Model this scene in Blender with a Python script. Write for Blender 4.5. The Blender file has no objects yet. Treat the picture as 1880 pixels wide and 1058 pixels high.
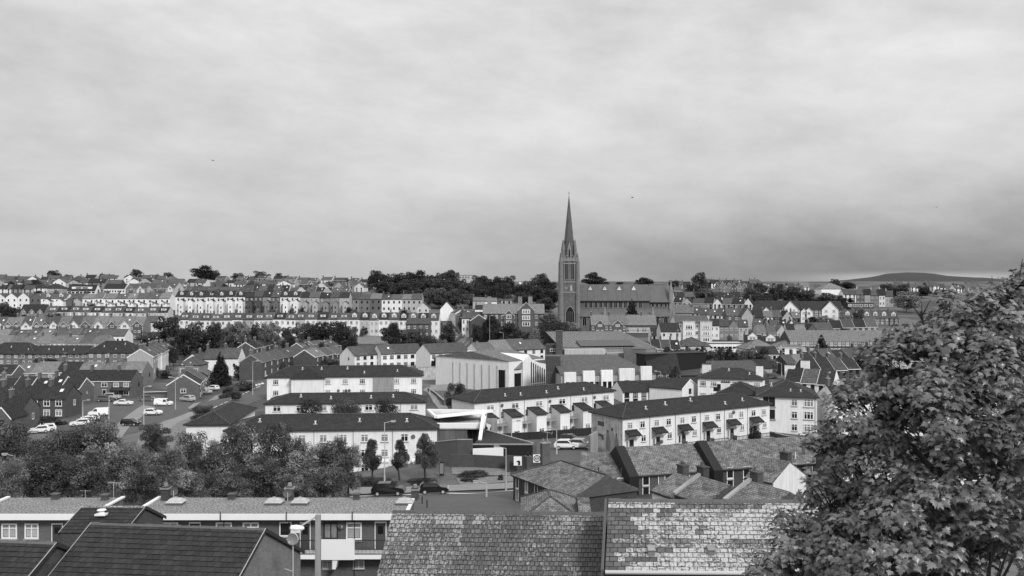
import bpy, math, random
import numpy as np
from mathutils import Vector
R = math.radians
rnd = random.Random(7)
nrg = np.random.default_rng(11)
S = bpy.context.scene
COL = S.collection
F, CX, EY, CZ = 1650.0, 940.0, 529.0, 30.0      # focal length, centre column and eye level of the 1880x1058 frame

# ---------------------------------------------------------------- camera
cam = bpy.data.objects.new('camera', bpy.data.cameras.new('camera'))
COL.objects.link(cam)
cam.location = (0, 0, CZ)
cam.rotation_euler = (R(90), 0, 0)
cam.data.sensor_width = 36.0
cam.data.lens = 36.0 * F / 1880.0
cam.data.clip_start = 0.5
cam.data.clip_end = 40000.0
S.camera = cam
# ---------------------------------------------------------------- sky, sun, exposure
SUN = Vector((0.42, -0.72, 0.62)).normalized()
EL = math.asin(SUN.z)
AZ = math.atan2(SUN.x, SUN.y)
W = bpy.data.worlds.new("World")
S.world = W
W.use_nodes = True


class NT:
    """small helper for writing node trees"""
    def __init__(self, tree):
        self.t = tree
        tree.nodes.clear()

    def n(self, typ, ins=None, **props):
        nd = self.t.nodes.new(typ)
        for k, v in props.items():
            setattr(nd, k, v)
        for k, v in (ins or {}).items():
            s = nd.inputs[k]
            if hasattr(v, 'links'):
                self.t.links.new(v, s)
            else:
                s.default_value = v
        return nd

    def m(self, op, a, b=0.0, c=0.0, clamp=False):
        return self.n('ShaderNodeMath', {0: a, 1: b, 2: c}, operation=op, use_clamp=clamp).outputs[0]

    def smooth(self, v, a, b, c=0.0, d=1.0):
        return self.n('ShaderNodeMapRange', {0: v, 1: a, 2: b, 3: c, 4: d}, interpolation_type='SMOOTHSTEP').outputs[0]

    def grey(self, v):
        return self.n('ShaderNodeCombineColor', {0: v, 1: v, 2: v}).outputs[0]

    def vec(self, x, y, z):
        return self.n('ShaderNodeCombineXYZ', {0: x, 1: y, 2: z}).outputs[0]

    def noise(self, vec, scale, detail=5.0, rough=0.55, dist=0.0):
        return self.n('ShaderNodeTexNoise', {'Vector': vec, 'Scale': scale, 'Detail': detail, 'Roughness': rough, 'Distortion': dist}).outputs[0]


w = NT(W.node_tree)
sky = w.n('ShaderNodeTexSky', sky_type='NISHITA', sun_disc=False, sun_elevation=EL, sun_rotation=AZ)
skybw = w.n('ShaderNodeRGBToBW', {0: sky.outputs[0]}).outputs[0]
tc = w.n('ShaderNodeTexCoord').outputs['Generated']
sx, sy, sz = w.n('ShaderNodeSeparateXYZ', {0: tc}).outputs
zz = w.m('MAXIMUM', sz, 0.0)
tilt = w.m('ADD', sz, w.m('MULTIPLY', sx, 0.07))            # cloud bands lean a little
n1 = w.noise(w.vec(w.m('MULTIPLY', sx, 1.0), sy, w.m('MULTIPLY', tilt, 2.2)), 3.6, 9.0, 0.60, 0.15)
n2 = w.noise(w.vec(w.m('ADD', sx, 4.0), sy, w.m('MULTIPLY', tilt, 2.7)), 9.5, 8.0, 0.62, 0.1)
n3 = w.noise(w.vec(w.m('ADD', sx, 9.0), sy, w.m('MULTIPLY', sz, 1.8)), 1.6, 3.0, 0.5, 0.2)
tex = w.m('ADD', w.m('MULTIPLY', w.m('SUBTRACT', n1, 0.5), 0.80), w.m('MULTIPLY', w.m('SUBTRACT', n2, 0.5), 0.50))
tex = w.m('ADD', tex, w.m('MULTIPLY', w.m('SUBTRACT', n3, 0.5), 0.30))
hgt = w.smooth(zz, 0.0, 0.27)
right = w.smooth(sx, -0.22, 0.42)
mid = w.smooth(w.m('ADD', zz, w.m('MULTIPLY', tex, 0.03)), 0.012, 0.135)
# a bank of darker cloud low on the right, a pale slot between it and the hill
low = w.m('MULTIPLY', w.m('SUBTRACT', 1.0, mid), w.m('ADD', 0.10, w.m('MULTIPLY', right, 0.31)))
slot = w.m('MULTIPLY', w.smooth(w.m('ABSOLUTE', w.m('SUBTRACT', sx, 0.415)), 0.0, 0.17, 1.0, 0.0), w.smooth(w.m('ADD', zz, w.m('MULTIPLY', tex, 0.012)), 0.010, 0.020, 1.0, 0.0))
val = w.m('ADD', w.m('SUBTRACT', w.m('ADD', 0.62, w.m('MULTIPLY', hgt, 0.11)), low), w.m('MULTIPLY', slot, 0.36))
val = w.m('ADD', val, w.m('MULTIPLY', tex, w.m('ADD', 0.38, w.m('MULTIPLY', hgt, 0.30))))
val = w.m('ADD', val, w.smooth(zz, 0.30, 0.85, 0.0, 0.55))
val = w.m('MAXIMUM', val, 0.10)
val = w.m('ADD', w.m('MULTIPLY', val, 9.4), w.m('MULTIPLY', skybw, 0.06))
bg = w.n('ShaderNodeBackground', {0: w.grey(val), 1: 0.0615})
w.t.links.new(bg.outputs[0], w.n('ShaderNodeOutputWorld').inputs[0])

sun = bpy.data.objects.new('sun', bpy.data.lights.new('sun', 'SUN'))
COL.objects.link(sun)
sun.data.energy = 1.5
sun.data.angle = R(12)
sun.data.color = (1.0, 1.0, 1.0)                 # the photograph is black and white
sun.rotation_euler = SUN.to_track_quat('Z', 'Y').to_euler()
sun.location = (0, -50, 200)
S.view_settings.view_transform = 'Standard'
S.view_settings.look = 'None'
S.view_settings.exposure = 0.7
S.view_settings.gamma = 1.0
S.cycles.max_bounces = 4
S.cycles.diffuse_bounces = 2
S.cycles.transparent_max_bounces = 4
# ---------------------------------------------------------------- materials (all grey: a black and white photograph)
M = {}


def base(name):
    m = bpy.data.materials.new(name)
    m.use_nodes = True
    M[name] = m
    return NT(m.node_tree)


def finish(t, col, rough=0.85, bump=None, bstr=0.3, bdist=0.03, spec=0.3, extra=None):
    ins = {'Base Color': col, 'Roughness': rough, 'Specular IOR Level': spec}
    if bump is not None:
        ins['Normal'] = t.n('ShaderNodeBump', {'Strength': bstr, 'Distance': bdist, 'Height': bump}).outputs[0]
    p = t.n('ShaderNodeBsdfPrincipled', ins)
    out = p.outputs[0]
    if extra is not None:
        out = extra(t, out, col)
    t.t.links.new(out, t.n('ShaderNodeOutputMaterial').inputs[0])


def orand(t):
    return t.n('ShaderNodeObjectInfo').outputs['Random']


def plain(name, v, rough=0.85, var=0.12, amt=0.35, sc=0.6, streak=0.0, bump=0.0, spec=0.3, speck=0.0):
    """grey paint or stone: weathering noise, rain streaks down a wall, a little variation between objects"""
    t = base(name)
    uv = t.n('ShaderNodeTexCoord')
    n = t.noise(uv.outputs['UV'], sc, 6.0, 0.6)
    f = t.m('ADD', 1.0, t.m('MULTIPLY', t.m('SUBTRACT', n, 0.5), amt * 1.6))
    f = t.m('MULTIPLY', f, t.m('ADD', 1.0 - var / 2, t.m('MULTIPLY', orand(t), var)))
    if streak:
        mp = t.n('ShaderNodeMapping', {0: uv.outputs['UV'], 3: (2.2, 0.16, 1)})
        s = t.noise(mp.outputs[0], 1.0, 4.0, 0.6)
        f = t.m('MULTIPLY', f, t.smooth(s, 0.35, 0.62, 1.0 - streak, 1.0))
    b = None
    if speck:
        k = t.noise(uv.outputs['UV'], 6.0, 4.0, 0.8)
        f = t.m('MULTIPLY', f, t.smooth(k, 0.36, 0.64, 1.0 - speck, 1.0 + speck))
        b = k
    elif bump:
        b = t.noise(uv.outputs['UV'], 22.0, 3.0)
    finish(t, t.grey(t.m('MULTIPLY', f, v, clamp=True)), rough, b, bump or 0.3, 0.02, spec)


def courses(name, c1, c2, cm, bw, bh, mort=0.012, lich=0.0, lv=0.5, lsc=1.2, var=0.25, bstr=0.5, rough=0.85, amt=0.5):
    """bricks, slates or tiles laid in courses, in metres"""
    t = base(name)
    uv = t.n('ShaderNodeTexCoord').outputs['UV']
    br = t.n('ShaderNodeTexBrick', {'Vector': uv, 'Color1': (c1,) * 3 + (1,), 'Color2': (c2,) * 3 + (1,), 'Mortar': (cm,) * 3 + (1,),
             'Scale': 1.0, 'Mortar Size': mort, 'Mortar Smooth': 0.2, 'Bias': 0.0, 'Brick Width': bw, 'Row Height': bh})
    c = t.n('ShaderNodeRGBToBW', {0: br.outputs[0]}).outputs[0]
    n = t.noise(uv, 0.5, 6.0, 0.65)
    f = t.m('ADD', 1.0, t.m('MULTIPLY', t.m('SUBTRACT', n, 0.5), amt * 1.6))
    f = t.m('MULTIPLY', f, t.m('ADD', 1.0 - var / 2, t.m('MULTIPLY', orand(t), var)))
    c = t.m('MULTIPLY', c, f)
    if lich:
        a = t.noise(uv, lsc, 6.0, 0.7)
        b = t.noise(uv, lsc * 7, 4.0, 0.7)
        k = t.smooth(t.m('ADD', t.m('MULTIPLY', a, 0.6), t.m('MULTIPLY', b, 0.4)), 0.47, 0.60, 0.0, lich)
        k = t.m('MULTIPLY', k, t.m('SUBTRACT', 1.0, br.outputs[1]))
        c = t.m('ADD', t.m('MULTIPLY', c, t.m('SUBTRACT', 1.0, k)), t.m('MULTIPLY', k, lv))
    h = t.m('SUBTRACT', 1.0, br.outputs[1])
    finish(t, t.grey(t.m('MINIMUM', c, 0.9)), rough, h, bstr, 0.03)


plain('white', 0.80, var=0.14, amt=0.18, streak=0.11)
plain('cream', 0.62, var=0.25, amt=0.2, streak=0.16)
plain('palegrey', 0.42, var=0.3, amt=0.25, streak=0.2)
plain('grey', 0.26, var=0.3, amt=0.3, streak=0.2)
plain('darkgrey', 0.10, var=0.3, amt=0.3)
plain('stain', 0.52, var=0.0, amt=0.9, sc=0.9, streak=0.35)
plain('panel', 0.30, var=0.05, amt=0.2, streak=0.25)
plain('stone', 0.11, var=0.15, amt=0.5, sc=0.35, streak=0.2)
plain('stonebuttress', 0.19, var=0.1, amt=0.4, streak=0.2)
plain('stonelight', 0.24, var=0.2, amt=0.4, streak=0.2)
plain('copper', 0.125, var=0.1, amt=0.25, sc=0.25, streak=0.2)
plain('trim', 0.80, rough=0.5, var=0.08, amt=0.1)
plain('trimdark', 0.035, rough=0.5, var=0.2, amt=0.2)
plain('trimgrey', 0.30, rough=0.6, var=0.2, amt=0.2)
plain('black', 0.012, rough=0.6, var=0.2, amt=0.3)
plain('door', 0.06, rough=0.5, var=0.9, amt=0.1)
plain('gravel', 0.19, var=0.05, amt=0.5, sc=0.5, speck=0.85, bump=0.8)
plain('gravelpale', 0.38, var=0.05, amt=0.35, sc=0.4, speck=0.5)
plain('asphalt', 0.085, var=0.0, amt=0.45, sc=0.12, speck=0.12)
plain('pavement', 0.22, var=0.05, amt=0.35, sc=0.3, speck=0.15)
plain('paint', 0.65, rough=0.7, var=0.0, amt=0.6, sc=2.0)
plain('concrete', 0.33, var=0.2, amt=0.35, streak=0.25)
plain('galv', 0.45, rough=0.45, var=0.2, amt=0.15)
plain('timber', 0.10, var=0.15, amt=0.3, streak=0.3)
plain('bark', 0.05, var=0.3, amt=0.6, sc=3.0, bump=0.6)
plain('barkpale', 0.16, var=0.3, amt=0.6, sc=3.0, bump=0.6)
plain('carblack', 0.012, rough=0.12, var=0.0, amt=0.02, spec=0.6)
plain('carwhite', 0.80, rough=0.18, var=0.0, amt=0.02, spec=0.6)
plain('carsilver', 0.42, rough=0.2, var=0.1, amt=0.02, spec=0.6)
plain('cargrey', 0.10, rough=0.15, var=0.1, amt=0.02, spec=0.6)
plain('carglass', 0.02, rough=0.06, var=0.0, amt=0.0, spec=0.6)
plain('lamp', 0.75, rough=0.2, var=0.0, amt=0.0, spec=0.6)
plain('rubber', 0.012, rough=0.8, var=0.0, amt=0.1)
plain('hill', 0.030, var=0.0, amt=0.5, sc=0.002)
plain('feather', 0.02, var=0.0, amt=0.1)
courses('brick', 0.085, 0.13, 0.16, 0.225, 0.075, 0.01, var=0.4, bstr=0.25)
courses('brickdark', 0.045, 0.08, 0.09, 0.225, 0.075, 0.01, var=0.4, bstr=0.25)
courses('brickpale', 0.16, 0.24, 0.25, 0.225, 0.075, 0.01, var=0.4, bstr=0.25)
courses('brown', 0.12, 0.17, 0.19, 0.225, 0.075, 0.01, var=0.2, bstr=0.2)
courses('tile', 0.026, 0.056, 0.006, 0.34, 0.36, 0.06, lich=0.3, lv=0.08, var=0.3, amt=0.8)
courses('tilegrey', 0.07, 0.10, 0.03, 0.30, 0.30, 0.03, lich=0.4, lv=0.2, var=0.4, amt=0.7)
courses('slate', 0.055, 0.095, 0.03, 0.30, 0.22, 0.015, lich=0.4, lv=0.18, var=0.6, amt=0.7)
courses('slatepale', 0.115, 0.18, 0.07, 0.30, 0.22, 0.015, lich=0.5, lv=0.30, var=0.5, amt=0.6)
courses('slatelichen', 0.09, 0.19, 0.035, 0.32, 0.24, 0.022, lich=0.75, lv=0.33, lsc=0.9, var=0.3, bstr=0.9, amt=0.7)
courses('ashlar', 0.10, 0.155, 0.055, 0.9, 0.35, 0.015, var=0.1, bstr=0.3)
courses('planks', 0.022, 0.034, 0.006, 0.16, 3.0, 0.02, var=0.2)
courses('claddingpanel', 0.10, 0.14, 0.05, 0.9, 3.0, 0.02, var=0.0)


def glass():
    t = base('glass')
    r = orand(t)
    uv = t.n('ShaderNodeTexCoord').outputs['Object']
    cur = t.smooth(r, 0.42, 0.62, 0.0, 0.42)
    n = t.noise(uv, 3.0, 3.0)
    c = t.m('ADD', 0.016, t.m('MULTIPLY', cur, n))
    finish(t, t.grey(c), 0.12, None, spec=0.5)


glass()
plain('glassdark', 0.012, rough=0.12, var=0.0, amt=0.1, spec=0.5)


def leafmat(name, v, amp=0.5, sc=1.5, trans=0.25, rough=0.55, spec=0.25, pale=1.0):
    t = base(name)
    at = t.n('ShaderNodeAttribute', attribute_name='rnd').outputs['Fac']
    ob = t.n('ShaderNodeTexCoord').outputs['Object']
    n = t.noise(ob, sc, 3.0)
    f = t.m('ADD', 1.0, t.m('MULTIPLY', t.m('SUBTRACT', n, 0.5), 1.2 * amp))
    f = t.m('MULTIPLY', f, t.m('ADD', 1.0 - amp * 0.7, t.m('MULTIPLY', t.m('POWER', at, 2.2), amp * 2.6)))
    f = t.m('MULTIPLY', f, t.m('ADD', 0.75, t.m('MULTIPLY', orand(t), 0.5)))
    if pale != 1.0:      # the underside of a maple leaf is paler
        f = t.m('MULTIPLY', f, t.m('ADD', 1.0, t.m('MULTIPLY', t.n('ShaderNodeNewGeometry').outputs['Backfacing'], pale - 1.0)))
    col = t.grey(t.m('MULTIPLY', f, v))

    def ex(t, out, col):
        tr = t.n('ShaderNodeBsdfTranslucent', {0: col})
        return t.n('ShaderNodeMixShader', {0: trans, 1: out, 2: tr.outputs[0]}).outputs[0]
    finish(t, col, rough, None, spec=spec, extra=ex)


leafmat('leafdark', 0.045, 0.7)
leafmat('leafmid', 0.085, 0.7)
leafmat('leafpale', 0.19, 0.6)
leafmat('conifer', 0.022, 0.6)
leafmat('maple', 0.125, 0.85, 1.0, 0.10, 0.34, 0.6, 1.9)
leafmat('leafbright', 0.16, 0.9, 2.2)
leafmat('leafnear', 0.10, 0.95, 2.2)


def attrslate(name, v0, v1, lich, lv, mott=1.0):
    """slates modelled one by one; the face attribute rnd tells slates apart, lichen grows in blotches"""
    t = base(name)
    at = t.n('ShaderNodeAttribute', attribute_name='rnd').outputs['Fac']
    lk = t.n('ShaderNodeAttribute', attribute_name='lichen').outputs['Fac']
    uv = t.n('ShaderNodeTexCoord').outputs['UV']
    c = t.m('ADD', v0, t.m('MULTIPLY', at, v1 - v0))
    n = t.noise(uv, 9.0, 5.0, 0.7)
    n2 = t.noise(uv, 1.1, 4.0, 0.6)
    c = t.m('MULTIPLY', c, t.m('ADD', 0.35, t.m('MULTIPLY', n, 1.3)))
    k = t.smooth(t.m('ADD', t.m('MULTIPLY', t.m('ADD', t.m('MULTIPLY', n, 0.8), t.m('MULTIPLY', n2, 0.2)), mott), t.m('MULTIPLY', t.m('SUBTRACT', lk, 0.5), 0.30)), 0.47, 0.66, 0.0, lich)
    c = t.m('ADD', t.m('MULTIPLY', c, t.m('SUBTRACT', 1.0, k)), t.m('MULTIPLY', t.m('MULTIPLY', k, lv), t.m('ADD', 0.3, t.m('MULTIPLY', n, 1.4))))
    finish(t, t.grey(c), 0.9, n, 0.35, 0.02)


attrslate('lichenroof', 0.075, 0.115, 0.75, 0.34)
attrslate('lichenroofpale', 0.075, 0.12, 0.9, 0.43)
attrslate('newtile', 0.024, 0.040, 0.25, 0.07)
# ---------------------------------------------------------------- mesh helper
class MB:
    def __init__(s):
        s.v, s.f, s.m, s.a = [], [], [], []

    def poly(s, pts, mi=0, at=None):
        i = len(s.v)
        s.v += [tuple(p) for p in pts]
        s.f.append(tuple(range(i, i + len(pts))))
        s.m.append(mi)
        s.a.append(rnd.random() if at is None else at)

    def box(s, x0, y0, z0, x1, y1, z1, mi=0, bottom=True):
        p = [(x0, y0, z0), (x1, y0, z0), (x1, y1, z0), (x0, y1, z0), (x0, y0, z1), (x1, y0, z1), (x1, y1, z1), (x0, y1, z1)]
        for q in ((0, 1, 5, 4), (1, 2, 6, 5), (2, 3, 7, 6), (3, 0, 4, 7), (4, 5, 6, 7)) + (((3, 2, 1, 0),) if bottom else ()):
            s.poly([p[k] for k in q], mi)

    def prism(s, prof, f, mi=0, caps=True):
        """prof: closed list of 2D points, f(point, end) -> 3D for end 0 and 1"""
        a = [f(p, 0) for p in prof]
        b = [f(p, 1) for p in prof]
        n = len(prof)
        for i in range(n):
            j = (i + 1) % n
            s.poly([a[i], a[j], b[j], b[i]], mi)
        if caps:
            s.poly(a[::-1], mi)
            s.poly(b, mi)

    def tube(s, p0, p1, r0, r1=None, n=8, mi=0, caps=True):
        r1 = r0 if r1 is None else r1
        p0, p1 = Vector(p0), Vector(p1)
        d = (p1 - p0).normalized()
        a = d.orthogonal().normalized()
        b = d.cross(a)
        A = [p0 + (a * math.cos(k * 2 * math.pi / n) + b * math.sin(k * 2 * math.pi / n)) * r0 for k in range(n)]
        B = [p1 + (a * math.cos(k * 2 * math.pi / n) + b * math.sin(k * 2 * math.pi / n)) * r1 for k in range(n)]
        for k in range(n):
            j = (k + 1) % n
            s.poly([A[k], A[j], B[j], B[k]], mi)
        if caps:
            s.poly(A[::-1], mi)
            s.poly(B, mi)

    def mesh(s, name, mats, smooth=False, attr=False, lichen=None):
        me = bpy.data.meshes.new(name)
        me.from_pydata(s.v, [], s.f)
        for x in mats:
            me.materials.append(M[x])
        me.polygons.foreach_set('material_index', s.m)
        if smooth:
            me.polygons.foreach_set('use_smooth', [True] * len(s.f))
        uvl = me.uv_layers.new(name='UVMap')
        uv = np.zeros((len(me.loops), 2))
        k = 0
        for fc in s.f:
            p = [s.v[i] for i in fc]
            a, b, c = Vector(p[0]), Vector(p[1]), Vector(p[2])
            n = (b - a).cross(c - a)
            if n.length < 1e-9:
                n = Vector((0, 0, 1))
            n.normalize()
            u = Vector((-n.y, n.x, 0))
            u = u.normalized() if u.length > 0.05 else Vector((1, 0, 0))
            w_ = n.cross(u)
            for q in p:
                q = Vector(q)
                uv[k] = (q.dot(u), q.dot(w_))
                k += 1
        uvl.data.foreach_set('uv', uv.ravel())
        if attr:
            me.attributes.new('rnd', 'FLOAT', 'FACE').data.foreach_set('value', s.a)
        if lichen is not None:
            me.attributes.new('lichen', 'FLOAT', 'FACE').data.foreach_set('value', lichen)
        me.validate()
        me.update()
        return me


def link(name, me, parent=None, loc=(0, 0, 0), rz=0.0, sc=(1, 1, 1)):
    o = bpy.data.objects.new(name, me)
    COL.objects.link(o)
    o.parent = parent
    o.location = loc
    o.rotation_euler = (0, 0, rz)
    o.scale = sc
    return o


USED = {}


def tag(o, label, cat, group=None, kind=None):
    if kind:
        o['kind'] = kind
    if label:
        o['label'] = label
        k = len(label.split())
        if (not 4 <= k <= 16) or label in USED:
            print('LABEL?', k, label, '(again)' if label in USED else '')
        USED[label] = o.name
    if cat:
        o['category'] = cat
    if group:
        o['group'] = group
    return o


def thing(name, label, cat, loc, rz=0.0, group=None):
    return tag(link(name, None, None, loc, rz), label, cat, group)


CACHE = {}


def cached(key, fn):
    if key not in CACHE:
        CACHE[key] = fn()
    return CACHE[key]


# ---------------------------------------------------------------- terrain
TAB = [(1500, 30), (1250, 42), (1060, 62), (985, 82), (940, 105), (900, 133), (832, 163), (775, 200), (728, 250), (672, 340), (640, 395), (612, 435), (590, 480),
       (575, 525), (545, 640), (530, 750), (517, 900)]
_ty = np.array([a for a, b in TAB][::-1], float)
_td = np.array([b for a, b in TAB][::-1], float)


def Dof(yb):
    return float(np.interp(yb, _ty, _td))


_pz = CZ - (np.array([a for a, b in TAB]) - EY) / F * np.array([b for a, b in TAB])
_pd = np.array([b for a, b in TAB], float)
_pd = np.concatenate([[0, 15], _pd, [1000, 1300, 2500, 40000]])
_pz = np.concatenate([[15, 14.0], _pz, [36.0, 26.0, 10.0, 0.0]])
CTRL = []
_C = None


def terr(x, y):
    """height of the ground at world x, y (arrays)"""
    global _C
    x = np.atleast_1d(np.asarray(x, float))
    y = np.atleast_1d(np.asarray(y, float))
    b = np.interp(y, _pd, _pz)
    if not CTRL:
        return b
    if _C is None or len(_C[0]) != len(CTRL):
        c = np.array(CTRL)
        _C = (c[:, 0], c[:, 1], c[:, 2] - np.interp(c[:, 1], _pd, _pz), 4 + 0.022 * c[:, 1])
    out = np.empty_like(b)
    for i in range(0, len(x), 4000):
        q = slice(i, i + 4000)
        d2 = (x[q, None] - _C[0]) ** 2 + (y[q, None] - _C[1]) ** 2
        wt = np.exp(-d2 / (2 * _C[3] ** 2))
        out[q] = b[q] + (wt * _C[2]).sum(1) / (wt.sum(1) + 0.25)
    return out


def tz(x, y):
    return float(terr(x, y)[0])


def P(px, py, D):
    return Vector(((px - CX) / F * D, D, CZ - (py - EY) / F * D))


def hit(px, py, d0=45.0):
    """where the sight line through a pixel meets the ground"""
    D = np.concatenate([np.arange(d0, 300, 0.5), np.arange(300, 1000, 2.0)])
    zr = CZ - (py - EY) / F * D
    g = terr((px - CX) / F * D, D)
    k = int(np.argmax(zr <= g)) if (zr <= g).any() else len(D) - 1
    return Vector(((px - CX) / F * D[k], D[k], g[k]))


# ---------------------------------------------------------------- windows and doors
def win_mesh(st):
    """1 x 1 window facing -y, scaled to size; frame and sill slot 0, glass slot 1"""
    b = MB()
    dark = st[0] == 'd'
    t = 0.09
    b.box(-0.5, -0.03, -0.5, 0.5, 0.02, 0.5, 1, False)
    if st != 'dp':
        for x0, x1, z0, z1 in ((-.5, -.5 + t, -.5, .5), (.5 - t, .5, -.5, .5), (-.5 + t, .5 - t, .5 - t, .5), (-.5 + t, .5 - t, -.5, -.5 + t)):
            b.box(x0, -0.07, z0, x1, -0.031, z1, 0)
        k = {'w1': [], 'w2': [0.0], 'w3': [-.17, .17], 's': [], 'd2': [0.0]}[st]
        for x in k:
            b.box(x - .035, -0.065, -.5 + t, x + .035, -0.031, .5 - t, 0)
        if st == 's':
            b.box(-.5 + t, -0.065, -.04, .5 - t, -0.031, .04, 0)
        if st in ('w2', 'w3'):
            b.box(-.5 + t, -0.064, .16, .5 - t, -0.031, .22, 0)
    b.box(-.56, -0.16, -.58, .56, 0.0, -.505, 2)
    return b.mesh('window', ['trimdark' if dark else 'trim', 'glass' if st != 'dp' else 'glassdark', 'concrete' if not dark else 'trimdark'])


def door_mesh():
    b = MB()
    b.box(-.5, -.05, -.5, .5, .02, .5, 0, False)
    b.box(-.58, -.07, -.5, -.5, .0, .56, 1)
    b.box(.5, -.07, -.5, .58, .0, .56, 1)
    b.box(-.5, -.07, .5, .5, .0, .56, 1)
    b.box(-.28, -.06, .08, .28, -.051, .38, 2)
    return b.mesh('door', ['door', 'trim', 'glassdark'])


def put(parent, what, face, u, z, w_, h_, W_, D_, st='w2'):
    loc, rz = {'f': ((u, -D_ / 2, z), 0), 'r': ((W_ / 2, u, z), R(90)), 'l': ((-W_ / 2, u, z), R(-90)), 'b': ((u, D_ / 2, z), R(180))}[face]
    me = cached(('win', st), lambda: win_mesh(st)) if what == 'window' else cached('door', door_mesh)
    return link(what, me, parent, loc, rz, (w_, 1, h_))


def dish_mesh():
    b = MB()
    n, k = 14, 4
    for j in range(k):
        for i in range(n):
            q = []
            for jj, ii in ((j, i), (j, i + 1), (j + 1, i + 1), (j + 1, i)):
                r = jj / k * 0.36
                a = ii * 2 * math.pi / n
                q.append((r * math.cos(a), -0.25 + 0.5 * r * r * 1.6, r * math.sin(a)))
            b.poly(q, 0)
    b.tube((0, 0, 0), (0, -0.25, 0), 0.03, n=6, mi=1)
    b.tube((0, -0.25, -0.3), (0, -0.6, 0), 0.02, n=6, mi=1)
    b.box(-.04, -.66, -.04, .04, -.58, .06, 1)
    return b.mesh('satellite_dish', ['darkgrey', 'galv'])


# ---------------------------------------------------------------- houses
def wall_mesh(w_, d, h, rise, roof, fnd, m):
    b = MB()
    x, y = w_ / 2, d / 2
    if roof == 'gable':
        prof = [(-y, -fnd), (y, -fnd), (y, h), (0, h + rise), (-y, h)]
        b.prism(prof, lambda p, e: (x if e else -x, p[0], p[1]))
    elif roof == 'gablef':
        prof = [(-x, -fnd), (x, -fnd), (x, h), (0, h + rise), (-x, h)]
        b.prism(prof, lambda p, e: (p[0], -y if e == 0 else y, p[1]))
    elif roof == 'mono':
        prof = [(-y, -fnd), (y, -fnd), (y, h + rise), (-y, h)]
        b.prism(prof, lambda p, e: (x if e else -x, p[0], p[1]))
    else:
        b.box(-x, -y, -fnd, x, y, h, 0)
    return b.mesh('wall', [m])


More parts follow.
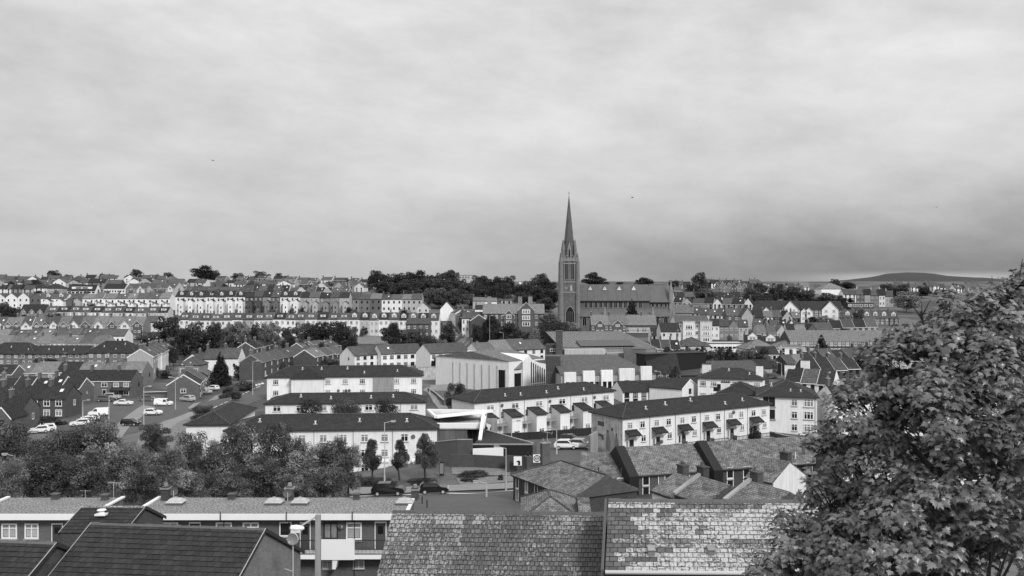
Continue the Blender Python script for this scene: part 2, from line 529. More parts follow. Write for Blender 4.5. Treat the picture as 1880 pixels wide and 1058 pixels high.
def roof_mesh(w_, d, h, rise, roof, m, trim, o=0.3, ov=0.0, verge=True, hl=True, hr=True):
    b = MB()
    x, y = w_ / 2 + ov, d / 2
    t = 0.16

    def chev(y, x0, x1, f):
        s = rise / y
        e = y + o
        prof = [(-e, h - o * s + .02), (0, h + rise + .02), (e, h - o * s + .02), (e, h - o * s + .02 + t), (0, h + rise + .02 + t), (-e, h - o * s + .02 + t)]
        b.prism(prof, f)
    if roof == 'gable':
        chev(y, -x, x, lambda p, e: ((x if e else -x), p[0], p[1]))
        s = rise / y
        ze = h - o * s
        b.box(-x, -(y + o) - .06, ze - .02, x, -(y + o) - .002, ze + .15, 1)
        if verge:
            for sx_ in (-1, 1):
                xx = sx_ * (x + .03)
                for k in (-1, 1):
                    a = (xx, k * (y + o), ze - .1)
                    c = (xx, 0, h + rise - .1)
                    q = [a, c, (xx, 0, h + rise + .2), (xx, k * (y + o), ze + .2)]
                    q2 = [(p[0] - sx_ * .05, p[1], p[2]) for p in q]
                    b.poly(q, 1)
                    b.poly(q2[::-1], 1)
                    b.poly([q[3], q[2], q2[2], q2[3]], 1)
                    b.poly([q[0], q2[0], q2[1], q[1]], 1)
    elif roof == 'gablef':
        xx = w_ / 2
        yy = d / 2 + max(ov, .12)
        chev(xx, -1, 1, lambda p, e: (p[0], (yy if e else -yy), p[1]))
        s = rise / xx
        ze = h - o * s
        if verge:
            for k in (-1, 1):
                q = [(k * (xx + o), -yy - .03, ze - .1), (0, -yy - .03, h + rise - .1), (0, -yy - .03, h + rise + .2), (k * (xx + o), -yy - .03, ze + .2)]
                q2 = [(p[0], p[1] + .05, p[2]) for p in q]
                b.poly(q, 1)
                b.poly(q2, 1)
                b.poly([q[3], q[2], q2[2], q2[3]], 1)
                b.poly([q[0], q2[0], q2[1], q[1]], 1)
    elif roof == 'hip':
        x, y = w_ / 2 + o, d / 2 + o
        z0, z1, zt = h - .08, h + .1, h + rise
        r = min(y, x * .98)
        xl, xr = (-x + r if hl else -x), (x - r if hr else x)
        yl = max(0, y - x) if x < y else 0
        A, B, C, D_ = (-x, -y), (x, -y), (x, y), (-x, y)
        for p, q in ((A, B), (B, C), (C, D_), (D_, A)):
            b.poly([(*p, z0), (*q, z0), (*q, z1), (*p, z1)], 1)
        rl, rr = (xl, -yl, zt), (xr, -yl, zt)
        rl2, rr2 = (xl, yl, zt), (xr, yl, zt)
        b.poly([(*A, z1), (*B, z1), rr, rl], 0)
        b.poly([(*C, z1), (*D_, z1), rl2, rr2], 0)
        b.poly([(*B, z1), (*C, z1), rr2, rr] if yl else [(*B, z1), (*C, z1), rr], 0)
        b.poly([(*D_, z1), (*A, z1), rl, rl2] if yl else [(*D_, z1), (*A, z1), rl], 0)
        b.poly([(*D_, z0), (*C, z0), (*B, z0), (*A, z0)], 1)
        up = Vector((0, 0, .03))
        hips = [(rl, rr2 if not yl else rl2)] + ([((*A, z1), rl), ((*D_, z1), rl2)] if hl else []) + ([((*B, z1), rr), ((*C, z1), rr2)] if hr else [])
        for p, q in hips:
            if (Vector(p) - Vector(q)).length > .1:
                b.tube(Vector(p) + up, Vector(q) + up, .1, n=5, mi=2)
    elif roof == 'mono':
        s = rise / d
        prof = [(-y - o, h - o * s + .02), (y + o, h + rise + o * s + .02), (y + o, h + rise + o * s + .18), (-y - o, h - o * s + .18)]
        b.prism(prof, lambda p, e: ((x + .1 if e else -x - .1), p[0], p[1]))
        b.box(-x - .1, -y - o - .06, h - o * s - .05, x + .1, -y - o - .002, h - o * s + .16, 1)
    else:
        b.box(-x - .15, -y - .15, h + .01, x + .15, y + .15, h + .3, 1)
        b.box(-x + .1, -y + .1, h + .29, x - .1, y - .1, h + .304, 0)
    return b.mesh('roof', [m, trim, 'tilegrey'])


def chim_mesh(m, pots=2, wx=0.55, wy=1.1, hh=1.5):
    b = MB()
    b.box(-wx / 2, -wy / 2, -1.6, wx / 2, wy / 2, hh, 0)
    b.box(-wx / 2 - .08, -wy / 2 - .08, hh + .002, wx / 2 + .08, wy / 2 + .08, hh + .16, 1)
    for k in range(pots):
        yy = (k - (pots - 1) / 2) * wy * 0.55 / max(1, pots - 1) * (1 if pots > 1 else 0)
        b.tube((0, yy, hh + .162), (0, yy, hh + .6), .13, .1, 8, 2)
    return b.mesh('chimney', [m, 'concrete', 'stonelight'])


def dormer_mesh(dw, dh, st, wm, rm):
    b = MB()
    dd = 2.6
    b.box(-dw / 2, 0, -.4, dw / 2, dd, dh, 0)
    if st == 'flat':
        b.box(-dw / 2 - .12, -.15, dh + .002, dw / 2 + .12, dd, dh + .14, 1)
    else:
        r = dw * .42
        prof = [(-dw / 2 - .15, dh - .05), (dw / 2 + .15, dh - .05), (0, dh + r)]
        b.prism(prof, lambda p, e: (p[0], dd + .5 if e else -.12, p[1]), 1)
        q = [(-dw / 2 + .06, dh + .02), (dw / 2 - .06, dh + .02), (0, dh + r - .16)]
        b.poly([(p[0], -.125, p[1]) for p in q], 2)
        for k in (-1, 1):
            b.poly([(k * (dw / 2 + .17), -.13, dh - .12), (0, -.13, dh + r - .04), (0, -.13, dh + r + .12), (k * (dw / 2 + .17), -.13, dh + .04)], 2)
    return b.mesh('dormer', [wm, rm, 'trim'])


def fgable_mesh(gw, gh, dd, wm, rm, proj=0.25):
    """a gable on the front of a house: walls down to the eaves and a short ridge running back"""
    b = MB()
    r = gw * .5
    b.prism([(-gw / 2, -gh), (gw / 2, -gh), (gw / 2, 0), (0, r), (-gw / 2, 0)], lambda p, e: (p[0], dd if e else -proj, p[1]), 0)
    for k in (-1, 1):
        prof = [(k * (gw / 2 + .22), -.2), (0, r + .03), (0, r + .2), (k * (gw / 2 + .22), -.03)]
        b.prism(prof, lambda p, e: (p[0], dd if e else -proj - .22, p[1]), 1)
        b.prism([(p[0], p[1]) for p in prof], lambda p, e: (p[0], -proj - .225 if e else -proj - .28, p[1]), 2)
    return b.mesh('front_gable', [wm, rm, 'trim'])


def return_mesh(rw, rd, rh, kind, fnd, wm, rm):
    b = MB()
    if kind == 'gable':
        b.prism([(-rw / 2, -fnd), (rw / 2, -fnd), (rw / 2, rh), (0, rh + rw * .35), (-rw / 2, rh)], lambda p, e: (p[0], 0 if e else -rd, p[1]), 0)
        for k in (-1, 1):
            b.prism([(k * (rw / 2 + .2), rh - .14 + .03), (0, rh + rw * .35 + .03), (0, rh + rw * .35 + .2), (k * (rw / 2 + .2), rh + .03)],
                    lambda p, e: (p[0], 0 if e else -rd - .1, p[1]), 1)
    else:
        b.prism([(-rw / 2, -fnd), (rw / 2, -fnd), (rw / 2, rh - rw * .4), (-rw / 2, rh)], lambda p, e: (p[0], 0 if e else -rd, p[1]), 0)
        b.prism([(-rw / 2 - .1, rh + .06), (rw / 2 + .2, rh - rw * .4 - .04), (rw / 2 + .2, rh - rw * .4 + .12), (-rw / 2 - .1, rh + .22)], lambda p, e: (p[0], 0 if e else -rd - .1, p[1]), 1)
    return b.mesh('rear_extension', [wm, rm])


def aerial_mesh():
    b = MB()
    b.tube((0, 0, 0), (0, 0, 1.6), .02, n=5)
    b.tube((-.55, 0, 1.55), (.6, 0, 1.45), .014, n=4)
    for i in range(9):
        x = -.5 + i * .13
        b.tube((x, -.13, 1.55 - (x + .55) * .087), (x, .13, 1.55 - (x + .55) * .087), .008, n=4)
    b.poly([(.5, -.2, 1.3), (.5, .2, 1.3), (.62, .2, 1.6), (.62, -.2, 1.6)])
    return b.mesh('aerial', ['galv'])


HOUSES = []
ORD = 'first second third fourth fifth sixth seventh eighth ninth tenth eleventh twelfth thirteenth fourteenth fifteenth sixteenth seventeenth eighteenth nineteenth twentieth'.split()
WORD = {'white': 'white', 'cream': 'cream', 'palegrey': 'pale grey', 'grey': 'grey', 'brick': 'brick', 'brickdark': 'dark brick', 'brickpale': 'pale brick', 'brown': 'brown brick', 'stone': 'stone', 'darkgrey': 'dark', 'stonelight': 'pale stone'}


def row(desc, place, L, Rr, n=1, d=8.0, rise=2.4, roof='gable', wall='white', rm='slate', win=None, chim=0, cm='brick', dorm=None, fg=None, ret=None,
        trim='trimdark', name='terraced_house', cat='house', group=None, verge=False, side=None, jit=0.0, o=0.25, ov=0.0, door=False, sky=False, dish=0, ends=True, end=None, gap=0.0):
    """a line of houses; L and Rr give pixel column, eaves row and ground row (and distance) of its two front corners"""
    DL = L[3] if len(L) > 3 else Dof(L[2])
    if len(Rr) > 3:
        DR = Rr[3]
    elif len(Rr) == 2:
        DR = DL * (L[1] - EY) / (Rr[1] - EY)
    else:
        DR = Dof(Rr[2])
    a, b = P(L[0], L[1], DL), P(Rr[0], Rr[1], DR)
    h = (L[2] - L[1]) / F * DL
    walls = wall if isinstance(wall, list) else [wall]
    rms = rm if isinstance(rm, list) else [rm]
    roofs = roof if isinstance(roof, list) else [roof]
    cuts = [0] + [(i + (rnd.uniform(-.13, .13) if n > 4 else 0)) / n for i in range(1, n)] + [1]
    for i in range(n):
        p, q = a.lerp(b, cuts[i]), a.lerp(b, cuts[i + 1])
        u = Vector((q.x - p.x, q.y - p.y))
        w_ = u.length - .02 - gap
        u.normalize()
        nn = Vector((-u.y, u.x))
        j = rnd.uniform(-jit, jit) if jit or n < 5 else rnd.choice([0, 0, 0, .35, -.35])
        c = (p + q) / 2
        c2 = Vector((c.x, c.y)) + nn * (d / 2 + j)
        zb = c.z - h + (rnd.uniform(-.12, .12) * jit if jit else 0)
        wm = walls[i % len(walls)] if len(walls) == 1 or rnd.random() > .3 else rnd.choice(walls)
        if n > 3:
            zb += rnd.uniform(-.18, .18)
        H = dict(x=c2.x, y=c2.y, z=zb, rz=math.atan2(u.y, u.x), w=round(w_, 2), d=d, h=round(h, 2), rise=round(rise * (rnd.uniform(.9, 1.12) if n > 3 else 1), 1), roof=roofs[i % len(roofs)], wall=wm, rm=rms[i % len(rms)] if n < 4 or rnd.random() > .3 else rnd.choice(rms), win=win, chim=chim if n < 4 or rnd.random() > .15 else 0, cm=cm,
                 dorm=dorm, fg=fg, ret=ret, trim=trim, name=name, cat=cat, group=group or (('houses in ' + place) if n > 1 else None), verge=verge, side=side, o=o, ov=ov, door=door, sky=sky or (n > 2 and dorm is None and rnd.random() < .3), dish=dish if i % 2 == 0 else 0,
                 hl=ends and i == 0, hr=ends and i == n - 1, idx=i)
        ds = desc.replace('{c}', WORD.get(wm, wm))
        H['label'] = (ds + ', ' + ((ORD[i] + ' from the left') if (i < n - 1 or n < 3) else 'rightmost') + ' in ' + place) if n > 1 else ds + ' ' + place
        if len(H['label'].split()) > 16:
            H['label'] = H['label'].replace(ds, ds.split(' with ')[0])
        if n > 1 and name == 'terraced_house' and (jit or 'gablef' in roofs or 'hip' in roofs):
            H['name'] = 'house'
        HOUSES.append(H)
        for fx in (-.5, 0, .5):
            for fy in (-.5, .5):
                cc = c2 + u * (w_ * fx) + nn * (d * fy)
                CTRL.append((cc.x, cc.y, zb))
    return HOUSES[-n:]


def build_house(H):
    w_, d, h = H['w'], H['d'], H['h']
    ca, sa = math.cos(H['rz']), math.sin(H['rz'])
    lo = min(tz(H['x'] + ca * fx * w_ - sa * fy * d, H['y'] + sa * fx * w_ + ca * fy * d) for fx in (-.5, .5) for fy in (-.5, .5))
    fnd = max(0.5, math.ceil((H['z'] - lo + .4) * 2) / 2)
    r = thing(H['name'], H['label'], H['cat'], (H['x'], H['y'], H['z']), H['rz'], H['group'])
    key = (round(w_, 1), d, round(h, 1), H['rise'], H['roof'], fnd)
    link('wall', cached(('wall', key, H['wall']), lambda: wall_mesh(w_, d, h, H['rise'], H['roof'], fnd, H['wall'])), r)
    hl, hr = (H['hl'], H['hr']) if H['roof'] == 'hip' else (1, 1)
    link('roof', cached(('roof', key, H['rm'], H['trim'], H['verge'], H['o'], H['ov'], hl, hr), lambda: roof_mesh(w_, d, h, H['rise'], H['roof'], H['rm'], H['trim'], H['o'], H['ov'], H['verge'], hl, hr)), r)
    if H['win']:
        s, c, ww, wh, st = H['win'][:5]
        lv = h / s
        for k in range(s):
            for i in range(c):
                u = (i + .5) / c * w_ - w_ / 2
                z = lv * k + lv * .56
                dr = H['door'] and k == 0 and i == (c // 2 if c > 1 else 0)
                if dr:
                    put(r, 'door', 'f', u, 1.05, .95, 2.1, w_, d)
                else:
                    put(r, 'window', 'f', u, z, ww, wh, w_, d, st)
    if H['side']:
        for face, uu, zz_, ww, wh, st in H['side']:
            put(r, 'window', face, uu, zz_, ww, wh, w_, d, st)
    if H['chim']:
        cm = cached(('chim', H['cm'], H['chim']), lambda: chim_mesh(H['cm'], 2) if H['chim'] != 3 else chim_mesh(H['cm'], 3, .6, 1.6, 1.3))
        off = -w_ / 2 + .45
        link('chimney', cm, r, (off, 0, h + H['rise']) if H['roof'] != 'gablef' else (0, d * .2, h + H['rise']))
    if H['dorm']:
        k, dw, dh, st, dm = H['dorm']
        s = H['rise'] / (d / 2)
        yy = -d / 2 + d * .13
        zb = h + d * .13 * s
        for i in range(k):
            o = link('dormer', cached(('dorm', dw, dh, st, dm, H['rm']), lambda: dormer_mesh(dw, dh, st, dm, H['rm'])), r, ((i + .5) / k * w_ - w_ / 2, yy, zb))
            link('window', cached(('win', 'w2'), lambda: win_mesh('w2')), o, (0, 0, dh * .52), 0, (dw * .72, 1, dh * .7))
    if H['fg']:
        k, gw, gm, proj = H['fg']
        for i in range(k):
            gm_ = gm if isinstance(gm, str) else gm[(i + H['idx']) % len(gm)]
            o = link('front_gable', cached(('fg', gw, round(h, 1), d, gm_, H['rm'], proj), lambda: fgable_mesh(gw, min(h - .3, 2.6) if proj < .5 else h, d * .45, gm_, H['rm'], proj)), r, ((i + .5) / k * w_ - w_ / 2, -d / 2, h))
            link('window', cached(('win', 'w2'), lambda: win_mesh('w2')), o, (0, -proj, -.2), 0, (gw * .42, 1, 1.1))
            if proj >= .5:
                for z in (-2.9, -5.5):
                    if h + z > 0.8:
                        for sx_ in (-1, 1):
                            link('window', cached(('win', 'w2'), lambda: win_mesh('w2')), o, (sx_ * gw * .24, -proj, z), 0, (gw * .28, 1, 1.2))
    if H['ret']:
        rw, rd, rh, kind, rmw = H['ret']
        rmw = rmw or H['wall']
        o = link('rear_extension', cached(('ret', rw, rd, rh, kind, rmw, H['rm'], fnd), lambda: return_mesh(rw, rd, rh, kind, fnd + 2, rmw, H['rm'])), r, (w_ * .22, -d / 2, 0))
        for k in range(max(1, int(rh // 2.7))):
            link('window', cached(('win', 'dp'), lambda: win_mesh('dp')), o, (0, -rd, 1.5 + 2.6 * k), 0, (.6, 1, .95))
    if H['sky']:
        def vel():
            b = MB()
            b.box(-.4, -.55, .0, .4, .55, .1, 0)
            b.box(-.32, -.47, .1, .32, .47, .115, 1)
            return b.mesh('roof_window', ['trimgrey', 'lamp'])
        sl = H['rise'] / (d / 2)
        o = link('roof_window', cached('velux', vel), r, (w_ * .18, -d * .22, h + (d / 2 - d * .22) * sl + .2))
        o.rotation_euler = (math.atan(sl), 0, 0)
    if H['chim'] and H['y'] < 420 and H['idx'] % 2 == 0:
        link('aerial', cached('aer', aerial_mesh), r, (-w_ / 2 + .6, .2, h + H['rise'] + 1.2), rnd.uniform(-1, 1), (1.1, 1.1, 1.1))
    if H['dish']:
        link('satellite_dish', cached('dish', dish_mesh), r, (w_ * .38, -d / 2, h - .9))
    H['o_'] = r
    H['fnd'] = fnd
    return r


# ---------------------------------------------------------------- trees
def crown_mesh(kind, seed, nq, size, mat, lobes=14):
    """a unit crown: leaf clumps on many overlapping lobes; width 1, height 1, foot at z = 0"""
    g = np.random.default_rng(seed)
    C, r = [], []
    for i in range(lobes):
        if kind == 'conifer':
            z = g.uniform(0.02, 0.95) ** 1.0
            rad = 0.46 * (1 - z) + 0.02
            a = g.uniform(0, 2 * math.pi)
            C.append((rad * .55 * math.cos(a), rad * .55 * math.sin(a), z))
            r.append(max(.05, rad * .62))
        else:
            a = g.uniform(0, 2 * math.pi)
            z = g.uniform(0.12, 0.84)
            pr = math.sqrt(max(0.02, 1 - ((z - .45) / .58) ** 2)) * .5
            if kind == 'egg':
                z = g.uniform(.08, .93)
                pr = .5 * min(1, (1 - z) * 1.7) ** .9 * min(1, .35 + z * 2.2)
            k = math.sqrt(g.uniform(0.03, 1)) * .74
            C.append((pr * k * math.cos(a), pr * k * math.sin(a), z))
            r.append(g.uniform(.12, .19) * (1.3 - .75 * z) if kind == 'egg' else g.uniform(.13, .235) * (1.0 if kind != 'loose' else .7))
    C, r = np.array(C), np.array(r)
    pw = r ** 2 / (r ** 2).sum()
    li = g.choice(lobes, nq, p=pw)
    v = g.normal(size=(nq, 3))
    v /= np.linalg.norm(v, axis=1)[:, None]
    v[:, 2] = np.where(v[:, 2] < -.75, -v[:, 2] * .6, v[:, 2])
    rad = r[li] * (g.uniform(.45, 1.0, nq) ** .6) * np.where(g.random(nq) < .08, 1.22, 1.0)
    pos = C[li] + v * rad[:, None] * np.array([1, 1, .85])
    nrm = v * .8 + g.normal(size=(nq, 3)) * .6 + np.array([0, 0, .35])
    nrm /= np.linalg.norm(nrm, axis=1)[:, None]
    t = np.cross(nrm, g.normal(size=(nq, 3)))
    t /= np.linalg.norm(t, axis=1)[:, None]
    b = np.cross(nrm, t)
    s = size * g.uniform(.6, 1.4, nq)[:, None]
    q = np.stack([pos - t * s, pos + b * s * .6 - t * s * .1, pos + t * s, pos - b * s * .6 + t * s * .15], 1)
    verts = q.reshape(-1, 3)
    me = bpy.data.meshes.new('crown')
    me.from_pydata(verts.tolist(), [], np.arange(nq * 4).reshape(-1, 4).tolist())
    me.materials.append(M[mat])
    lr = g.random(lobes)
    me.attributes.new('rnd', 'FLOAT', 'FACE').data.foreach_set('value', (.62 * lr[li] + .38 * g.random(nq)).astype(np.float32))
    me.update()
    return me


def trunk_mesh(seed, mat='bark', lean=0.05):
    g = random.Random(seed)
    b = MB()
    p = Vector((0, 0, -.02))
    q = Vector((g.uniform(-lean, lean), g.uniform(-lean, lean), .42))
    b.tube(p, q, .030, .020, 8)
    b.tube(q, (q.x * 1.5, q.y * 1.5, .8), .020, .006, 6)
    for i in range(7):
        a = g.uniform(0, 6.28)
        k = p.lerp(q, g.uniform(.55, 1))
        b.tube(k, (k.x + .27 * math.cos(a), k.y + .27 * math.sin(a), k.z + g.uniform(.15, .38)), .012, .004, 5)
    return b.mesh('trunk', [mat])


TREES = []


def tree(label, px, yt, yb, wpx, mat='leafdark', kind='broad', D=None, group=None, hi=False, name='tree', base=0.12, cat='tree', place=None, v=None):
    TREES.append((label, px, yt, yb, wpx, mat, kind, D, group, hi, name, base, cat, v))


def build_tree(T):
    label, px, yt, yb, wpx, mat, kind, D, group, hi, name, cb, cat, v = T
    D = D or Dof(yb)
    x = (px - CX) / F * D
    gz = tz(x, D)
    top = CZ - (yt - EY) / F * D
    H = max(2.0 if name != 'shrub' else .6, top - gz)
    wd = wpx / F * D
    if v is None:
        v = rnd.randrange(3)
    o = thing(name, label, cat, (x, D, gz), rnd.uniform(0, 6.28), group)
    if kind == 'conifer':
        me = cached(('cr', kind, mat, v, hi), lambda: crown_mesh('conifer', 40 + v, 5000, .035, mat, 60))
    elif hi:
        me = cached(('cr', kind, mat, v, hi), lambda: crown_mesh(kind, 60 + v, 17000 if kind != 'loose' else 12500, .0165 if kind != 'loose' else .0155, mat, 44 if kind != 'loose' else 64))
    else:
        me = cached(('cr', kind, mat, v, hi), lambda: crown_mesh(kind, 20 + v, 4200, .032, mat, 26))
    if name != 'shrub':
        link('trunk', cached(('tr', v, mat == 'leafpale'), lambda: trunk_mesh(v, 'barkpale' if mat == 'leafpale' else 'bark')), o, (0, 0, -.2), 0, (H * .8, H * .8, H * .98))
    wd *= 1.5 if kind == 'conifer' else 1.0
    link('crown', me, o, (0, 0, H * cb - (.3 if name == 'shrub' else 0)), rnd.uniform(0, 6.28), (wd * 1.06, wd * rnd.uniform(.9, 1.1), H * (1 - cb) * 1.0 + (.3 if name == 'shrub' else 0)))
    return o


# ---------------------------------------------------------------- cars
def car_meshes(kind, paint):
    """side profile lofted over the width; x is forward"""
    if kind == 'van':
        body = [(-2.15, .35), (-2.2, .8), (-2.15, 1.75), (-1.9, 1.85), (.55, 1.83), (.85, 1.72), (1.35, 1.12), (2.05, .98), (2.2, .7), (2.18, .32)]
        glassp = [(.2, 1.10), (.25, 1.66), (.75, 1.66), (1.22, 1.14)]
        wsc = (.95, 1.70, 1.42, 1.14)
        hw, wb = .9, 1.35
    elif kind == 'suv':
        body = [(-2.2, .4), (-2.25, .9), (-2.1, 1.15), (-1.75, 1.62), (-1.4, 1.68), (.3, 1.68), (1.05, 1.12), (1.95, 1.0), (2.2, .8), (2.22, .4)]
        glassp = [(-1.85, 1.14), (-1.55, 1.56), (.22, 1.56), (.82, 1.14)]
        wsc = (.42, 1.60, 1.0, 1.16)
        hw, wb = .93, 1.38
    elif kind == 'saloon':
        body = [(-2.2, .38), (-2.25, .75), (-2.1, .98), (-1.55, 1.02), (-.95, 1.42), (-.5, 1.47), (.25, 1.45), (1.0, .98), (1.95, .86), (2.2, .65), (2.22, .32)]
        glassp = [(-1.25, 1.02), (-.85, 1.36), (.2, 1.36), (.78, 1.0)]
        wsc = (.36, 1.40, .95, 1.02)
        hw, wb = .88, 1.35
    else:
        body = [(-1.95, .36), (-2.0, .8), (-1.9, 1.0), (-1.6, 1.45), (-1.3, 1.5), (.15, 1.5), (.95, 1.0), (1.75, .88), (1.98, .66), (2.0, .32)]
        glassp = [(-1.55, 1.02), (-1.35, 1.40), (.1, 1.40), (.70, 1.02)]
        wsc = (.27, 1.44, .90, 1.04)
        hw, wb = .86, 1.22
    b = MB()

    def wid(z):
        return hw if z < 1.0 else hw - (z - 1.0) * .28
    n = len(body)
    for i in range(n):
        (x0, z0), (x1, z1) = body[i], body[(i + 1) % n]
        b.poly([(x0, -wid(z0), z0), (x0, wid(z0), z0), (x1, wid(z1), z1), (x1, -wid(z1), z1)], 0)
    mz = 0.98 if kind != 'van' else 1.05
    for s in (-1, 1):
        low = [p for p in body if p[1] <= mz + .2]
        pts = [(x, s * wid(z), z) for x, z in body]
        b.poly(pts if s < 0 else pts[::-1], 0)
    bm_ = b.mesh('body', [paint])
    g = MB()
    for s in (-1, 1):
        q = [(x, s * (wid(z) + .012), z) for x, z in glassp]
        g.poly(q if s < 0 else q[::-1], 0)
    x0, z0, x1, z1 = wsc
    k = Vector((z0 - z1, 0, x1 - x0)).normalized() * .015
    g.poly([(x0 + k.x, -wid(z0) + .1, z0 + k.z), (x1 + k.x, -wid(z1) + .1, z1 + k.z), (x1 + k.x, wid(z1) - .1, z1 + k.z), (x0 + k.x, wid(z0) - .1, z0 + k.z)], 0)
    if kind != 'van':
        a, c = body[2], body[3]
        if kind == 'saloon':
            a, c = body[3], body[4]
        g.poly([(a[0] - .02, -.62, a[1] + .1), (a[0] - .02, .62, a[1] + .1), (c[0] - .03, .55, c[1] - .06), (c[0] - .03, -.55, c[1] - .06)], 0)
    wm = MB()
    wm.tube((0, -.1, 0), (0, .1, 0), .32, n=14)
    rim = MB()
    rim.tube((0, -.115, 0), (0, .115, 0), .2, n=10)
    hl = MB()
    hl.box(-.06, -.16, -.08, .06, .16, .08)
    return dict(body=bm_, window=g.mesh('window', ['carglass']), wheel=wm.mesh('wheel', ['rubber']), rim=rim.mesh('rim', ['carsilver']), headlight=hl.mesh('headlight', ['lamp']), hw=hw, wb=wb,
                nose=max(p[0] for p in body), tail=min(p[0] for p in body))


def car(kind, paint, label, px, py, deg, group=None, cat='car', d0=45.0, D=None):
    p = hit(px, py, d0) if D is None else Vector(((px - CX) / F * D, D, tz((px - CX) / F * D, D)))
    c = cached(('car', kind, paint), lambda: car_meshes(kind, paint))
    o = thing('parked_van' if kind == 'van' else 'parked_car', label, cat, (p.x, p.y, p.z + .14), R(deg), group)
    dv = Vector((math.cos(R(deg)), math.sin(R(deg))))
    za, zb = tz(p.x + dv.x * 1.5, p.y + dv.y * 1.5), tz(p.x - dv.x * 1.5, p.y - dv.y * 1.5)
    o.rotation_euler = (0, -math.atan2(za - zb, 3.0), R(deg))
    link('body', c['body'], o)
    link('window', c['window'], o)
    for sx_ in (-1, 1):
        for sy_ in (-1, 1):
            wv = link('wheel', c['wheel'], o, (sx_ * c['wb'], sy_ * (c['hw'] - .08), .32))
            link('rim', c['rim'], wv)
    for s in (-1, 1):
        link('headlight', c['headlight'], o, (c['nose'] - .1, s * (c['hw'] - .25), .74))
    return o


# ---------------------------------------------------------------- street lamps, aerials
def lamp(label, px, yt, yb, D=None, arm=0, double=False, group='street lamps', kind='lamp', r=.09):
    D = D or Dof(yb)
    x = (px - CX) / F * D
    g = tz(x, D)
    H = CZ - (yt - EY) / F * D - g
    o = thing('street_lamp' if kind == 'lamp' else 'mast', label, 'street lamp' if kind == 'lamp' else 'pole', (x, D, g), 0, group)
    b = MB()
    b.tube((0, 0, -.3), (0, 0, 1.2), r * 1.5, n=8)
    b.tube((0, 0, 1.2), (0, 0, H), r, r * .6, 8)
    link('pole', b.mesh('pole', ['galv']), o)
    if kind == 'lamp':
        for s in ((-1, 1) if double else ((arm or 1),)):
            L = 1.3
            a = MB()
            a.tube((0, 0, H - .05), (s * L, 0, H + .25), .045, n=6)
            link('arm', a.mesh('arm', ['galv']), o)
            l = MB()
            l.box(s * L - .38, -.15, H + .16, s * L + .38, .15, H + .34, 0)
            l.box(s * L - .3, -.12, H + .08, s * L + .3, .12, H + .159, 1)
            link('lantern', l.mesh('lantern', ['trimgrey', 'lamp']), o)
    return o


def strip(name, pts_l, pts_r, m, up=0.12, nu=24, nv=6, kind='structure', lift=None):
    """a sheet on the ground between two pixel polylines"""
    A = [hit(*p) for p in pts_l]
    B = [hit(*p) for p in pts_r]
    return sheet(name, A, B, m, up, nu, nv, kind)


def sheet(name, A, B, m, up=0.12, nu=24, nv=6, kind='structure'):
    def at(Q, t):
        t *= len(Q) - 1
        i = min(int(t), len(Q) - 2)
        return Q[i].lerp(Q[i + 1], t - i)
    g = [[None] * (nv + 1) for _ in range(nu + 1)]
    for i in range(nu + 1):
        a, c = at(A, i / nu), at(B, i / nu)
        for j in range(nv + 1):
            p = a.lerp(c, j / nv)
            g[i][j] = (p.x, p.y, tz(p.x, p.y) + up)
    b = MB()
    for i in range(nu):
        for j in range(nv):
            q = [g[i][j], g[i + 1][j], g[i + 1][j + 1], g[i][j + 1]]
            n = (Vector(q[1]) - Vector(q[0])).cross(Vector(q[2]) - Vector(q[0]))
            b.poly(q if n.z > 0 else q[::-1], 0)
    o = link(name, b.mesh(name, [m]))
    o['kind'] = kind
    return o
# ---------------------------------------------------------------- houses: the hill on the left, back to front
W2 = (2, 2, 1.1, 1.2, 'w2')
WD = (2, 2, 1.0, 1.3, 'dp')
row('{c} house', 'the hilltop skyline row', (-12, 512, 521), (330, 512, 521), 16, 8, 3.0, ['gable', 'hip', 'gable', 'gablef'], ['grey', 'white', 'brick', 'palegrey', 'cream'], ['slate', 'tile', 'tilegrey'], WD, 1, jit=9)
row('{c} house', 'the second hilltop row', (-15, 521, 530), (332, 520, 530), 13, 9, 3.2, ['gablef', 'hip', 'gable', 'hip', 'gablef'], ['palegrey', 'white', 'grey', 'cream', 'white'], ['slate', 'tile', 'tilegrey', 'tile'], WD, 0, jit=8)
row('{c} house', 'the skyline row right of the tall tree', (405, 512, 521), (688, 519, 526), 15, 8, 2.8, ['gable', 'gable', 'hip'], ['palegrey', 'grey', 'white', 'brick'], ['slate', 'tilegrey', 'tile'], WD, 1, jit=10, verge=True, trim='trim')
row('{c} house', 'the row under the tall tree', (322, 520, 529), (540, 521, 531), 10, 8, 2.8, ['gablef', 'hip', 'gable'], ['white', 'palegrey', 'cream', 'brick', 'white'], ['tilegrey', 'tile', 'slate'], WD, 0, jit=8)
row('{c} house', 'the stepped rows near the wood', (540, 525, 533), (672, 526, 535), 8, 9, 3, ['gable', 'gablef'], ['brick', 'palegrey', 'grey', 'cream'], ['slate', 'tilegrey'], WD, 0, jit=8, verge=True, trim='trim')
row('low bungalow with dark roof and', 'wide white band of windows', (123, 534, 541), (175, 534, 541), 1, 9, 4.5, 'gable', 'white', 'tile', (1, 7, 2.0, 1.0, 'dp'), dorm=(1, 15, 1.9, 'flat', 'white'), name='bungalow')
row('grey hipped house above', 'the white gables on the left hill', (80, 530, 538), (114, 530, 538), 1, 10, 3.5, 'hip', 'palegrey', 'tile', (1, 5, 1.8, 1.2, 'w2'), name='house')
row('{c} house', 'the row above the white gables', (-10, 531, 539), (78, 531, 539), 5, 9, 3.3, ['hip', 'gable'], ['palegrey', 'white', 'grey'], ['tile', 'slate'], WD, 0, jit=5)
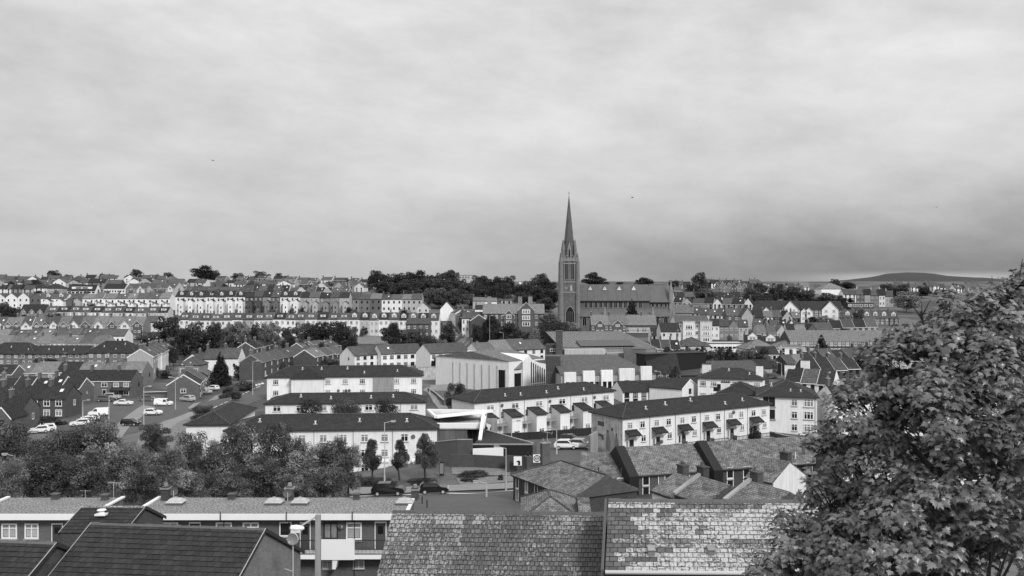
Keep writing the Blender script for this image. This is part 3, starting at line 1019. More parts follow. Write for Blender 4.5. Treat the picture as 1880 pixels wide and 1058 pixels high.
row('white hall', 'with dark roof above the long white terrace', (190, 530, 541), (229, 530, 541), 1, 10, 3.4, 'gable', 'white', 'tile', (1, 8, 1.0, 1.2, 'dp'), name='hall', cat='hall')
row('{c} house with front gable', 'the brick and white pair row', (230, 531, 545), (322, 529, 549), 5, 9, 4, 'gable', ['brickpale', 'white', 'palegrey', 'brick', 'brick'], 'slate', W2, 0, fg=(1, 4.0, ['brick', 'white', 'palegrey'], .3), trim='trim')
row('white gabled house', 'the white gable cluster', (-12, 547, 566), (76, 547, 566), 4, 10, 2.8, 'gablef', ['white', 'white', 'brickpale', 'brick'], 'slate', (2, 2, .9, 1.2, 'dp'), trim='trim')
row('white house with dormer', 'the pair left of the white terrace', (75, 548, 568), (122, 548, 568), 2, 9, 2.8, 'gable', 'white', 'slate', WD, 1, dorm=(1, 2.0, 1.5, 'gable', 'white'), ret=(4, 4, 5, 'gable', None))
row('{c} house', 'the brick pair before the white terrace', (121, 548, 567), (151, 548, 567), 2, 9, 2.8, 'gable', ['brick', 'palegrey'], 'slate', WD, 1, ret=(4, 4, 5, 'gable', None))
row('white terraced house with rear extension', 'the long white terrace', (151, 548, 570), (312, 548, 570), 8, 9, 3.0, 'gable', 'white', ['slatepale', 'slatepale', 'slatepale', 'slatepale', 'slatepale', 'slate', 'slate', 'slate'], WD, 1, ret=(3.6, 4.5, 5.4, 'mono', None))
row('old stone schoolhouse', 'with arched windows and dark roof', (36, 573, 592), (82, 574, 592), 1, 8, 4.0, 'gable', 'brickpale', 'tile', (1, 4, 1.5, 2.2, 'w2'), fg=(3, 2.6, 'stonelight', .3), name='school_building', cat='school', side=[('r', 0, 3.5, 1.2, 2.6, 'dp')])
row('{c} terraced house with roof dormer', 'the dormer terrace', (85, 572, 590), (308, 574, 590), 11, 8, 2.7, 'gable', ['white', 'palegrey', 'white', 'cream', 'palegrey'], ['slate', 'tile', 'slate'], W2, 1, dorm=(1, 2.6, 1.35, 'flat', 'white'))
row('{c} terraced house', 'the small gable terrace', (-10, 598, 614), (126, 598, 614), 8, 8, 4.2, 'gable', ['white', 'brick', 'palegrey'], ['slate', 'slatepale', 'tilegrey'], W2, 1, fg=(1, 3.4, ['white', 'brick', 'darkgrey'], .3), trim='trim')
row('terraced house with timbered gable', 'the bay window terrace', (126, 598, 624), (262, 598, 624), 6, 9, 4.0, 'gable', 'brickpale', ['slate', 'slatepale'], (2, 3, 1.5, 1.5, 'w2'), 1, fg=(1, 4.0, ['white', 'darkgrey'], .5), trim='trim')
row('pale end house', 'beside the bay window terrace', (262, 592, 617), (288, 592, 617), 1, 8, 2.8, 'gable', 'white', 'slate', W2, 1)
row('{c} terraced house with long slate roof', 'the second slate row', (-10, 617, 634), (195, 617, 634), 8, 9, 2.8, 'gable', ['white', 'palegrey'], ['slatepale', 'slate', 'slate'], WD, 1, trim='trim')
row('white end house', 'of the second slate row', (195, 617, 634), (229, 617, 634), 1, 9, 2.8, 'gable', 'white', 'slate', (1, 4, .9, 1.2, 'dp'))
row('{c} terraced house with slate roof', 'the lowest slate row', (-10, 630, 650), (196, 630, 650), 8, 9, 2.8, 'gable', ['palegrey', 'white', 'brick'], ['slatepale', 'slate', 'slatepale'], (2, 3, 1.3, 1.2, 'w2'), 1, trim='trimgrey')
B9 = row('brown brick block of flats with dark hipped roof', 'the hipped row', (-30, 650, 671), (62, 650, 672), 1, 10, 4.0, 'hip', 'brown', 'tile', (2, 7, 1.3, 1.2, 'w2'), 0, name='apartment_block', cat='apartment block', o=.5)
B9 += row('long brown brick flats with dark roof', 'between two hipped blocks', (62, 650, 672), (160, 648, 672), 1, 9, 2.6, 'gable', 'brown', 'tile', (2, 8, 1.3, 1.2, 'w2'), 0, name='apartment_block', cat='apartment block', o=.5)
B9 += row('brown brick flats with hipped end', 'beside the sloping white terrace', (160, 648, 672), (248, 648, 672), 1, 10, 4.2, 'hip', 'brown', 'tile', (2, 6, 1.4, 1.2, 'w2'), 0, name='apartment_block', cat='apartment block', o=.5)
row('white terraced house with stepped roof', 'the white terrace facing the slope', (279, 654, 692, 300), (321, 640, 667, 372), 6, 8, 2.4, 'gable', ['palegrey', 'white', 'white', 'cream'], ['slate', 'tilegrey'], W2, 1, verge=True, trim='trim')
row('{c} terraced house', 'the row with white end gable', (22, 685, 712), (262, 683, 712), 6, 8, 2.7, 'gable', ['white', 'brickpale', 'white', 'palegrey'], ['tilegrey', 'slatepale', 'tile', 'slatepale', 'slatepale', 'slatepale'], W2, 1, trim='trim', side=[('r', 1, 3.2, .8, 1.0, 'dp')])
row('small white hip roofed house', 'above the canopy houses', (205, 670, 690), (255, 668, 690), 1, 7, 1.6, 'hip', 'grey', 'tilegrey', (1, 4, 1.2, 1, 'w2'), name='house')
row('dark roofed house with white verge', 'at the far left edge', (-30, 688, 716), (22, 688, 716), 1, 8, 2.4, 'gable', 'brick', 'tile', W2, 0, verge=True, trim='trim')
row('brick house with porch canopy', 'the row behind the parked cars', (104, 700, 730), (204, 700, 730), 2, 8, 2.6, 'gable', 'brick', 'tile', (2, 2, 1.7, 1.2, 'w2'), 1, trim='trim', door=True)
CAN = row('brick end house with lean-to canopy', 'behind the silver car', (204, 700, 730), (241, 700, 730), 1, 8, 2.6, 'gable', 'brick', 'tile', (2, 2, 1.5, 1.2, 'w2'), 1, trim='trim', side=[('r', 1, 3.2, .8, 1, 'dp')])
row('brick terraced house', 'the white verged row', (-12, 714, 744, 232), (146, 715, 744, 232), 5, 8, 2.5, 'gable', 'brick', 'tile', W2, 1, verge=True, trim='trim', side=[('r', 0, 2.8, .5, .6, 'w1')])
row('brick house with white casement windows', 'the third brick row', (-14, 733, 769, 206), (119, 732, 769, 206), 3, 8, 2.5, 'gable', 'brickdark', 'tile', (2, 2, 1.5, 1.5, 'w2'), 1, side=[('r', .5, 3.1, .9, 1.3, 'w1')], ov=.1)
row('brick house with dark tiled roof', 'the lowest brick row', (-40, 754, 796, 186), (40, 754, 796, 186), 2, 7, 2.4, 'gable', 'brick', 'tile', W2, 1, side=[('r', .8, 3.0, .8, 1.3, 'w1'), ('r', -2, 1.2, .8, 2.0, 'w1')], ov=.1)
row('small brick house with white bargeboard', 'at the left edge above the trees', (-14, 768, 806, 172), (19, 768, 806, 172), 1, 6, 2.0, 'gablef', 'brick', 'tile', (2, 1, .8, 1.0, 'dp'), verge=True, trim='trim')
# ---------------------------------------------------------------- middle of the hill
row('{c} house with long roof', 'the row behind the tall white terrace', (322, 533, 546), (448, 534, 548), 8, 8, 2.6, 'gable', ['white', 'brick', 'palegrey', 'white'], ['slate', 'tilegrey'], WD, 1)
row('white house', 'the low row behind the tall white terrace', (448, 534, 548), (530, 534, 548), 6, 8, 3.6, 'gable', ['white', 'white', 'cream'], ['slate', 'tile'], (2, 2, .9, 1.3, 'dp'), 1)
row('big dark hipped house', 'behind the dark brick terrace', (442, 530, 540), (478, 530, 540), 1, 12, 5.5, 'hip', 'brick', 'tile', WD, name='house')
row('{c} house', 'the row behind the brick terrace', (530, 535, 548), (640, 537, 550), 7, 8, 2.8, ['gable', 'gablef', 'gable'], ['palegrey', 'cream', 'brick', 'grey'], ['slate', 'tile', 'tilegrey'], WD, 1, verge=True, trim='trim')
row('tall white house with narrow dormer', 'the tall white terrace', (322, 545, 577), (450, 545, 577), 7, 9, 3.0, 'gable', 'white', 'tile', (3, 2, .8, 1.2, 'dp'), 1, dorm=(1, 1.6, 1.5, 'gable', 'white'), ret=(2.8, 4, 7.6, 'gable', None))
row('{c} house', 'the dark brick terrace', (450, 545, 577), (514, 545, 577), 4, 9, 3.0, 'gable', ['brick', 'brickdark', 'brickpale', 'brick'], ['tile', 'slate'], (3, 2, .9, 1.3, 's'), 1, ret=(2.8, 4, 7.0, 'gable', None))
row('white house with rear gable', 'the white pair among brick terraces', (514, 545, 577), (551, 545, 577), 2, 9, 3.0, 'gable', 'white', 'tile', (3, 2, .8, 1.2, 'dp'), 1, dorm=(1, 1.8, 1.4, 'gable', 'white'), ret=(3.2, 4, 7.4, 'gable', None))
row('{c} house', 'the grey stone terrace', (551, 546, 577), (641, 547, 577), 5, 9, 3.0, 'gable', ['palegrey', 'brickpale', 'grey', 'brickpale', 'palegrey'], ['tile', 'slate'], (3, 2, .9, 1.3, 's'), 1, ret=(3.0, 4, 6.5, 'gable', None))
row('{c} house with chimney', 'the terrace below the wood', (641, 549, 572), (775, 550, 572), 7, 9, 3.0, 'gable', ['grey', 'brickpale', 'brick', 'white', 'white', 'palegrey', 'palegrey'], ['slate', 'slate', 'slatepale'], (2, 2, 1.0, 1.3, 'dp'), 1, cm='stone')
row('pale gabled house', 'at the end of the terrace below the wood', (765, 566, 584), (788, 566, 584), 1, 10, 3.0, 'gablef', 'cream', 'slate', (2, 2, .8, 1.0, 'dp'))
row('{c} terraced house with roof dormer', 'the tree lined dormer terrace', (328, 587, 614), (640, 586, 614), 16, 8, 2.8, 'gable', ['white', 'palegrey', 'white', 'cream', 'white'], ['slate', 'tile', 'slate', 'tilegrey'], (2, 2, 1.2, 1.5, 'w2'), 1, dorm=(1, 2.4, 1.3, 'flat', 'white'))
row('{c} terraced house with gabled dormer', 'the right half of the dormer terrace', (640, 586, 614), (806, 588, 614), 9, 8, 2.8, 'gable', ['white', 'palegrey', 'grey', 'white', 'cream'], ['slate', 'tile'], (2, 2, 1.2, 1.5, 'w2'), 1, dorm=(1, 2.2, 1.3, 'gable', 'white'))
row('brick house with four white windows', 'below the dormer terrace', (745, 595, 622), (789, 595, 622), 1, 8, 2.4, 'gable', 'brick', 'slate', (2, 4, 1.0, 1.3, 'w2'), 0)
row('white cottage with long roof', 'behind the dark conifer', (372, 660, 688), (438, 657, 688), 2, 8, 3.2, 'gable', 'white', ['slate', 'slate'], (1, 2, .8, .9, 'dp'), 1, name='house')
row('white gabled house', 'behind the small hipped house', (332, 668, 690), (374, 668, 690), 1, 11, 3.0, 'gablef', 'white', 'slate', None, 1, verge=True, trim='trim', name='house')
row('small hipped brick house', 'below the white gable', (328, 671, 692, 285), (366, 671, 692, 285), 1, 8, 2.4, 'hip', 'brickpale', 'tilegrey', (1, 3, 1.3, 1.3, 'w2'), name='house')
row('brick terraced house', 'the row running up behind the brick gable', (366, 703, 731, 252), (392, 686, 709, 316), 5, 8.5, 2.6, 'gable', ['brick', 'brickpale'], ['tile', 'tilegrey'], W2, 1, verge=True, trim='trim', side=[('l', 0, 2.6, 1.5, 1.2, 'w2')])
row('brick house with white verges', 'the pair above the dark brick gable', (468, 640, 664, 385), (512, 630, 650, 430), 3, 8, 2.6, 'gable', 'brickdark', 'tile', W2, 1, verge=True, trim='trim')
row('dark brick house', 'the stepped brick row', (481, 664, 693, 298), (562, 648, 672, 360), 4, 7.5, 2.6, 'gable', 'brickdark', ['slate', 'slatepale', 'tilegrey'], (2, 2, 1.1, 1.3, 'w2'), 1, verge=True, trim='trimgrey')
row('brick house with pale roof', 'the stepped row beside the white blocks', (578, 655, 680, 330), (632, 648, 670, 366), 3, 8, 2.6, 'gable', 'brickdark', ['slatepale', 'tilegrey', 'slate'], (2, 2, 1.0, 1.3, 'w2'), 1, verge=True, trim='trim')
row('brick house', 'the upper row beside the park trees', (560, 641, 662, 372), (640, 632, 652, 410), 4, 8, 2.6, 'gable', ['brickdark', 'brick'], ['slate', 'tilegrey', 'tile'], W2, 1, verge=True, trim='trim')
row('slate roofed terraced house', 'the terrace stepping down to the church', (790, 604, 616, 470), (868, 650, 664, 392), 14, 8, 3.0, 'gable', ['brickdark', 'brick'], ['slatepale', 'slatepale', 'slate'], WD, 1, trim='trimgrey', verge=True)
row('{c} house', 'the row up the steep street', (828, 574, 594, 500), (864, 590, 612, 430), 4, 8, 2.6, 'gable', ['white', 'grey', 'brick', 'brickdark'], ['slate', 'tilegrey'], (2, 2, .9, 1.3, 'dp'), 1, verge=True, trim='trim')
row('white gabled house', 'at the top of the steep street', (808, 568, 590, 500), (832, 568, 590, 500), 1, 10, 4.0, 'gablef', 'white', 'slate', None, 0)
row('white house with sash windows', 'the corner group left of the church', (848, 585, 612), (888, 584, 612), 2, 8, 2.8, 'gable', 'white', 'slate', (2, 3, .9, 1.5, 's'), 1)
row('low dark roofed house', 'above the corner group', (872, 568, 584), (900, 568, 584), 1, 8, 2.2, 'gable', 'white', 'tile', None, 1)
COLG = row('stone college building with pointed gables', 'left of the cathedral tower', (886, 576, 614), (1000, 576, 614), 1, 10, 4.4, 'gable', 'stone', 'slatepale', (3, 11, 1.1, 1.6, 'w2'), 0, name='college_building', cat='college')
row('flat roofed pale house', 'behind the stone college', (920, 552, 566, 520), (940, 552, 566, 520), 1, 8, 1, 'flat', 'palegrey', 'gravel', WD, name='house')
row('low hillside house', 'between the wood and the college', (868, 552, 566, 545), (912, 554, 566, 545), 2, 8, 2, 'gable', ['palegrey', 'white'], 'slatepale', None, 1)
# grand building far behind the wood
row('tall grey stone house above the wood', 'with rows of bright windows', (842, 506, 528, 800), (868, 506, 528, 800), 1, 12, 1, 'flat', 'palegrey', 'gravel', (3, 5, 2.2, 2.2, 'w2'), name='mansion')
row('low white hall', 'half hidden by trees left of the tower', (953, 518, 526, 760), (985, 517, 526, 760), 1, 12, 1.0, 'flat', 'white', 'gravelpale', None, name='hall', cat='hall')
# ---------------------------------------------------------------- white blocks of the estate
row('white house with pale tiled roof', 'the first white pair', (651, 653.5, 676, 318), (701, 650.2), 2, 9, 2.9, 'gable', 'white', 'tilegrey', (2, 2, 1.3, 1.1, 'd2'), 0, side=[('l', -1, 3.2, .7, .7, 'dp')], ov=.15)
row('white house with pale tiled roof', 'the second white block', (700, 650.5, 678, 322), (776, 647.5), 3, 9, 3.0, 'gable', 'white', 'tilegrey', (2, 2, 1.4, 1.2, 'd2'), 0, ov=.1)
row('white house with pale tiled roof', 'the block behind the lollipop tree', (790, 649.5, 676, 314), (861, 645.5), 3, 9, 3.0, 'gable', 'white', 'tilegrey', (2, 2, 1.3, 1.2, 'd2'), 0, ov=.1, dish=1)
row('white house with patched slate roof', 'the block beside the brick chimney tower', (879, 646.5, 668, 330), (1002, 640.5), 4, 10, 3.4, 'gable', 'white', ['slatepale', 'slatepale', 'slate', 'slate'], (2, 2, 1.3, 1.1, 'd2'), 0, ov=.1)
R3 = row('long white two storey block with hipped bay', 'above the low white block', (490, 693.5, 733, 222), (775, 690, 733, 226), 1, 10, 2.3, 'hip', 'white', 'tile', (2, 9, 1.4, 1.3, 'w3'), 0, name='apartment_block', cat='apartment block', o=.45)
R4 = row('low white block with dark hipped roof', 'behind three bushy trees', (487, 742.5, 780, 186), (781, 739, 776, 189), 1, 9, 1.7, 'hip', 'white', 'tile', (2, 7, 1.7, 1.2, 'w2'), 0, name='apartment_block', cat='apartment block', o=.4)
R5 = row('white three storey block', 'behind the three young trees by the road', (415, 796, 884, 149), (802, 783, 882, 151.5), 1, 9.5, 2.0, 'hip', 'white', 'tile', None, 0, name='apartment_block', cat='apartment block', o=.45)
R2 = row('white maisonette block with stair towers', 'facing the car park', (871, 739.5, 806, 180), (1127, 718), 1, 9, 1.9, 'hip', 'white', 'tile', None, 0, name='maisonette_block', cat='apartment block', o=.45)
R1 = row('white block with tiled door canopies', 'and a painted end wall', (1143, 768.5, 832, 155), (1413, 742.5), 1, 9, 2.0, 'hip', 'white', 'tile', None, 0, name='maisonette_block', cat='apartment block', o=.45)
R8 = row('low white house row with satellite dishes', 'behind the painted gable block', (1143, 720, 744, 226), (1236, 717), 1, 8, 2.2, 'gable', 'white', 'tile', (2, 6, 1.3, 1.3, 'd2'), 0, name='terraced_house', dish=1)
R9 = row('white gable fronted house', 'left of the white chimneyed block', (1252, 715, 742, 222), (1281, 709), 1, 9, 2.0, 'gablef', 'white', 'tile', (2, 1, 1.4, 1.2, 'd2'), 0, name='house', verge=True, trim='trim')
R6 = row('white block with hipped roof and chimneys', 'right of the gable fronted house', (1281, 694.5, 738, 226), (1400, 697.5, 745, 221), 1, 11, 2.3, 'hip', 'white', 'tile', (2, 6, 1.6, 1.4, 'w3'), 0, name='apartment_block', cat='apartment block', o=.5)
R7 = row('white three storey block with black openings', 'beside the big leafy tree', (1392, 727, 795, 190), (1500, 731.5, 800, 187), 1, 13, 2.9, 'hip', 'white', 'tile', None, 0, name='apartment_block', cat='apartment block', o=.5)
R7b = row('long hip roofed wing', 'behind the white three storey block', (1316, 724, 765, 203), (1394, 727.5, 768, 200), 1, 11, 2.4, 'hip', 'white', 'tile', (2, 4, 1.3, 1.2, 'w2'), 0, name='apartment_block', cat='apartment block', o=.45)
# ---------------------------------------------------------------- right of the cathedral
row('stone parochial house', 'the stone group below the cathedral', (1085, 597, 620), (1150, 597, 620), 2, 9, 4.6, 'gable', 'stone', 'slatepale', (2, 4, 1.0, 1.9, 'w2'), 1, fg=(1, 4.5, 'stone', .5), cm='stone')
row('stone school house', 'the stone group right of the bell gable', (1150, 597, 618), (1206, 597, 618), 2, 9, 4.6, 'gable', 'stone', 'slatepale', (1, 6, 1.1, 2.2, 'w2'), 1, cm='stone')
row('white house with grey roof', 'the pair below the stone group', (1196, 617, 632, 400), (1217, 616, 632, 400), 1, 9, 3.2, 'gable', 'white', 'tile', WD, 0)
row('cream house with six small windows', 'the pair beside the flat fronted block', (1213, 608, 634, 385), (1250, 610, 634, 385), 1, 11, 3.4, 'gable', 'cream', 'tile', (2, 3, .8, 1.0, 'dp'), 1)
GB = row('large pale rendered building with bay fronts', 'between two white houses', (1240, 592, 630, 396), (1303, 594, 630, 396), 1, 12, 3.0, 'gable', 'cream', 'slate', (3, 4, 1.4, 1.7, 'w2'), 0, name='apartment_block', cat='apartment block')
row('{c} house', 'the row right of the rendered building', (1303, 598, 622), (1374, 600, 624), 4, 8, 3.0, ['gable', 'gable', 'gablef'], ['white', 'stonelight', 'brickpale', 'palegrey'], ['tile', 'slate'], W2, 1)
row('slate roofed barn like building', 'right of the cathedral chancel', (1236, 575, 592), (1302, 575, 592), 1, 10, 4.2, 'gable', 'grey', 'slatepale', None, name='hall', cat='hall')
row('white terraced house with roof light', 'the white terrace right of the cathedral', (1268, 576, 592), (1334, 580, 594), 4, 8, 3.2, 'gable', ['white', 'white', 'cream'], 'slate', WD, 1, sky=True)
row('brick house', 'the brick pair with the tall grey gable', (1334, 580, 602), (1382, 580, 602), 2, 9, 3.6, 'gable', ['brick', 'brickdark'], 'slate', (2, 2, 1.0, 1.4, 'w2'), 1, sky=True, side=[])
row('tall grey gable house', 'end of the brick pair', (1362, 581, 604, 440), (1383, 581, 604, 440), 1, 8, 4.0, 'gablef', 'palegrey', 'slate', None, 1)
row('dark roofed house', 'the row behind the white terrace', (1236, 556, 566), (1382, 560, 572), 8, 8, 3.4, ['gable', 'gablef', 'gable'], ['palegrey', 'white', 'brick'], ['tile', 'tile', 'slate'], WD, 1, trim='trim')
row('{c} house', 'the distant row right of the big tree', (1312, 527, 538), (1372, 528, 540), 6, 8, 3.4, 'gablef', ['brick', 'brickpale', 'grey'], ['slate', 'tile'], W2, 1, verge=True, trim='trim')
row('{c} house', 'the row between the trees', (1238, 534, 545), (1290, 536, 546), 4, 8, 3.0, ['gable', 'gablef'], ['palegrey', 'brick', 'white'], ['slate', 'tile'], W2, 1, trim='trim')
row('pale house', 'the low row behind the cathedral', (1238, 545, 556), (1380, 545, 556), 8, 8, 3.0, 'gable', ['white', 'brick', 'palegrey', 'cream'], ['tile', 'slate'], WD, 1)
APT = row('brick apartment building with white gables', 'on the right slope', (1391, 568, 590), (1470, 568, 590), 1, 11, 4.4, 'gable', 'brick', 'tile', (3, 10, 1.3, 1.4, 'w2'), name='apartment_building', cat='apartment building')
APT2 = row('brick apartment building with one tall white gable', 'beside the leafy tree', (1471, 569, 590), (1550, 569, 590), 1, 11, 4.4, 'gable', 'brick', 'tile', (3, 10, 1.3, 1.4, 'w2'), name='apartment_building', cat='apartment building')
row('{c} house', 'the row below the white gables', (1384, 582, 602), (1470, 584, 602), 5, 9, 3.2, ['gable', 'hip', 'gable', 'gablef'], ['white', 'white', 'brick', 'palegrey'], ['tile', 'slatepale', 'slate'], WD, 1)
row('{c} house', 'the second row below the white gables', (1384, 598, 616), (1462, 600, 618), 5, 8, 3.0, ['gable', 'gablef', 'hip'], ['white', 'brickpale', 'white', 'grey'], ['tile', 'slate', 'tilegrey'], WD, 1, trim='trim')
row('{c} house', 'the third row on the right slope', (1390, 612, 628), (1500, 608, 628), 6, 8, 3.2, ['gable', 'gable', 'gablef'], ['brickpale', 'brick', 'palegrey', 'white'], ['tile', 'slatepale', 'slate'], W2, 1, trim='trimgrey')
row('white gable ended cottage', 'above the long brick school', (1487, 606, 620, 420), (1530, 606, 620, 420), 1, 9, 3.2, 'gable', 'white', 'slate', WD, 1)
row('{c} house', 'the row under the apartment gables', (1548, 583, 596), (1650, 585, 598), 6, 8, 3.6, 'gable', ['brick', 'brickdark'], 'slate', W2, 1, dorm=(1, 2.0, 1.5, 'gable', 'white'))
row('dark brick house', 'the row above the school roof', (1526, 603, 616), (1612, 600, 616), 4, 8, 3.6, 'gable', ['brickdark', 'brick'], ['tile', 'slate'], W2, 1, verge=True, trim='trim')
row('white hip roofed hall', 'on the right skyline', (1508, 531, 541), (1553, 531, 541), 1, 16, 4.5, 'hip', 'white', 'slatepale', None, name='hall', cat='hall')
row('tall white house', 'below the hip roofed hall', (1549, 541, 556), (1572, 541, 556), 1, 10, 3.2, 'gable', 'white', 'slate', (3, 3, .9, 1.4, 'dp'), 1)
row('{c} house with tall chimney', 'the right skyline row', (1572, 540, 560), (1640, 544, 562), 5, 9, 3.8, ['gable', 'hip'], ['brick', 'palegrey', 'brickpale', 'white'], ['slate', 'tile'], (2, 2, 1.0, 1.5, 's'), 3, cm='cream')
row('flat roofed school building', 'below the tall white house', (1556, 557, 566), (1604, 557, 566), 1, 10, 1, 'flat', 'brickdark', 'gravel', (1, 5, 2.4, 1.4, 'w2'), name='school_building', cat='school')
row('{c} house', 'the far row under the mountain', (1395, 530, 537), (1520, 528, 537), 9, 9, 3.2, ['hip', 'gable'], ['white', 'palegrey', 'cream'], ['slatepale', 'tilegrey'], WD, 0, jit=10)
row('{c} house', 'the far row left of the leafy tree', (1640, 528, 536), (1800, 528, 536), 11, 9, 3.2, ['hip', 'gable'], ['white', 'palegrey', 'white'], ['slate', 'tilegrey'], WD, 1, jit=10)
row('{c} house', 'the far row behind the cathedral roof', (1240, 521, 529), (1400, 523, 530), 12, 9, 3.0, ['gable', 'hip'], ['palegrey', 'brick', 'white'], ['slate', 'tile'], WD, 1, jit=12)
SCH = row('long brick school with white windows', 'beside the dark conifer', (1450, 626.5, 650, 352), (1640, 626.5, 650, 352), 1, 14, 3.8, 'gable', 'brickdark', 'slatepale', (2, 26, 1.2, 1.6, 'w3'), name='school_building', cat='school', trim='trimgrey')
row('low brick school wing', 'in front of the dark conifer', (1475, 646, 660, 330), (1640, 646, 660, 330), 1, 8, 1, 'flat', 'brickdark', 'gravel', (1, 20, 1.2, 1.4, 'w3'), name='school_building', cat='school', trim='trim')
row('white house with roof box dormer', 'the white cluster above the hedge', (1365, 627, 642), (1432, 632, 644), 2, 8, 2.8, 'gable', 'white', 'tile', WD, 1, dorm=(1, 4.0, 1.5, 'gable', 'white'))
row('white flat roofed workshop', 'above the hedge', (1302, 633, 648, 372), (1366, 630, 648, 372), 1, 10, 1, 'flat', 'white', 'gravelpale', (1, 9, 1.2, .7, 'dp'), name='workshop', cat='workshop')
row('house with broad hipped roof', 'above the left end of the hedge', (1246, 636, 652, 352), (1304, 636, 652, 352), 1, 12, 3.2, 'hip', 'cream', 'slate', WD, 1, name='house')
row('grey hip roofed bungalow', 'the bungalows above the hedge', (1366, 642, 656, 345), (1430, 641, 656, 345), 1, 12, 3.4, 'hip', 'cream', 'slatepale', WD, 0, name='bungalow')
row('white eaved bungalow', 'next to the low brick school wing', (1425, 638, 654, 350), (1478, 640, 654, 350), 1, 12, 2.8, 'hip', 'white', 'slatepale', WD, 0, name='bungalow', trim='trim')
row('dark roofed bungalow with white verge', 'below the grey hipped bungalow', (1392, 652, 666, 318), (1432, 652, 666, 318), 1, 11, 2.6, 'gable', 'white', 'tile', WD, 0, name='bungalow', verge=True, trim='trim')
# brick estate at the right edge, behind the white blocks
row('brown brick house with dark roof', 'the rows behind the white chimneys', (1448, 671, 692, 292), (1502, 668, 692, 296), 3, 9, 3.0, 'gable', 'brickdark', ['slate', 'slatepale', 'tile'], WD, 1, verge=True, trim='trimgrey')
row('dark roofed house with white verge', 'the row right of the chimneys', (1484, 681, 704, 268), (1580, 678, 704, 272), 4, 9, 3.2, 'gable', 'brickdark', ['slate', 'tile'], WD, 1, verge=True, trim='trim')
row('dark roofed house', 'the row below the dark conifer', (1498, 664, 684, 300), (1600, 658, 680, 310), 5, 9, 3.2, 'gable', 'brickdark', ['tile', 'slate'], WD, 1, verge=True, trim='trimgrey')
row('white house with dark tiled roof', 'the row right of the white chimneys', (1440, 700, 726, 238), (1530, 708, 734, 232), 3, 10, 3.2, 'gable', 'white', ['tile', 'slate'], WD, 0, verge=True, trim='trim')
LOW1 = row('long low school building with dark roof', 'behind the white chimneyed block', (1222, 690, 706, 262), (1412, 688, 706, 266), 1, 26, 3.0, 'gable', 'brickdark', 'slate', None, name='school_building', cat='school')
LOW2 = row('dark roofed link building', 'right of the white panel building', (1190, 684, 706, 258), (1250, 687, 706, 258), 1, 14, 5.0, 'gable', 'brick', 'tile', (2, 4, 1.1, 1.2, 'w2'), name='school_building', cat='school')
row('small grey hip roofed hut', 'on the dark school roof line', (1372, 676, 690, 284), (1418, 676, 690, 284), 1, 9, 2.2, 'gable', 'palegrey', 'tile', None, name='hut', cat='hut')
row('{c} house with slate roof', 'the row below the white cottage pair', (1196, 640, 654, 345), (1250, 642, 656, 345), 3, 9, 3.2, 'gable', ['brick', 'brickpale'], ['tile', 'slate'], W2, 1, verge=True, trim='trim')
# ---------------------------------------------------------------- brick terrace with lichened slates, in front of the white block
SL = []
SL += row('brick house with lichened slate roof', 'the left end of the slate terrace', (1062, 879.5, 905, 112), (1152, 882, 905, 111), 1, 8, 2.5, 'gable', 'brickdark', 'slatelichen', (2, 4, 1.0, 1.4, 'w2'), 0)
SL += row('brick house with lichened slate roof and white windows', 'in the middle of the slate terrace', (1171, 873.5, 915, 110), (1313, 863, 903, 113), 1, 8, 2.6, 'gable', 'brickdark', 'slatelichen', (2, 5, .95, 1.5, 'w1'), 0)
SL += row('brick house with lichened slate roof beside dark gap', 'at the right of the slate terrace', (1325, 861.5, 900, 112), (1500, 850, 890, 116), 1, 8, 2.6, 'gable', 'brickdark', 'slatelichen', (2, 6, .95, 1.5, 'w1'), 0)
G1 = row('dark brick house with slate roof sloping to the road', 'beside the tall lamp post', (942, 873, 918, 109), (1052, 915), 1, 8.5, 2.1, 'hip', 'brickdark', 'slatelichen', (2, 6, .7, 1.5, 'w1'), 1)
row('low house with lichened roof', 'in front of the dark brick gable', (962, 953, 980, 84), (1062, 953, 980, 84), 1, 8, 1.5, 'hip', 'brickdark', 'slatelichen', None, 0, name='outbuilding', cat='house')
row('small shed roof', 'between the slate roofs', (1063, 950, 975, 84), (1086, 950, 975, 84), 1, 5, 1.1, 'gable', 'brickdark', 'slatelichen', None, 0, name='outbuilding', cat='shed')
S1 = row('low white walled house with slate roof and dark stack', 'below the slate terrace', (1197.5, 901, 940, 90), (1241.5, 916, 955, 86.5), 1, 5.6, 1.35, 'gable', 'white', 'slatelichen', None, 0, verge=False)
S2 = row('slate roofed house between two chimneys', 'below the slate terrace', (1241.5, 908.4, 950, 86.5), (1296, 926.8, 965, 82.5), 1, 5.6, 1.4, 'gable', 'brickdark', 'slatelichen', None, 0)
S3 = row('slate roofed house ending in a white verge', 'below the white gable house', (1333.8, 919.8, 955, 81.7), (1404, 942, 980, 77.3), 1, 5.6, 1.35, 'gable', 'brickdark', 'slatelichen', None, 0)
S4 = row('slate roofed house with plain white gable', 'under the leafy branches', (1369, 876.4, 918, 100), (1420, 887.2, 930, 97.1), 1, 6, 1.75, 'gable', 'cream', 'slatelichen', None, 0)
row('dark tiled single storey house with hipped end', 'above the tree belt', (420.6, 780, 815, 150), (468, 750.5), 1, 7, 1.7, 'hip', 'white', 'tile', (1, 4, 1.1, .5, 'dp'), 0, name='house', o=.4)
G1[0]['hr'] = False
row('white house seen through leaves', 'the row behind the leafy tree', (1535, 733, 800, 190), (1830, 736, 800, 192), 6, 10, 2.6, 'gable', 'white', ['tile', 'slate'], W2, 1)
row('{c} house', 'the upper row behind the leafy tree', (1600, 655, 680, 300), (1850, 655, 680, 300), 7, 10, 2.8, 'gable', ['white', 'brick', 'palegrey'], ['tile', 'slate'], W2, 1)
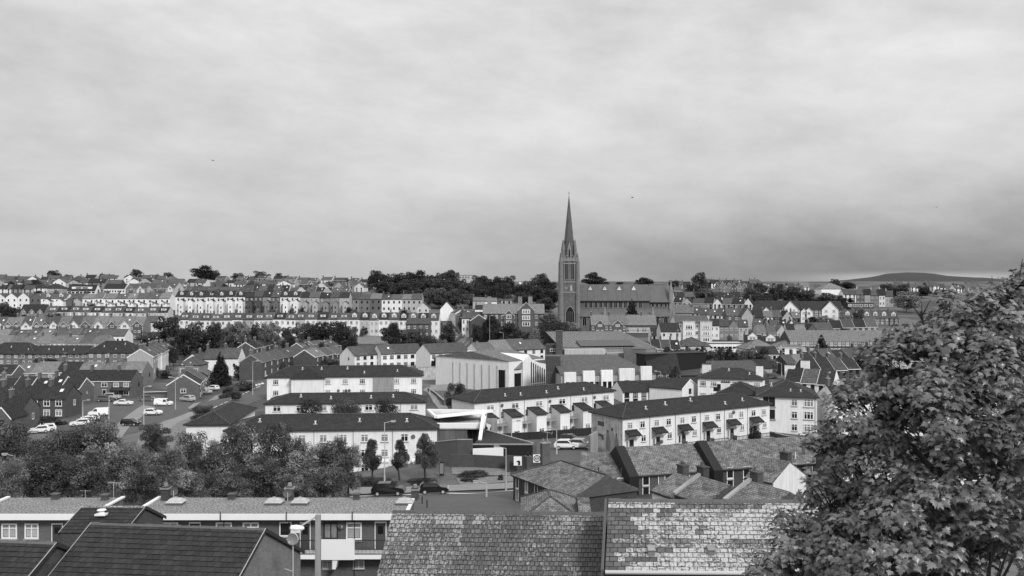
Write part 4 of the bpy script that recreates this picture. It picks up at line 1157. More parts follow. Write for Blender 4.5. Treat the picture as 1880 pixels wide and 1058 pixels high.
row('{c} low house', 'the lower row behind the leafy tree', (1540, 860, 910, 105), (1800, 860, 910, 105), 4, 8, 2.4, 'gable', ['brickdark', 'white'], 'slatelichen', W2, 1)
# ---------------------------------------------------------------- special buildings (their ground first, so that the terrain meets it)
def frame(L, Rr, d):
    DL = L[3] if len(L) > 3 else Dof(L[2])
    DR = Rr[3] if len(Rr) > 3 else DL
    a, b = P(L[0], L[1], DL), P(Rr[0], Rr[1], DR)
    h = (L[2] - L[1]) / F * DL
    u = Vector((b.x - a.x, b.y - a.y))
    w_ = u.length
    u.normalize()
    nn = Vector((-u.y, u.x))
    c = Vector(((a.x + b.x) / 2, (a.y + b.y) / 2)) + nn * d / 2
    z = a.z - h
    for fx in (-.5, 0, .5):
        for fy in (-.5, 0, .5):
            q = c + u * (w_ * fx) + nn * (d * fy)
            CTRL.append((q.x, q.y, z))
    return (c.x, c.y, z), math.atan2(u.y, u.x), w_, h


CATH = dict(D=462.0)
k_ = CATH['D'] / F
cath_z = CZ - (604 - EY) * k_
for px in range(1030, 1240, 20):
    for dy in (0, 12, 24):
        CTRL.append(((px - CX) * k_, CATH['D'] + dy, cath_z))
PIL = frame((934, 664, 722, 250), (1004, 664, 722, 262), 30)
WHS = frame((1030, 643, 672, 285), (1204, 647, 672, 290), 26)
BLK = frame((1030, 690, 715, 236), (1204, 690, 715, 240), 14)
MUS = frame((800, 787, 842, 156), (890, 787, 842, 156), 14)
for px in range(826, 990, 14):
    for py, D in ((846 if px < 945 else 858, 146.5), (870, 139.5), (893, 134)):
        q = P(px, py, D)
        CTRL.append((q.x, q.y, q.z))
FLT = frame((-60, 945, 1075, 75), (232, 945, 1075, 75), 6)
FLT2 = frame((268, 945, 1075, 75), (742, 945, 1075, 75), 6)
for (px, D, z) in ((100, 45, 11), (300, 45, 11), (480, 44, 11), (700, 38, 12), (900, 37, 12.5), (1100, 36, 13), (1300, 36, 13.5), (1480, 36, 13.5), (1750, 15, 18.5), (1600, 20, 17)):
    CTRL.append(((px - CX) / F * D, D, z))

# ---------------------------------------------------------------- ground
def ground():
    Ds = np.concatenate([np.arange(6, 60, 2.0), np.arange(60, 340, 2.5), np.arange(340, 720, 5.0), np.arange(720, 1100, 20.0), [1200, 1400, 1800, 2500, 4000, 8000, 16000, 30000]])
    ss = np.linspace(-1, 1, 181)
    X = ss[None, :] * (0.66 * Ds[:, None] + 30)
    Y = np.repeat(Ds[:, None], len(ss), 1)
    Z = terr(X.ravel(), Y.ravel()).reshape(X.shape)
    nr, nc = X.shape
    v = np.stack([X, Y, Z], -1).reshape(-1, 3)
    # behind and beside the camera the ground runs on
    f = [(i * nc + j, i * nc + j + 1, (i + 1) * nc + j + 1, (i + 1) * nc + j) for i in range(nr - 1) for j in range(nc - 1)]
    me = bpy.data.meshes.new('ground')
    me.from_pydata(v.tolist(), [], f)
    t = base('groundmat')
    g = t.n('ShaderNodeNewGeometry').outputs['Position']
    a = t.noise(g, 0.035, 6.0, 0.6)
    b = t.noise(g, 0.5, 5.0, 0.6)
    c = t.m('ADD', t.smooth(a, .42, .58, .055, .12), t.m('MULTIPLY', t.m('SUBTRACT', b, .5), .08))
    finish(t, t.grey(c), .95)
    me.materials.append(M['groundmat'])
    me.polygons.foreach_set('use_smooth', [True] * len(f))
    me.update()
    o = link('ground', me)
    o['kind'] = 'structure'


ground()


def mountain():
    b = []
    fs = []
    D0, D1, n, k = 7000.0, 11000.0, 90, 14
    for j in range(k + 1):
        D = D0 + (D1 - D0) * j / k
        for i in range(n + 1):
            px = 1380 + (2300 - 1380) * i / n
            yy = float(np.interp(px, [1380, 1440, 1530, 1600, 1630, 1665, 1700, 1740, 1830, 2000, 2300], [528, 521, 517, 509, 503, 500.5, 501.5, 507, 512, 518, 527]))
            z = CZ - (yy - EY) / F * 9500
            prof = math.sin(min(1, j / (k * .62)) * math.pi / 2)
            x = (px - CX) / F * D
            b.append((x, D, -20 + (z + 20) * prof + 6 * math.sin(px * .07 + j) * prof * (1 if j < 8 else 0)))
    for j in range(k):
        for i in range(n):
            a = j * (n + 1) + i
            fs.append((a, a + 1, a + n + 2, a + n + 1))
    me = bpy.data.meshes.new('hills')
    me.from_pydata(b, [], fs)
    me.materials.append(M['hill'])
    me.polygons.foreach_set('use_smooth', [True] * len(fs))
    me.update()
    link('hills', me)['kind'] = 'structure'


mountain()
for H in HOUSES:
    build_house(H)

# ---------------------------------------------------------------- cathedral
def cathedral():
    D = CATH['D']
    k = k_

    def X(px):
        return (px - 1045.5) * k

    def Z(py):
        return CZ - (py - EY) * k - cath_z
    r = thing('cathedral', 'stone cathedral with tall spire rising above the whole town', 'cathedral', ((1045.5 - CX) * k, D, cath_z))
    t = 4.25                                            # half width of the tower
    b = MB()
    b.box(-t, 0, -5, t, 2 * t, Z(480))
    link('tower', b.mesh('tower', ['ashlar']), r)
    bands = MB()
    for y in (538, 519, 485):
        bands.box(-t - .25, -.25, Z(y), t + .25, 2 * t + .25, Z(y) + .6)
    link('string_course', bands.mesh('string_course', ['stonelight']), r)
    for sx in (-1, 1):
        for yy in (0, 2 * t):
            bt = MB()
            zs = [(-5, 1.35), (Z(575), 1.2), (Z(540), 1.05), (Z(505), .92), (Z(480), .8)]
            for (z0, h0), (z1, h1) in zip(zs, zs[1:]):
                bt.tube((sx * t, yy, z0), (sx * t, yy, z1), h0 * 1.08, h0, 8)
                bt.tube((sx * t, yy, z1 - .35), (sx * t, yy, z1), h0 * 1.15, h0 * .9, 8)
            bt.tube((sx * t, yy, Z(480)), (sx * t, yy, Z(462)), .7, .06, 8)
            link('buttress', bt.mesh('buttress', ['stonebuttress']), r)
    lou = lancet(1.9, 12.0, 3, 'black')
    for xx in (-1.5, 1.5):
        link('belfry_opening', lou, r, (xx, 0, Z(513)))
    link('belfry_opening', lou, r, (-t, 2.8, Z(513)), R(-90))
    link('belfry_opening', lou, r, (-t, 5.7, Z(513)), R(-90))
    par = MB()
    par.box(-t - .35, -.35, Z(480), t + .35, .1, Z(480) + 1.5)
    par.box(-t - .35, 2 * t - .1, Z(480), t + .35, 2 * t + .35, Z(480) + 1.5)
    par.box(-t - .35, .1, Z(480), -t + .1, 2 * t - .1, Z(480) + 1.5)
    par.box(t - .1, .1, Z(480), t + .35, 2 * t - .1, Z(480) + 1.5)
    for i in range(9):
        x = -t + .6 + i * (2 * t - 1.2) / 8
        par.box(x - .32, -.37, Z(480) + 1.5, x + .32, .05, Z(480) + 2.1)
    link('parapet', par.mesh('parapet', ['stonelight']), r)
    sp = MB()
    zb, zt = Z(480), Z(358)
    for i in range(8):
        a0, a1 = (i + .5) * math.pi / 4, (i + 1.5) * math.pi / 4
        q0 = (3.75 * math.cos(a0), t + 3.75 * math.sin(a0), zb)
        q1 = (3.75 * math.cos(a1), t + 3.75 * math.sin(a1), zb)
        sp.poly([q0, q1, (.12 * math.cos(a1), t + .12 * math.sin(a1), zt), (.12 * math.cos(a0), t + .12 * math.sin(a0), zt)])
    for zf in (.3, .31):
        rr = 3.75 * (1 - zf) + .1
        sp.tube((0, t, zb + (zt - zb) * zf), (0, t, zb + (zt - zb) * (zf + .006)), rr * 1.03, rr * 1.02, 8)
    so = link('spire', sp.mesh('spire', ['stone']), r)
    for i in range(4):
        a = i * math.pi / 2 - math.pi / 2
        lu = MB()
        lu.prism([(-1.0, 0), (1.0, 0), (1.0, 6.5), (0, 10.5), (-1.0, 6.5)], lambda p, e: (p[0], 2.6 if e else -.5, p[1]), 0)
        lu.prism([(-.42, .8), (.42, .8), (.42, 5.6), (0, 6.8), (-.42, 5.6)], lambda p, e: (p[0], -.53 if e else -.56, p[1]), 1)
        link('spire_light', lu.mesh('spire_light', ['stonelight', 'black']), so, (2.9 * math.cos(a), t + 2.9 * math.sin(a), zb), a + math.pi / 2)
    for sx in (-1, 1):
        for sy in (-1, 1):
            pn = MB()
            pn.tube((0, 0, 0), (0, 0, 6), .85, .75, 6)
            pn.tube((0, 0, 6), (0, 0, 11.5), .9, .05, 6)
            link('pinnacle', pn.mesh('pinnacle', ['stonebuttress']), r, (sx * 3.1, t + sy * 3.1, zb))
    cr = MB()
    cr.tube((0, t, zt - .3), (0, t, zt + 2.4), .1, .07, 6)
    cr.box(-.55, t - .07, zt + 1.3, .55, t + .07, zt + 1.5)
    link('cross', cr.mesh('cross', ['darkgrey']), so)
    for dx, dz in ((-1.6, 524),):
        cl = MB()
        cl.tube((dx, -.06, Z(529)), (dx, .0, Z(529)), .7, n=14)
        link('clock', cl.mesh('clock', ['stonelight']), r)
    ni = MB()
    ni.prism([(-.5, 0), (.5, 0), (.5, 2.6), (0, 3.4), (-.5, 2.6)], lambda p, e: (p[0] + .9, .0 if e else -.25, p[1] + Z(535)))
    link('niche', ni.mesh('niche', ['palegrey']), r)
    bw = lancet(4.2, 10.5, 4, 'glassdark')
    link('window', bw, r, (.3, 0, Z(601)))
    # nave, chancel, aisle
    x0, x1, x2 = t + .2, X(1195), X(1234)
    ny = 2 * t * .5

    def hall(a, c, ye, yr, dep, y0, nm, ov=.3):
        wl = MB()
        wl.prism([(y0, -5), (y0 + dep, -5), (y0 + dep, Z(ye)), (y0 + dep / 2, Z(yr) - .3), (y0, Z(ye))], lambda p, e: (c if e else a, p[0], p[1]))
        link(nm, wl.mesh(nm, ['ashlar']), r)
        rf = MB()
        s = (Z(yr) - Z(ye)) / (dep / 2)
        prof = [(y0 - .5, Z(ye) - .5 * s), (y0 + dep / 2, Z(yr)), (y0 + dep + .5, Z(ye) - .5 * s), (y0 + dep + .5, Z(ye) - .5 * s + .35), (y0 + dep / 2, Z(yr) + .35), (y0 - .5, Z(ye) - .5 * s + .35)]
        rf.prism(prof, lambda p, e: ((c + ov) if e else (a - .1), p[0], p[1]))
        rf.box(a, y0 - .75, Z(ye) - .5 * s - .35, c, y0 - .51, Z(ye) - .5 * s + .15, 1)
        return link('roof', rf.mesh('roof', ['copper', 'black']), r)
    rn = hall(x0, x1, 551, 523.5, 11.5, 4.5, 'nave')
    hall(x1 + .2, x2, 553.5, 525.5, 11.0, 4.7, 'chancel')
    dm = MB()
    dm.prism([(-1.7, 0), (1.7, 0), (0, 3.0)], lambda p, e: (p[0], 2.4 if e else 0, p[1]), 0)
    dm.prism([(-1.25, .2), (1.25, .2), (0, 2.4)], lambda p, e: (p[0], -.02 if e else -.08, p[1]), 1)
    dmm = dm.mesh('dormer', ['copper', 'cream'])
    s_ = (Z(523.5) - Z(551)) / 5.75
    for px in (1086, 1113, 1140, 1167):
        link('dormer', dmm, rn, (X(px), 4.5 + (Z(535) - Z(551)) / s_ - .2, Z(535) + .35))
        ln = MB()
        y_a, y_b = 4.5 + .3, 4.5 + (Z(535) - Z(551)) / s_
        for sx in (-1, 1):
            ln.tube((sx * 1.75, y_a, Z(551) + .3 * s_ + .38), (sx * 1.75, y_b, Z(535) + .38), .09, n=4)
        link('roof_rib', ln.mesh('roof_rib', ['copper']), rn, (X(px), 0, 0))
    cw = lancet(1.5, 4.0, 2, 'glassdark')
    for px in (1077, 1086, 1095.5, 1104.5, 1113.5, 1123, 1132, 1141, 1150, 1159, 1168.5, 1178):
        link('window', cw, r, (X(px), 4.5, Z(565.5)))
    for px in (1201, 1209, 1217, 1225):
        link('window', lancet(1.1, 2.8, 1, 'glassdark'), r, (X(px), 4.7, Z(564)))
    al = MB()
    al.box(x0, -.5, -5, x2 - 1.5, 4.49, Z(581), 0)
    link('aisle', al.mesh('aisle', ['ashlar']), r)
    ar = MB()
    ar.prism([(-1.1, Z(581) - .3), (4.48, Z(568)), (4.48, Z(568) + .3), (-1.1, Z(581) + .1)], lambda p, e: (x2 - 1.2 if e else x0, p[0], p[1]))
    link('aisle_roof', ar.mesh('aisle_roof', ['copper']), r)
    for px in (1073, 1088, 1103, 1118, 1133, 1148, 1163, 1178, 1193, 1208, 1222):
        link('window', lancet(1.9, 4.6, 2, 'glassdark'), r, (X(px), -.5, Z(598)))
    for px in (1110, 1198, 1236):
        pn = MB()
        pn.box(-.8, -.8, -5, .8, .8, Z(575))
        pn.tube((0, 0, Z(575)), (0, 0, Z(562)), .95, .05, 4)
        link('pinnacle', pn.mesh('pinnacle', ['stonelight']), r, (X(px), -1.2, 0))
    for yy in (4.9, 15.2):
        pn = MB()
        pn.box(-.9, -.9, -5, .9, .9, Z(533))
        pn.tube((0, 0, Z(533)), (0, 0, Z(515)), 1.0, .05, 8)
        link('pinnacle', pn.mesh('pinnacle', ['stonelight']), r, (x2 + .2, yy, 0))
    return r


def lancet(w_, h_, bars, gm):
    """pointed window: stone surround standing proud, dark infill, mullions; foot at z = 0"""
    def mk():
        b = MB()
        n = 6

        def arch(hw, top, base_):
            pts = [(-hw, base_), (hw, base_)]
            sp = top - hw * 1.7
            for i in range(n + 1):
                a = i / n
                pts.append((hw * (1 - a ** 1.6), sp + (top - sp) * (1 - (1 - a) ** 1.5)))
            for i in range(n - 1, -1, -1):
                a = i / n
                pts.append((-hw * (1 - a ** 1.6), sp + (top - sp) * (1 - (1 - a) ** 1.5)))
            return pts
        inn = arch(w_ / 2, h_, 0)
        out = arch(w_ / 2 + .3, h_ + .4, -.25)
        b.poly([(x, -.02, z) for x, z in inn], 0)
        for i in range(len(inn)):
            j = (i + 1) % len(inn)
            b.poly([(out[i][0], -.2, out[i][1]), (out[j][0], -.2, out[j][1]), (inn[j][0], -.2, inn[j][1]), (inn[i][0], -.2, inn[i][1])], 1)
            b.poly([(inn[i][0], -.2, inn[i][1]), (inn[j][0], -.2, inn[j][1]), (inn[j][0], .0, inn[j][1]), (inn[i][0], .0, inn[i][1])], 1)
            b.poly([(out[i][0], -.2, out[i][1]), (out[i][0], .0, out[i][1]), (out[j][0], .0, out[j][1]), (out[j][0], -.2, out[j][1])], 1)
        for k in range(1, bars):
            x = -w_ / 2 + w_ * k / bars
            b.box(x - .07, -.14, 0, x + .07, -.03, h_ - w_ * .55, 1)
        return b.mesh('window', [gm, 'stonelight'])
    return cached(('lancet', w_, h_, bars, gm), mk)


cathedral()


# ---------------------------------------------------------------- extra parts of the white blocks
def wn(H, face, px_u, z, w_, h_, st='w2'):
    o = put(H['o_'], 'window', face, px_u, z, w_, h_, H['w'], H['d'], st)
    return o


def pipe(H, u, face='f'):
    b = MB()
    b.tube((0, -.07, -.5), (0, -.07, H['h'] - .1), .05, n=6)
    return link('drainpipe', cached(('pipe', H['h']), lambda: b.mesh('drainpipe', ['trimgrey'])), H['o_'], (u, -H['d'] / 2, 0))


def dish(H, u, z, face='f'):
    loc, rz = {'f': ((u, -H['d'] / 2, z), 0), 'l': ((-H['w'] / 2, u, z), R(-90))}[face]
    return link('satellite_dish', cached('dish', dish_mesh), H['o_'], loc, rz)


def canopy_mesh():
    b = MB()
    b.prism([(0, .75), (0, .9), (-1.35, .12), (-1.35, 0)], lambda p, e: (1.35 if e else -1.35, p[0], p[1]), 0)
    b.box(-1.36, -1.4, -.12, 1.36, -1.351, .1, 1)
    for s in (-1, 1):
        b.tube((s * 1.2, -.05, -.9), (s * 1.2, -1.2, .0), .05, n=5, mi=1)
    return b.mesh('door_canopy', ['tile', 'trimdark'])


def garden_fence_mesh():
    b = MB()
    for i in range(12):
        b.box(-1.9 + i * .34, -.03, 0, -1.9 + i * .34 + .06, .03, 1.0)
    b.box(-2, -.05, .85, 2.1, -.031, .95)
    b.box(-2, -.05, .2, 2.1, -.031, .3)
    return b.mesh('front_railing', ['trimdark'])


H = R1[0]
wd_, hh = H['w'], H['h']
n6 = 6
for i in range(n6):
    c = -wd_ / 2 + (i + .5) * wd_ / n6
    uw = wd_ / n6
    wn(H, 'f', c - uw * .23, hh * .77, 1.15, 1.25, 'w2')
    wn(H, 'f', c + uw * .23, hh * .77, 1.15, 1.25, 'w2')
    wn(H, 'f', c + uw * .27, hh * .36, 1.1, 1.2, 'w2')
    put(H['o_'], 'door', 'f', c - uw * .18, 1.1, 1.0, 2.15, H['w'], H['d'])
    wn(H, 'f', c - uw * .34, 1.25, .5, 1.6, 'w1')
    link('door_canopy', cached('canopy', canopy_mesh), H['o_'], (c - uw * .2, -H['d'] / 2, hh * .5))
    link('front_railing', cached('grail', garden_fence_mesh), H['o_'], (c - uw * .05, -H['d'] / 2 - 2.4, .1))
    if i:
        pipe(H, c - uw * .5)
for u, z in ((wd_ * .23, hh * .86), (-wd_ * .12, hh * .38), (-wd_ * .26, hh * .2), (-wd_ * .3, .6)):
    dish(H, u, z)
mu = MB()
mu.poly([(0, -H['d'] / 2 + .1, -.5), (0, H['d'] / 2 - .1, -.5), (0, H['d'] / 2 - .1, hh - .25), (0, -H['d'] / 2 + .1, hh - .25)][::-1], 0)
mur = link('gable_mural', mu.mesh('gable_mural', ['stain']), H['o_'], (-wd_ / 2 - .015, 0, 0))
tag(mur, 'faded grey painted gable end', None)


def mural_bits():
    b = MB()
    x = -.02
    b.poly([(x, 2.6, 3.9), (x, .7, 3.9), (x, .7, 4.7), (x, 2.6, 4.7)], 0)
    b.poly([(x, 3.0, 1.5), (x, .8, 1.5), (x, .9, 2.4), (x, 2.9, 2.5)], 0)
    b.poly([(x - .002, 2.7, 1.55), (x - .002, 1.2, 1.55), (x - .002, 1.6, 2.0), (x - .002, 2.2, 2.1)], 1)
    # three plain standing shapes, no likenesses
    for y, s, m in ((-.4, 1.0, 2), (-1.6, 1.15, 1), (-2.8, .9, 2)):
        b.poly([(x - .004, y + .55 * s, -.2), (x - .004, y - .55 * s, -.2), (x - .004, y - .7 * s, 1.9 * s), (x - .004, y - .25 * s, 2.9 * s), (x - .004, y + .3 * s, 2.9 * s), (x - .004, y + .6 * s, 1.8 * s)], m)
        b.poly([(x - .005, y + .26 * s * math.cos(a), 3.2 * s + .32 * s * math.sin(a)) for a in np.linspace(6.28, 0, 10)[:-1]], 0)
    b.poly([(x, 4.1, 2.7), (x, 3.0, 2.7), (x, 2.8, 3.6), (x, 4.0, 3.4)], 3)
    return b.mesh('mural_figure', ['darkgrey', 'palegrey', 'grey', 'concrete'])


link('mural_figure', mural_bits(), mur)

H = R2[0]
wd_, hh = H['w'], H['h']
n6 = 6
uw = wd_ / n6


def stair_mesh(h0):
    b = MB()
    b.prism([(-3.3, -1.6), (0, -1.6), (0, h0 + 1.0), (-3.3, h0)], lambda p, e: (1.25 if e else -1.25, p[0], p[1]), 0)
    b.prism([(-3.7, h0 - .08), (-.01, h0 + 1.04), (-.01, h0 + 1.22), (-3.7, h0 + .1)], lambda p, e: (1.5 if e else -1.5, p[0], p[1]), 1)
    return b.mesh('stair_tower', ['white', 'tile'])


def balcony_mesh(w_):
    b = MB()
    b.box(-w_ / 2, -1.8, -.3, w_ / 2, 0, 0, 0)
    for i in range(13):
        x = -w_ / 2 + i * w_ / 12
        b.box(x - .02, -1.78, 0, x + .02, -1.74, 1.0, 1)
    b.box(-w_ / 2, -1.79, 1.0, w_ / 2, -1.73, 1.06, 1)
    return b.mesh('balcony', ['concrete', 'trimgrey'])


for i in range(n6):
    c = -wd_ / 2 + (i + .5) * uw
    s = link('stair_tower', cached('stair', lambda: stair_mesh(hh * .58)), H['o_'], (c - uw * .16, -H['d'] / 2, 0))
    link('window', cached(('win', 'w2'), lambda: win_mesh('w2')), s, (0, -3.3, .8), 0, (1.3, 1, 1.1))
    link('balcony', cached('balc', lambda: balcony_mesh(uw * .5)), H['o_'], (c + uw * .33, -H['d'] / 2, hh * .36))
    wn(H, 'f', c + uw * .12, hh * .82, 1.9, 1.15, 'w2')
    wn(H, 'f', c - uw * .38, hh * .6, .85, 1.1, 'd2')
    wn(H, 'f', c + uw * .22, hh * .5, 1.0, 1.2, 'w2')
    wn(H, 'f', c + uw * .3, hh * .1, 1.4, 1.2, 'w2')
    pipe(H, c - uw * .5) if i else None
    if i % 2:
        dish(H, c - uw * .42, hh * .86)

H = R3[0]
wd_, hh = H['w'], H['h']
f_ = 1 / 285.0
bay = MB()
bw = 58 * f_ * wd_
bay.box(-bw / 2, -2.2, -2, bw / 2, 0, hh - .12, 0)
z1 = hh - .1
A = [(-bw / 2 - .4, -2.6, z1), (bw / 2 + .4, -2.6, z1), (bw / 2 + .4, .6, z1), (-bw / 2 - .4, .6, z1)]
zr = hh + 2.5
bay.poly([A[0], A[1], (0, .3, zr)], 1)
bay.poly([A[1], A[2], (0, 4.4, zr), (0, .3, zr)], 1)
bay.poly([A[3], A[0], (0, .3, zr), (0, 4.4, zr)], 1)
bay.box(-bw / 2 - .4, -2.6, z1 - .16, bw / 2 + .4, 0, z1 - .004, 2)
link('projecting_bay', bay.mesh('projecting_bay', ['white', 'tile', 'trimdark']), H['o_'], ((565 - 632.5) * f_ * wd_, -H['d'] / 2, 0))
rc = MB()
rc.box(-2.6, -.05, .1, 2.6, 0, hh - .3, 0)
rc.box(-.06, -.08, .1, .06, -.051, hh - .3, 1)
rc.box(-2.6, -.08, hh * .45, 2.6, -.051, hh * .45 + .1, 1)
link('infill_panel', rc.mesh('infill_panel', ['panel', 'trimgrey']), H['o_'], ((703 - 632.5) * f_ * wd_, -H['d'] / 2 - .12, 0))
for px in (634, 640, 620):
    dish(H, (px - 632.5) * f_ * wd_, hh * .35)
for px in (535, 684):
    pipe(H, (px - 632.5) * f_ * wd_)

H = R4[0]
for px in (560, 650, 735):
    pipe(H, (px - 634) / 294 * H['w'])

H = R5[0]
wd_, hh = H['w'], H['h']
for px in (455, 500, 553, 592, 629, 668, 705, 742, 780):
    u = (px - 608.5) / 387 * wd_
    for zf in (.82, .5, .17):
        wn(H, 'f', u, hh * zf, 1.25, 1.35 if zf > .3 else 1.5, 'w2')
for px in (647, 720, 575):
    pipe(H, (px - 608.5) / 387 * wd_)
dish(H, (758 - 608.5) / 387 * wd_, hh * .84)
for px in (688, 770):
    put(H['o_'], 'door', 'f', (px - 608.5) / 387 * wd_, 1.1, 1.0, 2.2, H['w'], H['d'])
    pw = MB()
    pw.box(-1.6, -1.1, -.4, 1.6, -.0, 2.6, 0)
    pw.box(-1.8, -1.3, 2.602, 1.8, 0, 2.8, 1)
    pw.box(-1.3, -1.13, .9, -.1, -1.101, 2.2, 2)
    pw.box(.2, -1.13, .1, 1.2, -1.101, 2.2, 1)
    link('porch', pw.mesh('porch', ['white', 'trim', 'glassdark']), H['o_'], ((px + 6 - 608.5) / 387 * wd_, -H['d'] / 2, 0))

H = R7[0]
wd_, hh = H['w'], H['h']
lv = hh / 3
for k in range(3):
    z = lv * k + lv * .58
    b = MB()
    b.box(-1.2, -.04, -1.0, 1.2, 0, 1.0, 0)
    b.box(-1.4, -.25, -1.2, 1.4, 0, -1.01, 1)
    if k:
        link('black_opening', cached('blko', lambda: b.mesh('black_opening', ['black', 'concrete'])), H['o_'], (-wd_ * .5 + 2.2, -H['d'] / 2, z))
    wn(H, 'f', wd_ * .12, z, 1.2, 1.5, 'w2')
    wn(H, 'f', wd_ * .36, z, 2.0, 1.7, 'w3')
pipe(H, -wd_ * .32)
pipe(H, wd_ * .47)


def big_chim(H, u, v, z0, w_=2.2, hh_=2.4):
    b = MB()
    b.box(-w_ / 2, -.6, -1.5, w_ / 2, .6, hh_)
    b.box(-w_ / 2 - .08, -.68, hh_ + .002, w_ / 2 + .08, .68, hh_ + .14, 1)
    for i in range(4):
        x = (i - 1.5) * w_ / 4
        b.tube((x, 0, hh_ + .14), (x, 0, hh_ + .42), .13, n=7, mi=1)
    link('chimney', b.mesh('chimney', ['white', 'trimdark']), H['o_'], (u, v, z0))


H = R6[0]
big_chim(H, -H['w'] * .42, 3.0, H['h'] + 1.2, 2.2, 1.6)
big_chim(H, H['w'] * .44, -1.0, H['h'] + 1.6, 1.7, 1.5)
for i in (0, 1):
    b = MB()
    b.box(-1.3, -.04, -.9, 1.3, 0, .9)
    link('black_opening', b.mesh('black_opening', ['black']), H['o_'], (-H['w'] * .17 + i * 3.2, -H['d'] / 2 - .02, H['h'] * .62))
H = R7b[0]
big_chim(H, -H['w'] * .33, -2.0, H['h'] + 1.0, 2.0, 1.4)
H = HOUSES[[i for i, h in enumerate(HOUSES) if 'right of the white chimneys' in h['label']][0]]
big_chim(H, -H['w'] * .4, 0, H['h'] + H['rise'] - .9, 2.6, 1.7)
big_chim(H, H['w'] * .45, 2.5, H['h'] + H['rise'] + .2, 2.2, 1.8)
H = CAN[0]
b = MB()
b.prism([(0, .7), (0, .85), (-1.6, .12), (-1.6, 0)], lambda p, e: (H['w'] * .48 if e else -H['w'] * .48, p[0], p[1]))
link('lean_to_canopy', b.mesh('lean_to_canopy', ['tile']), H['o_'], (0, -H['d'] / 2, H['h'] * .46))

# apartment gables
for H, px0, px1, gs in ((APT[0], 1391, 1470, ((1406, 4.2, .62), (1450, 8.2, 1), (1483 - 8, 3, .6))), (APT2[0], 1471, 1550, ((1484, 4.2, .62), (1523, 8.6, 1)))):
    for px, gw, k in gs:
        u = (px - (px0 + px1) / 2) / (px1 - px0) * H['w']
        hh = H['h'] * (1 if k == 1 else .8)
        o = link('front_gable', cached(('fgA', gw, k, round(hh, 1)), lambda: fgable_mesh(gw, hh + .8, 6 if k == 1 else 3, 'white', 'tile', .8)), H['o_'], (u, -H['d'] / 2, hh))
        for z in (-.6, -3.4, -6.0):
            for s in ((-1, 1) if k == 1 else (0,)):
                if hh + z > 1:
                    link('window', cached(('win', 'w3'), lambda: win_mesh('w3')), o, (s * gw * .24, -.8, z), 0, (1.6, 1, 1.5))

# college gables and chimneys
H = COLG[0]
for px, gw, k in ((934, 5.0, .9), (966, 7.6, 1.15)):
    u = (px - 943) / 114 * H['w']
    g0 = H['h'] * k
    o = link('front_gable', fgable_mesh(gw, g0 + 1, 5, 'stone', 'slatepale', .9), H['o_'], (u, -H['d'] / 2, g0))
    for z in (-.4, -3.4, -6.4):
        if g0 + z > 1:
            link('window', cached(('win', 'w3'), lambda: win_mesh('w3')), o, (0, -.9, z), 0, (gw * .5, 1, 2.1))
for px in (955, 974, 898):
    link('chimney', chim_mesh('stonelight', 3, .9, 2.0, 3.4), H['o_'], ((px - 943) / 114 * H['w'], 0, H['h'] + H['rise']), R(90))
H = GB[0]
for u in (-.12, .38):
    b = MB()
    b.box(-2.6, -1.3, -1, 2.6, 0, H['h'] + .6, 0)
    b.box(-2.8, -1.5, H['h'] + .602, 2.8, 0, H['h'] + .85, 1)
    o = link('bay', b.mesh('bay', ['cream', 'palegrey']), H['o_'], (u * H['w'], -H['d'] / 2, 0))
    for k in range(3):
        link('window', cached(('win', 'w3'), lambda: win_mesh('w3')), o, (0, -1.3, H['h'] * (.2 + .3 * k)), 0, (3.2, 1, 1.8))
# dark stacks on the low slate roofs
for H, u, nm in ((S2[0], -.5, 1), (S3[0], -.42, 1), (S1[0], -.3, 1), (S4[0], .27, 1)):
    b = MB()
    b.box(-.52, -.36, -2.2, .52, .36, 1.25, 0)
    b.box(-.58, -.42, 1.252, .58, .42, 1.38, 0)
    b.tube((-.2, 0, 1.38), (-.2, 0, 1.75), .12, n=8, mi=1)
    if H is S1[0]:
        b.tube((.22, 0, 1.38), (.22, 0, 1.7), .12, n=8, mi=1)
    link('chimney', b.mesh('chimney', ['brickdark', 'darkgrey']), H['o_'], (u * H['w'], .4, H['h'] + H['rise'] - .3))
    if H in (S2[0], S3[0]):
        p = MB()
        s = H['rise'] / (H['d'] / 2)
        p.prism([(-H['d'] / 2 - .3, H['h'] - .2), (0, H['h'] + H['rise']), (0, H['h'] + H['rise'] + .42), (-H['d'] / 2 - .3, H['h'] + .25)], lambda q, e: (.22 if e else -.22, q[0], q[1]))
        link('parapet', p.mesh('parapet', ['concrete']), H['o_'], (-H['w'] / 2, 0, 0))
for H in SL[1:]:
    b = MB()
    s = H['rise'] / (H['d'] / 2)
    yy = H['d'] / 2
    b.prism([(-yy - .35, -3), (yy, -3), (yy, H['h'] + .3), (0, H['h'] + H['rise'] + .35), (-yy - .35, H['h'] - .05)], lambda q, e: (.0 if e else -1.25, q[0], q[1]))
    link('shaded_party_wall', b.mesh('shaded_party_wall', ['black']), H['o_'], (-H['w'] / 2 - .01, 0, 0))  # black paints the shadow of the stepped gap onto the gable side
for H, us in ((SL[0], (-.1, .38)), (SL[1], (.47,)), (SL[2], (.3,))):
    for u in us:
        b = MB()
        b.tube((0, 0, -.3), (0, 0, .9), .07, n=7)
        link('vent_pipe', b.mesh('vent_pipe', ['trim' if u > .2 else 'black']), H['o_'], (u * H['w'], -H['d'] * .42, H['h'] + .5))
H = G1[0]
gw_ = MB()
yy_ = H['d'] / 2 + .25
gw_.prism([(-yy_, H['h'] - .05), (yy_, H['h'] - .05), (0, H['h'] + H['rise'] + .03)], lambda p, e: (H['w'] / 2 + (.28 if e else -.05), p[0], p[1]))
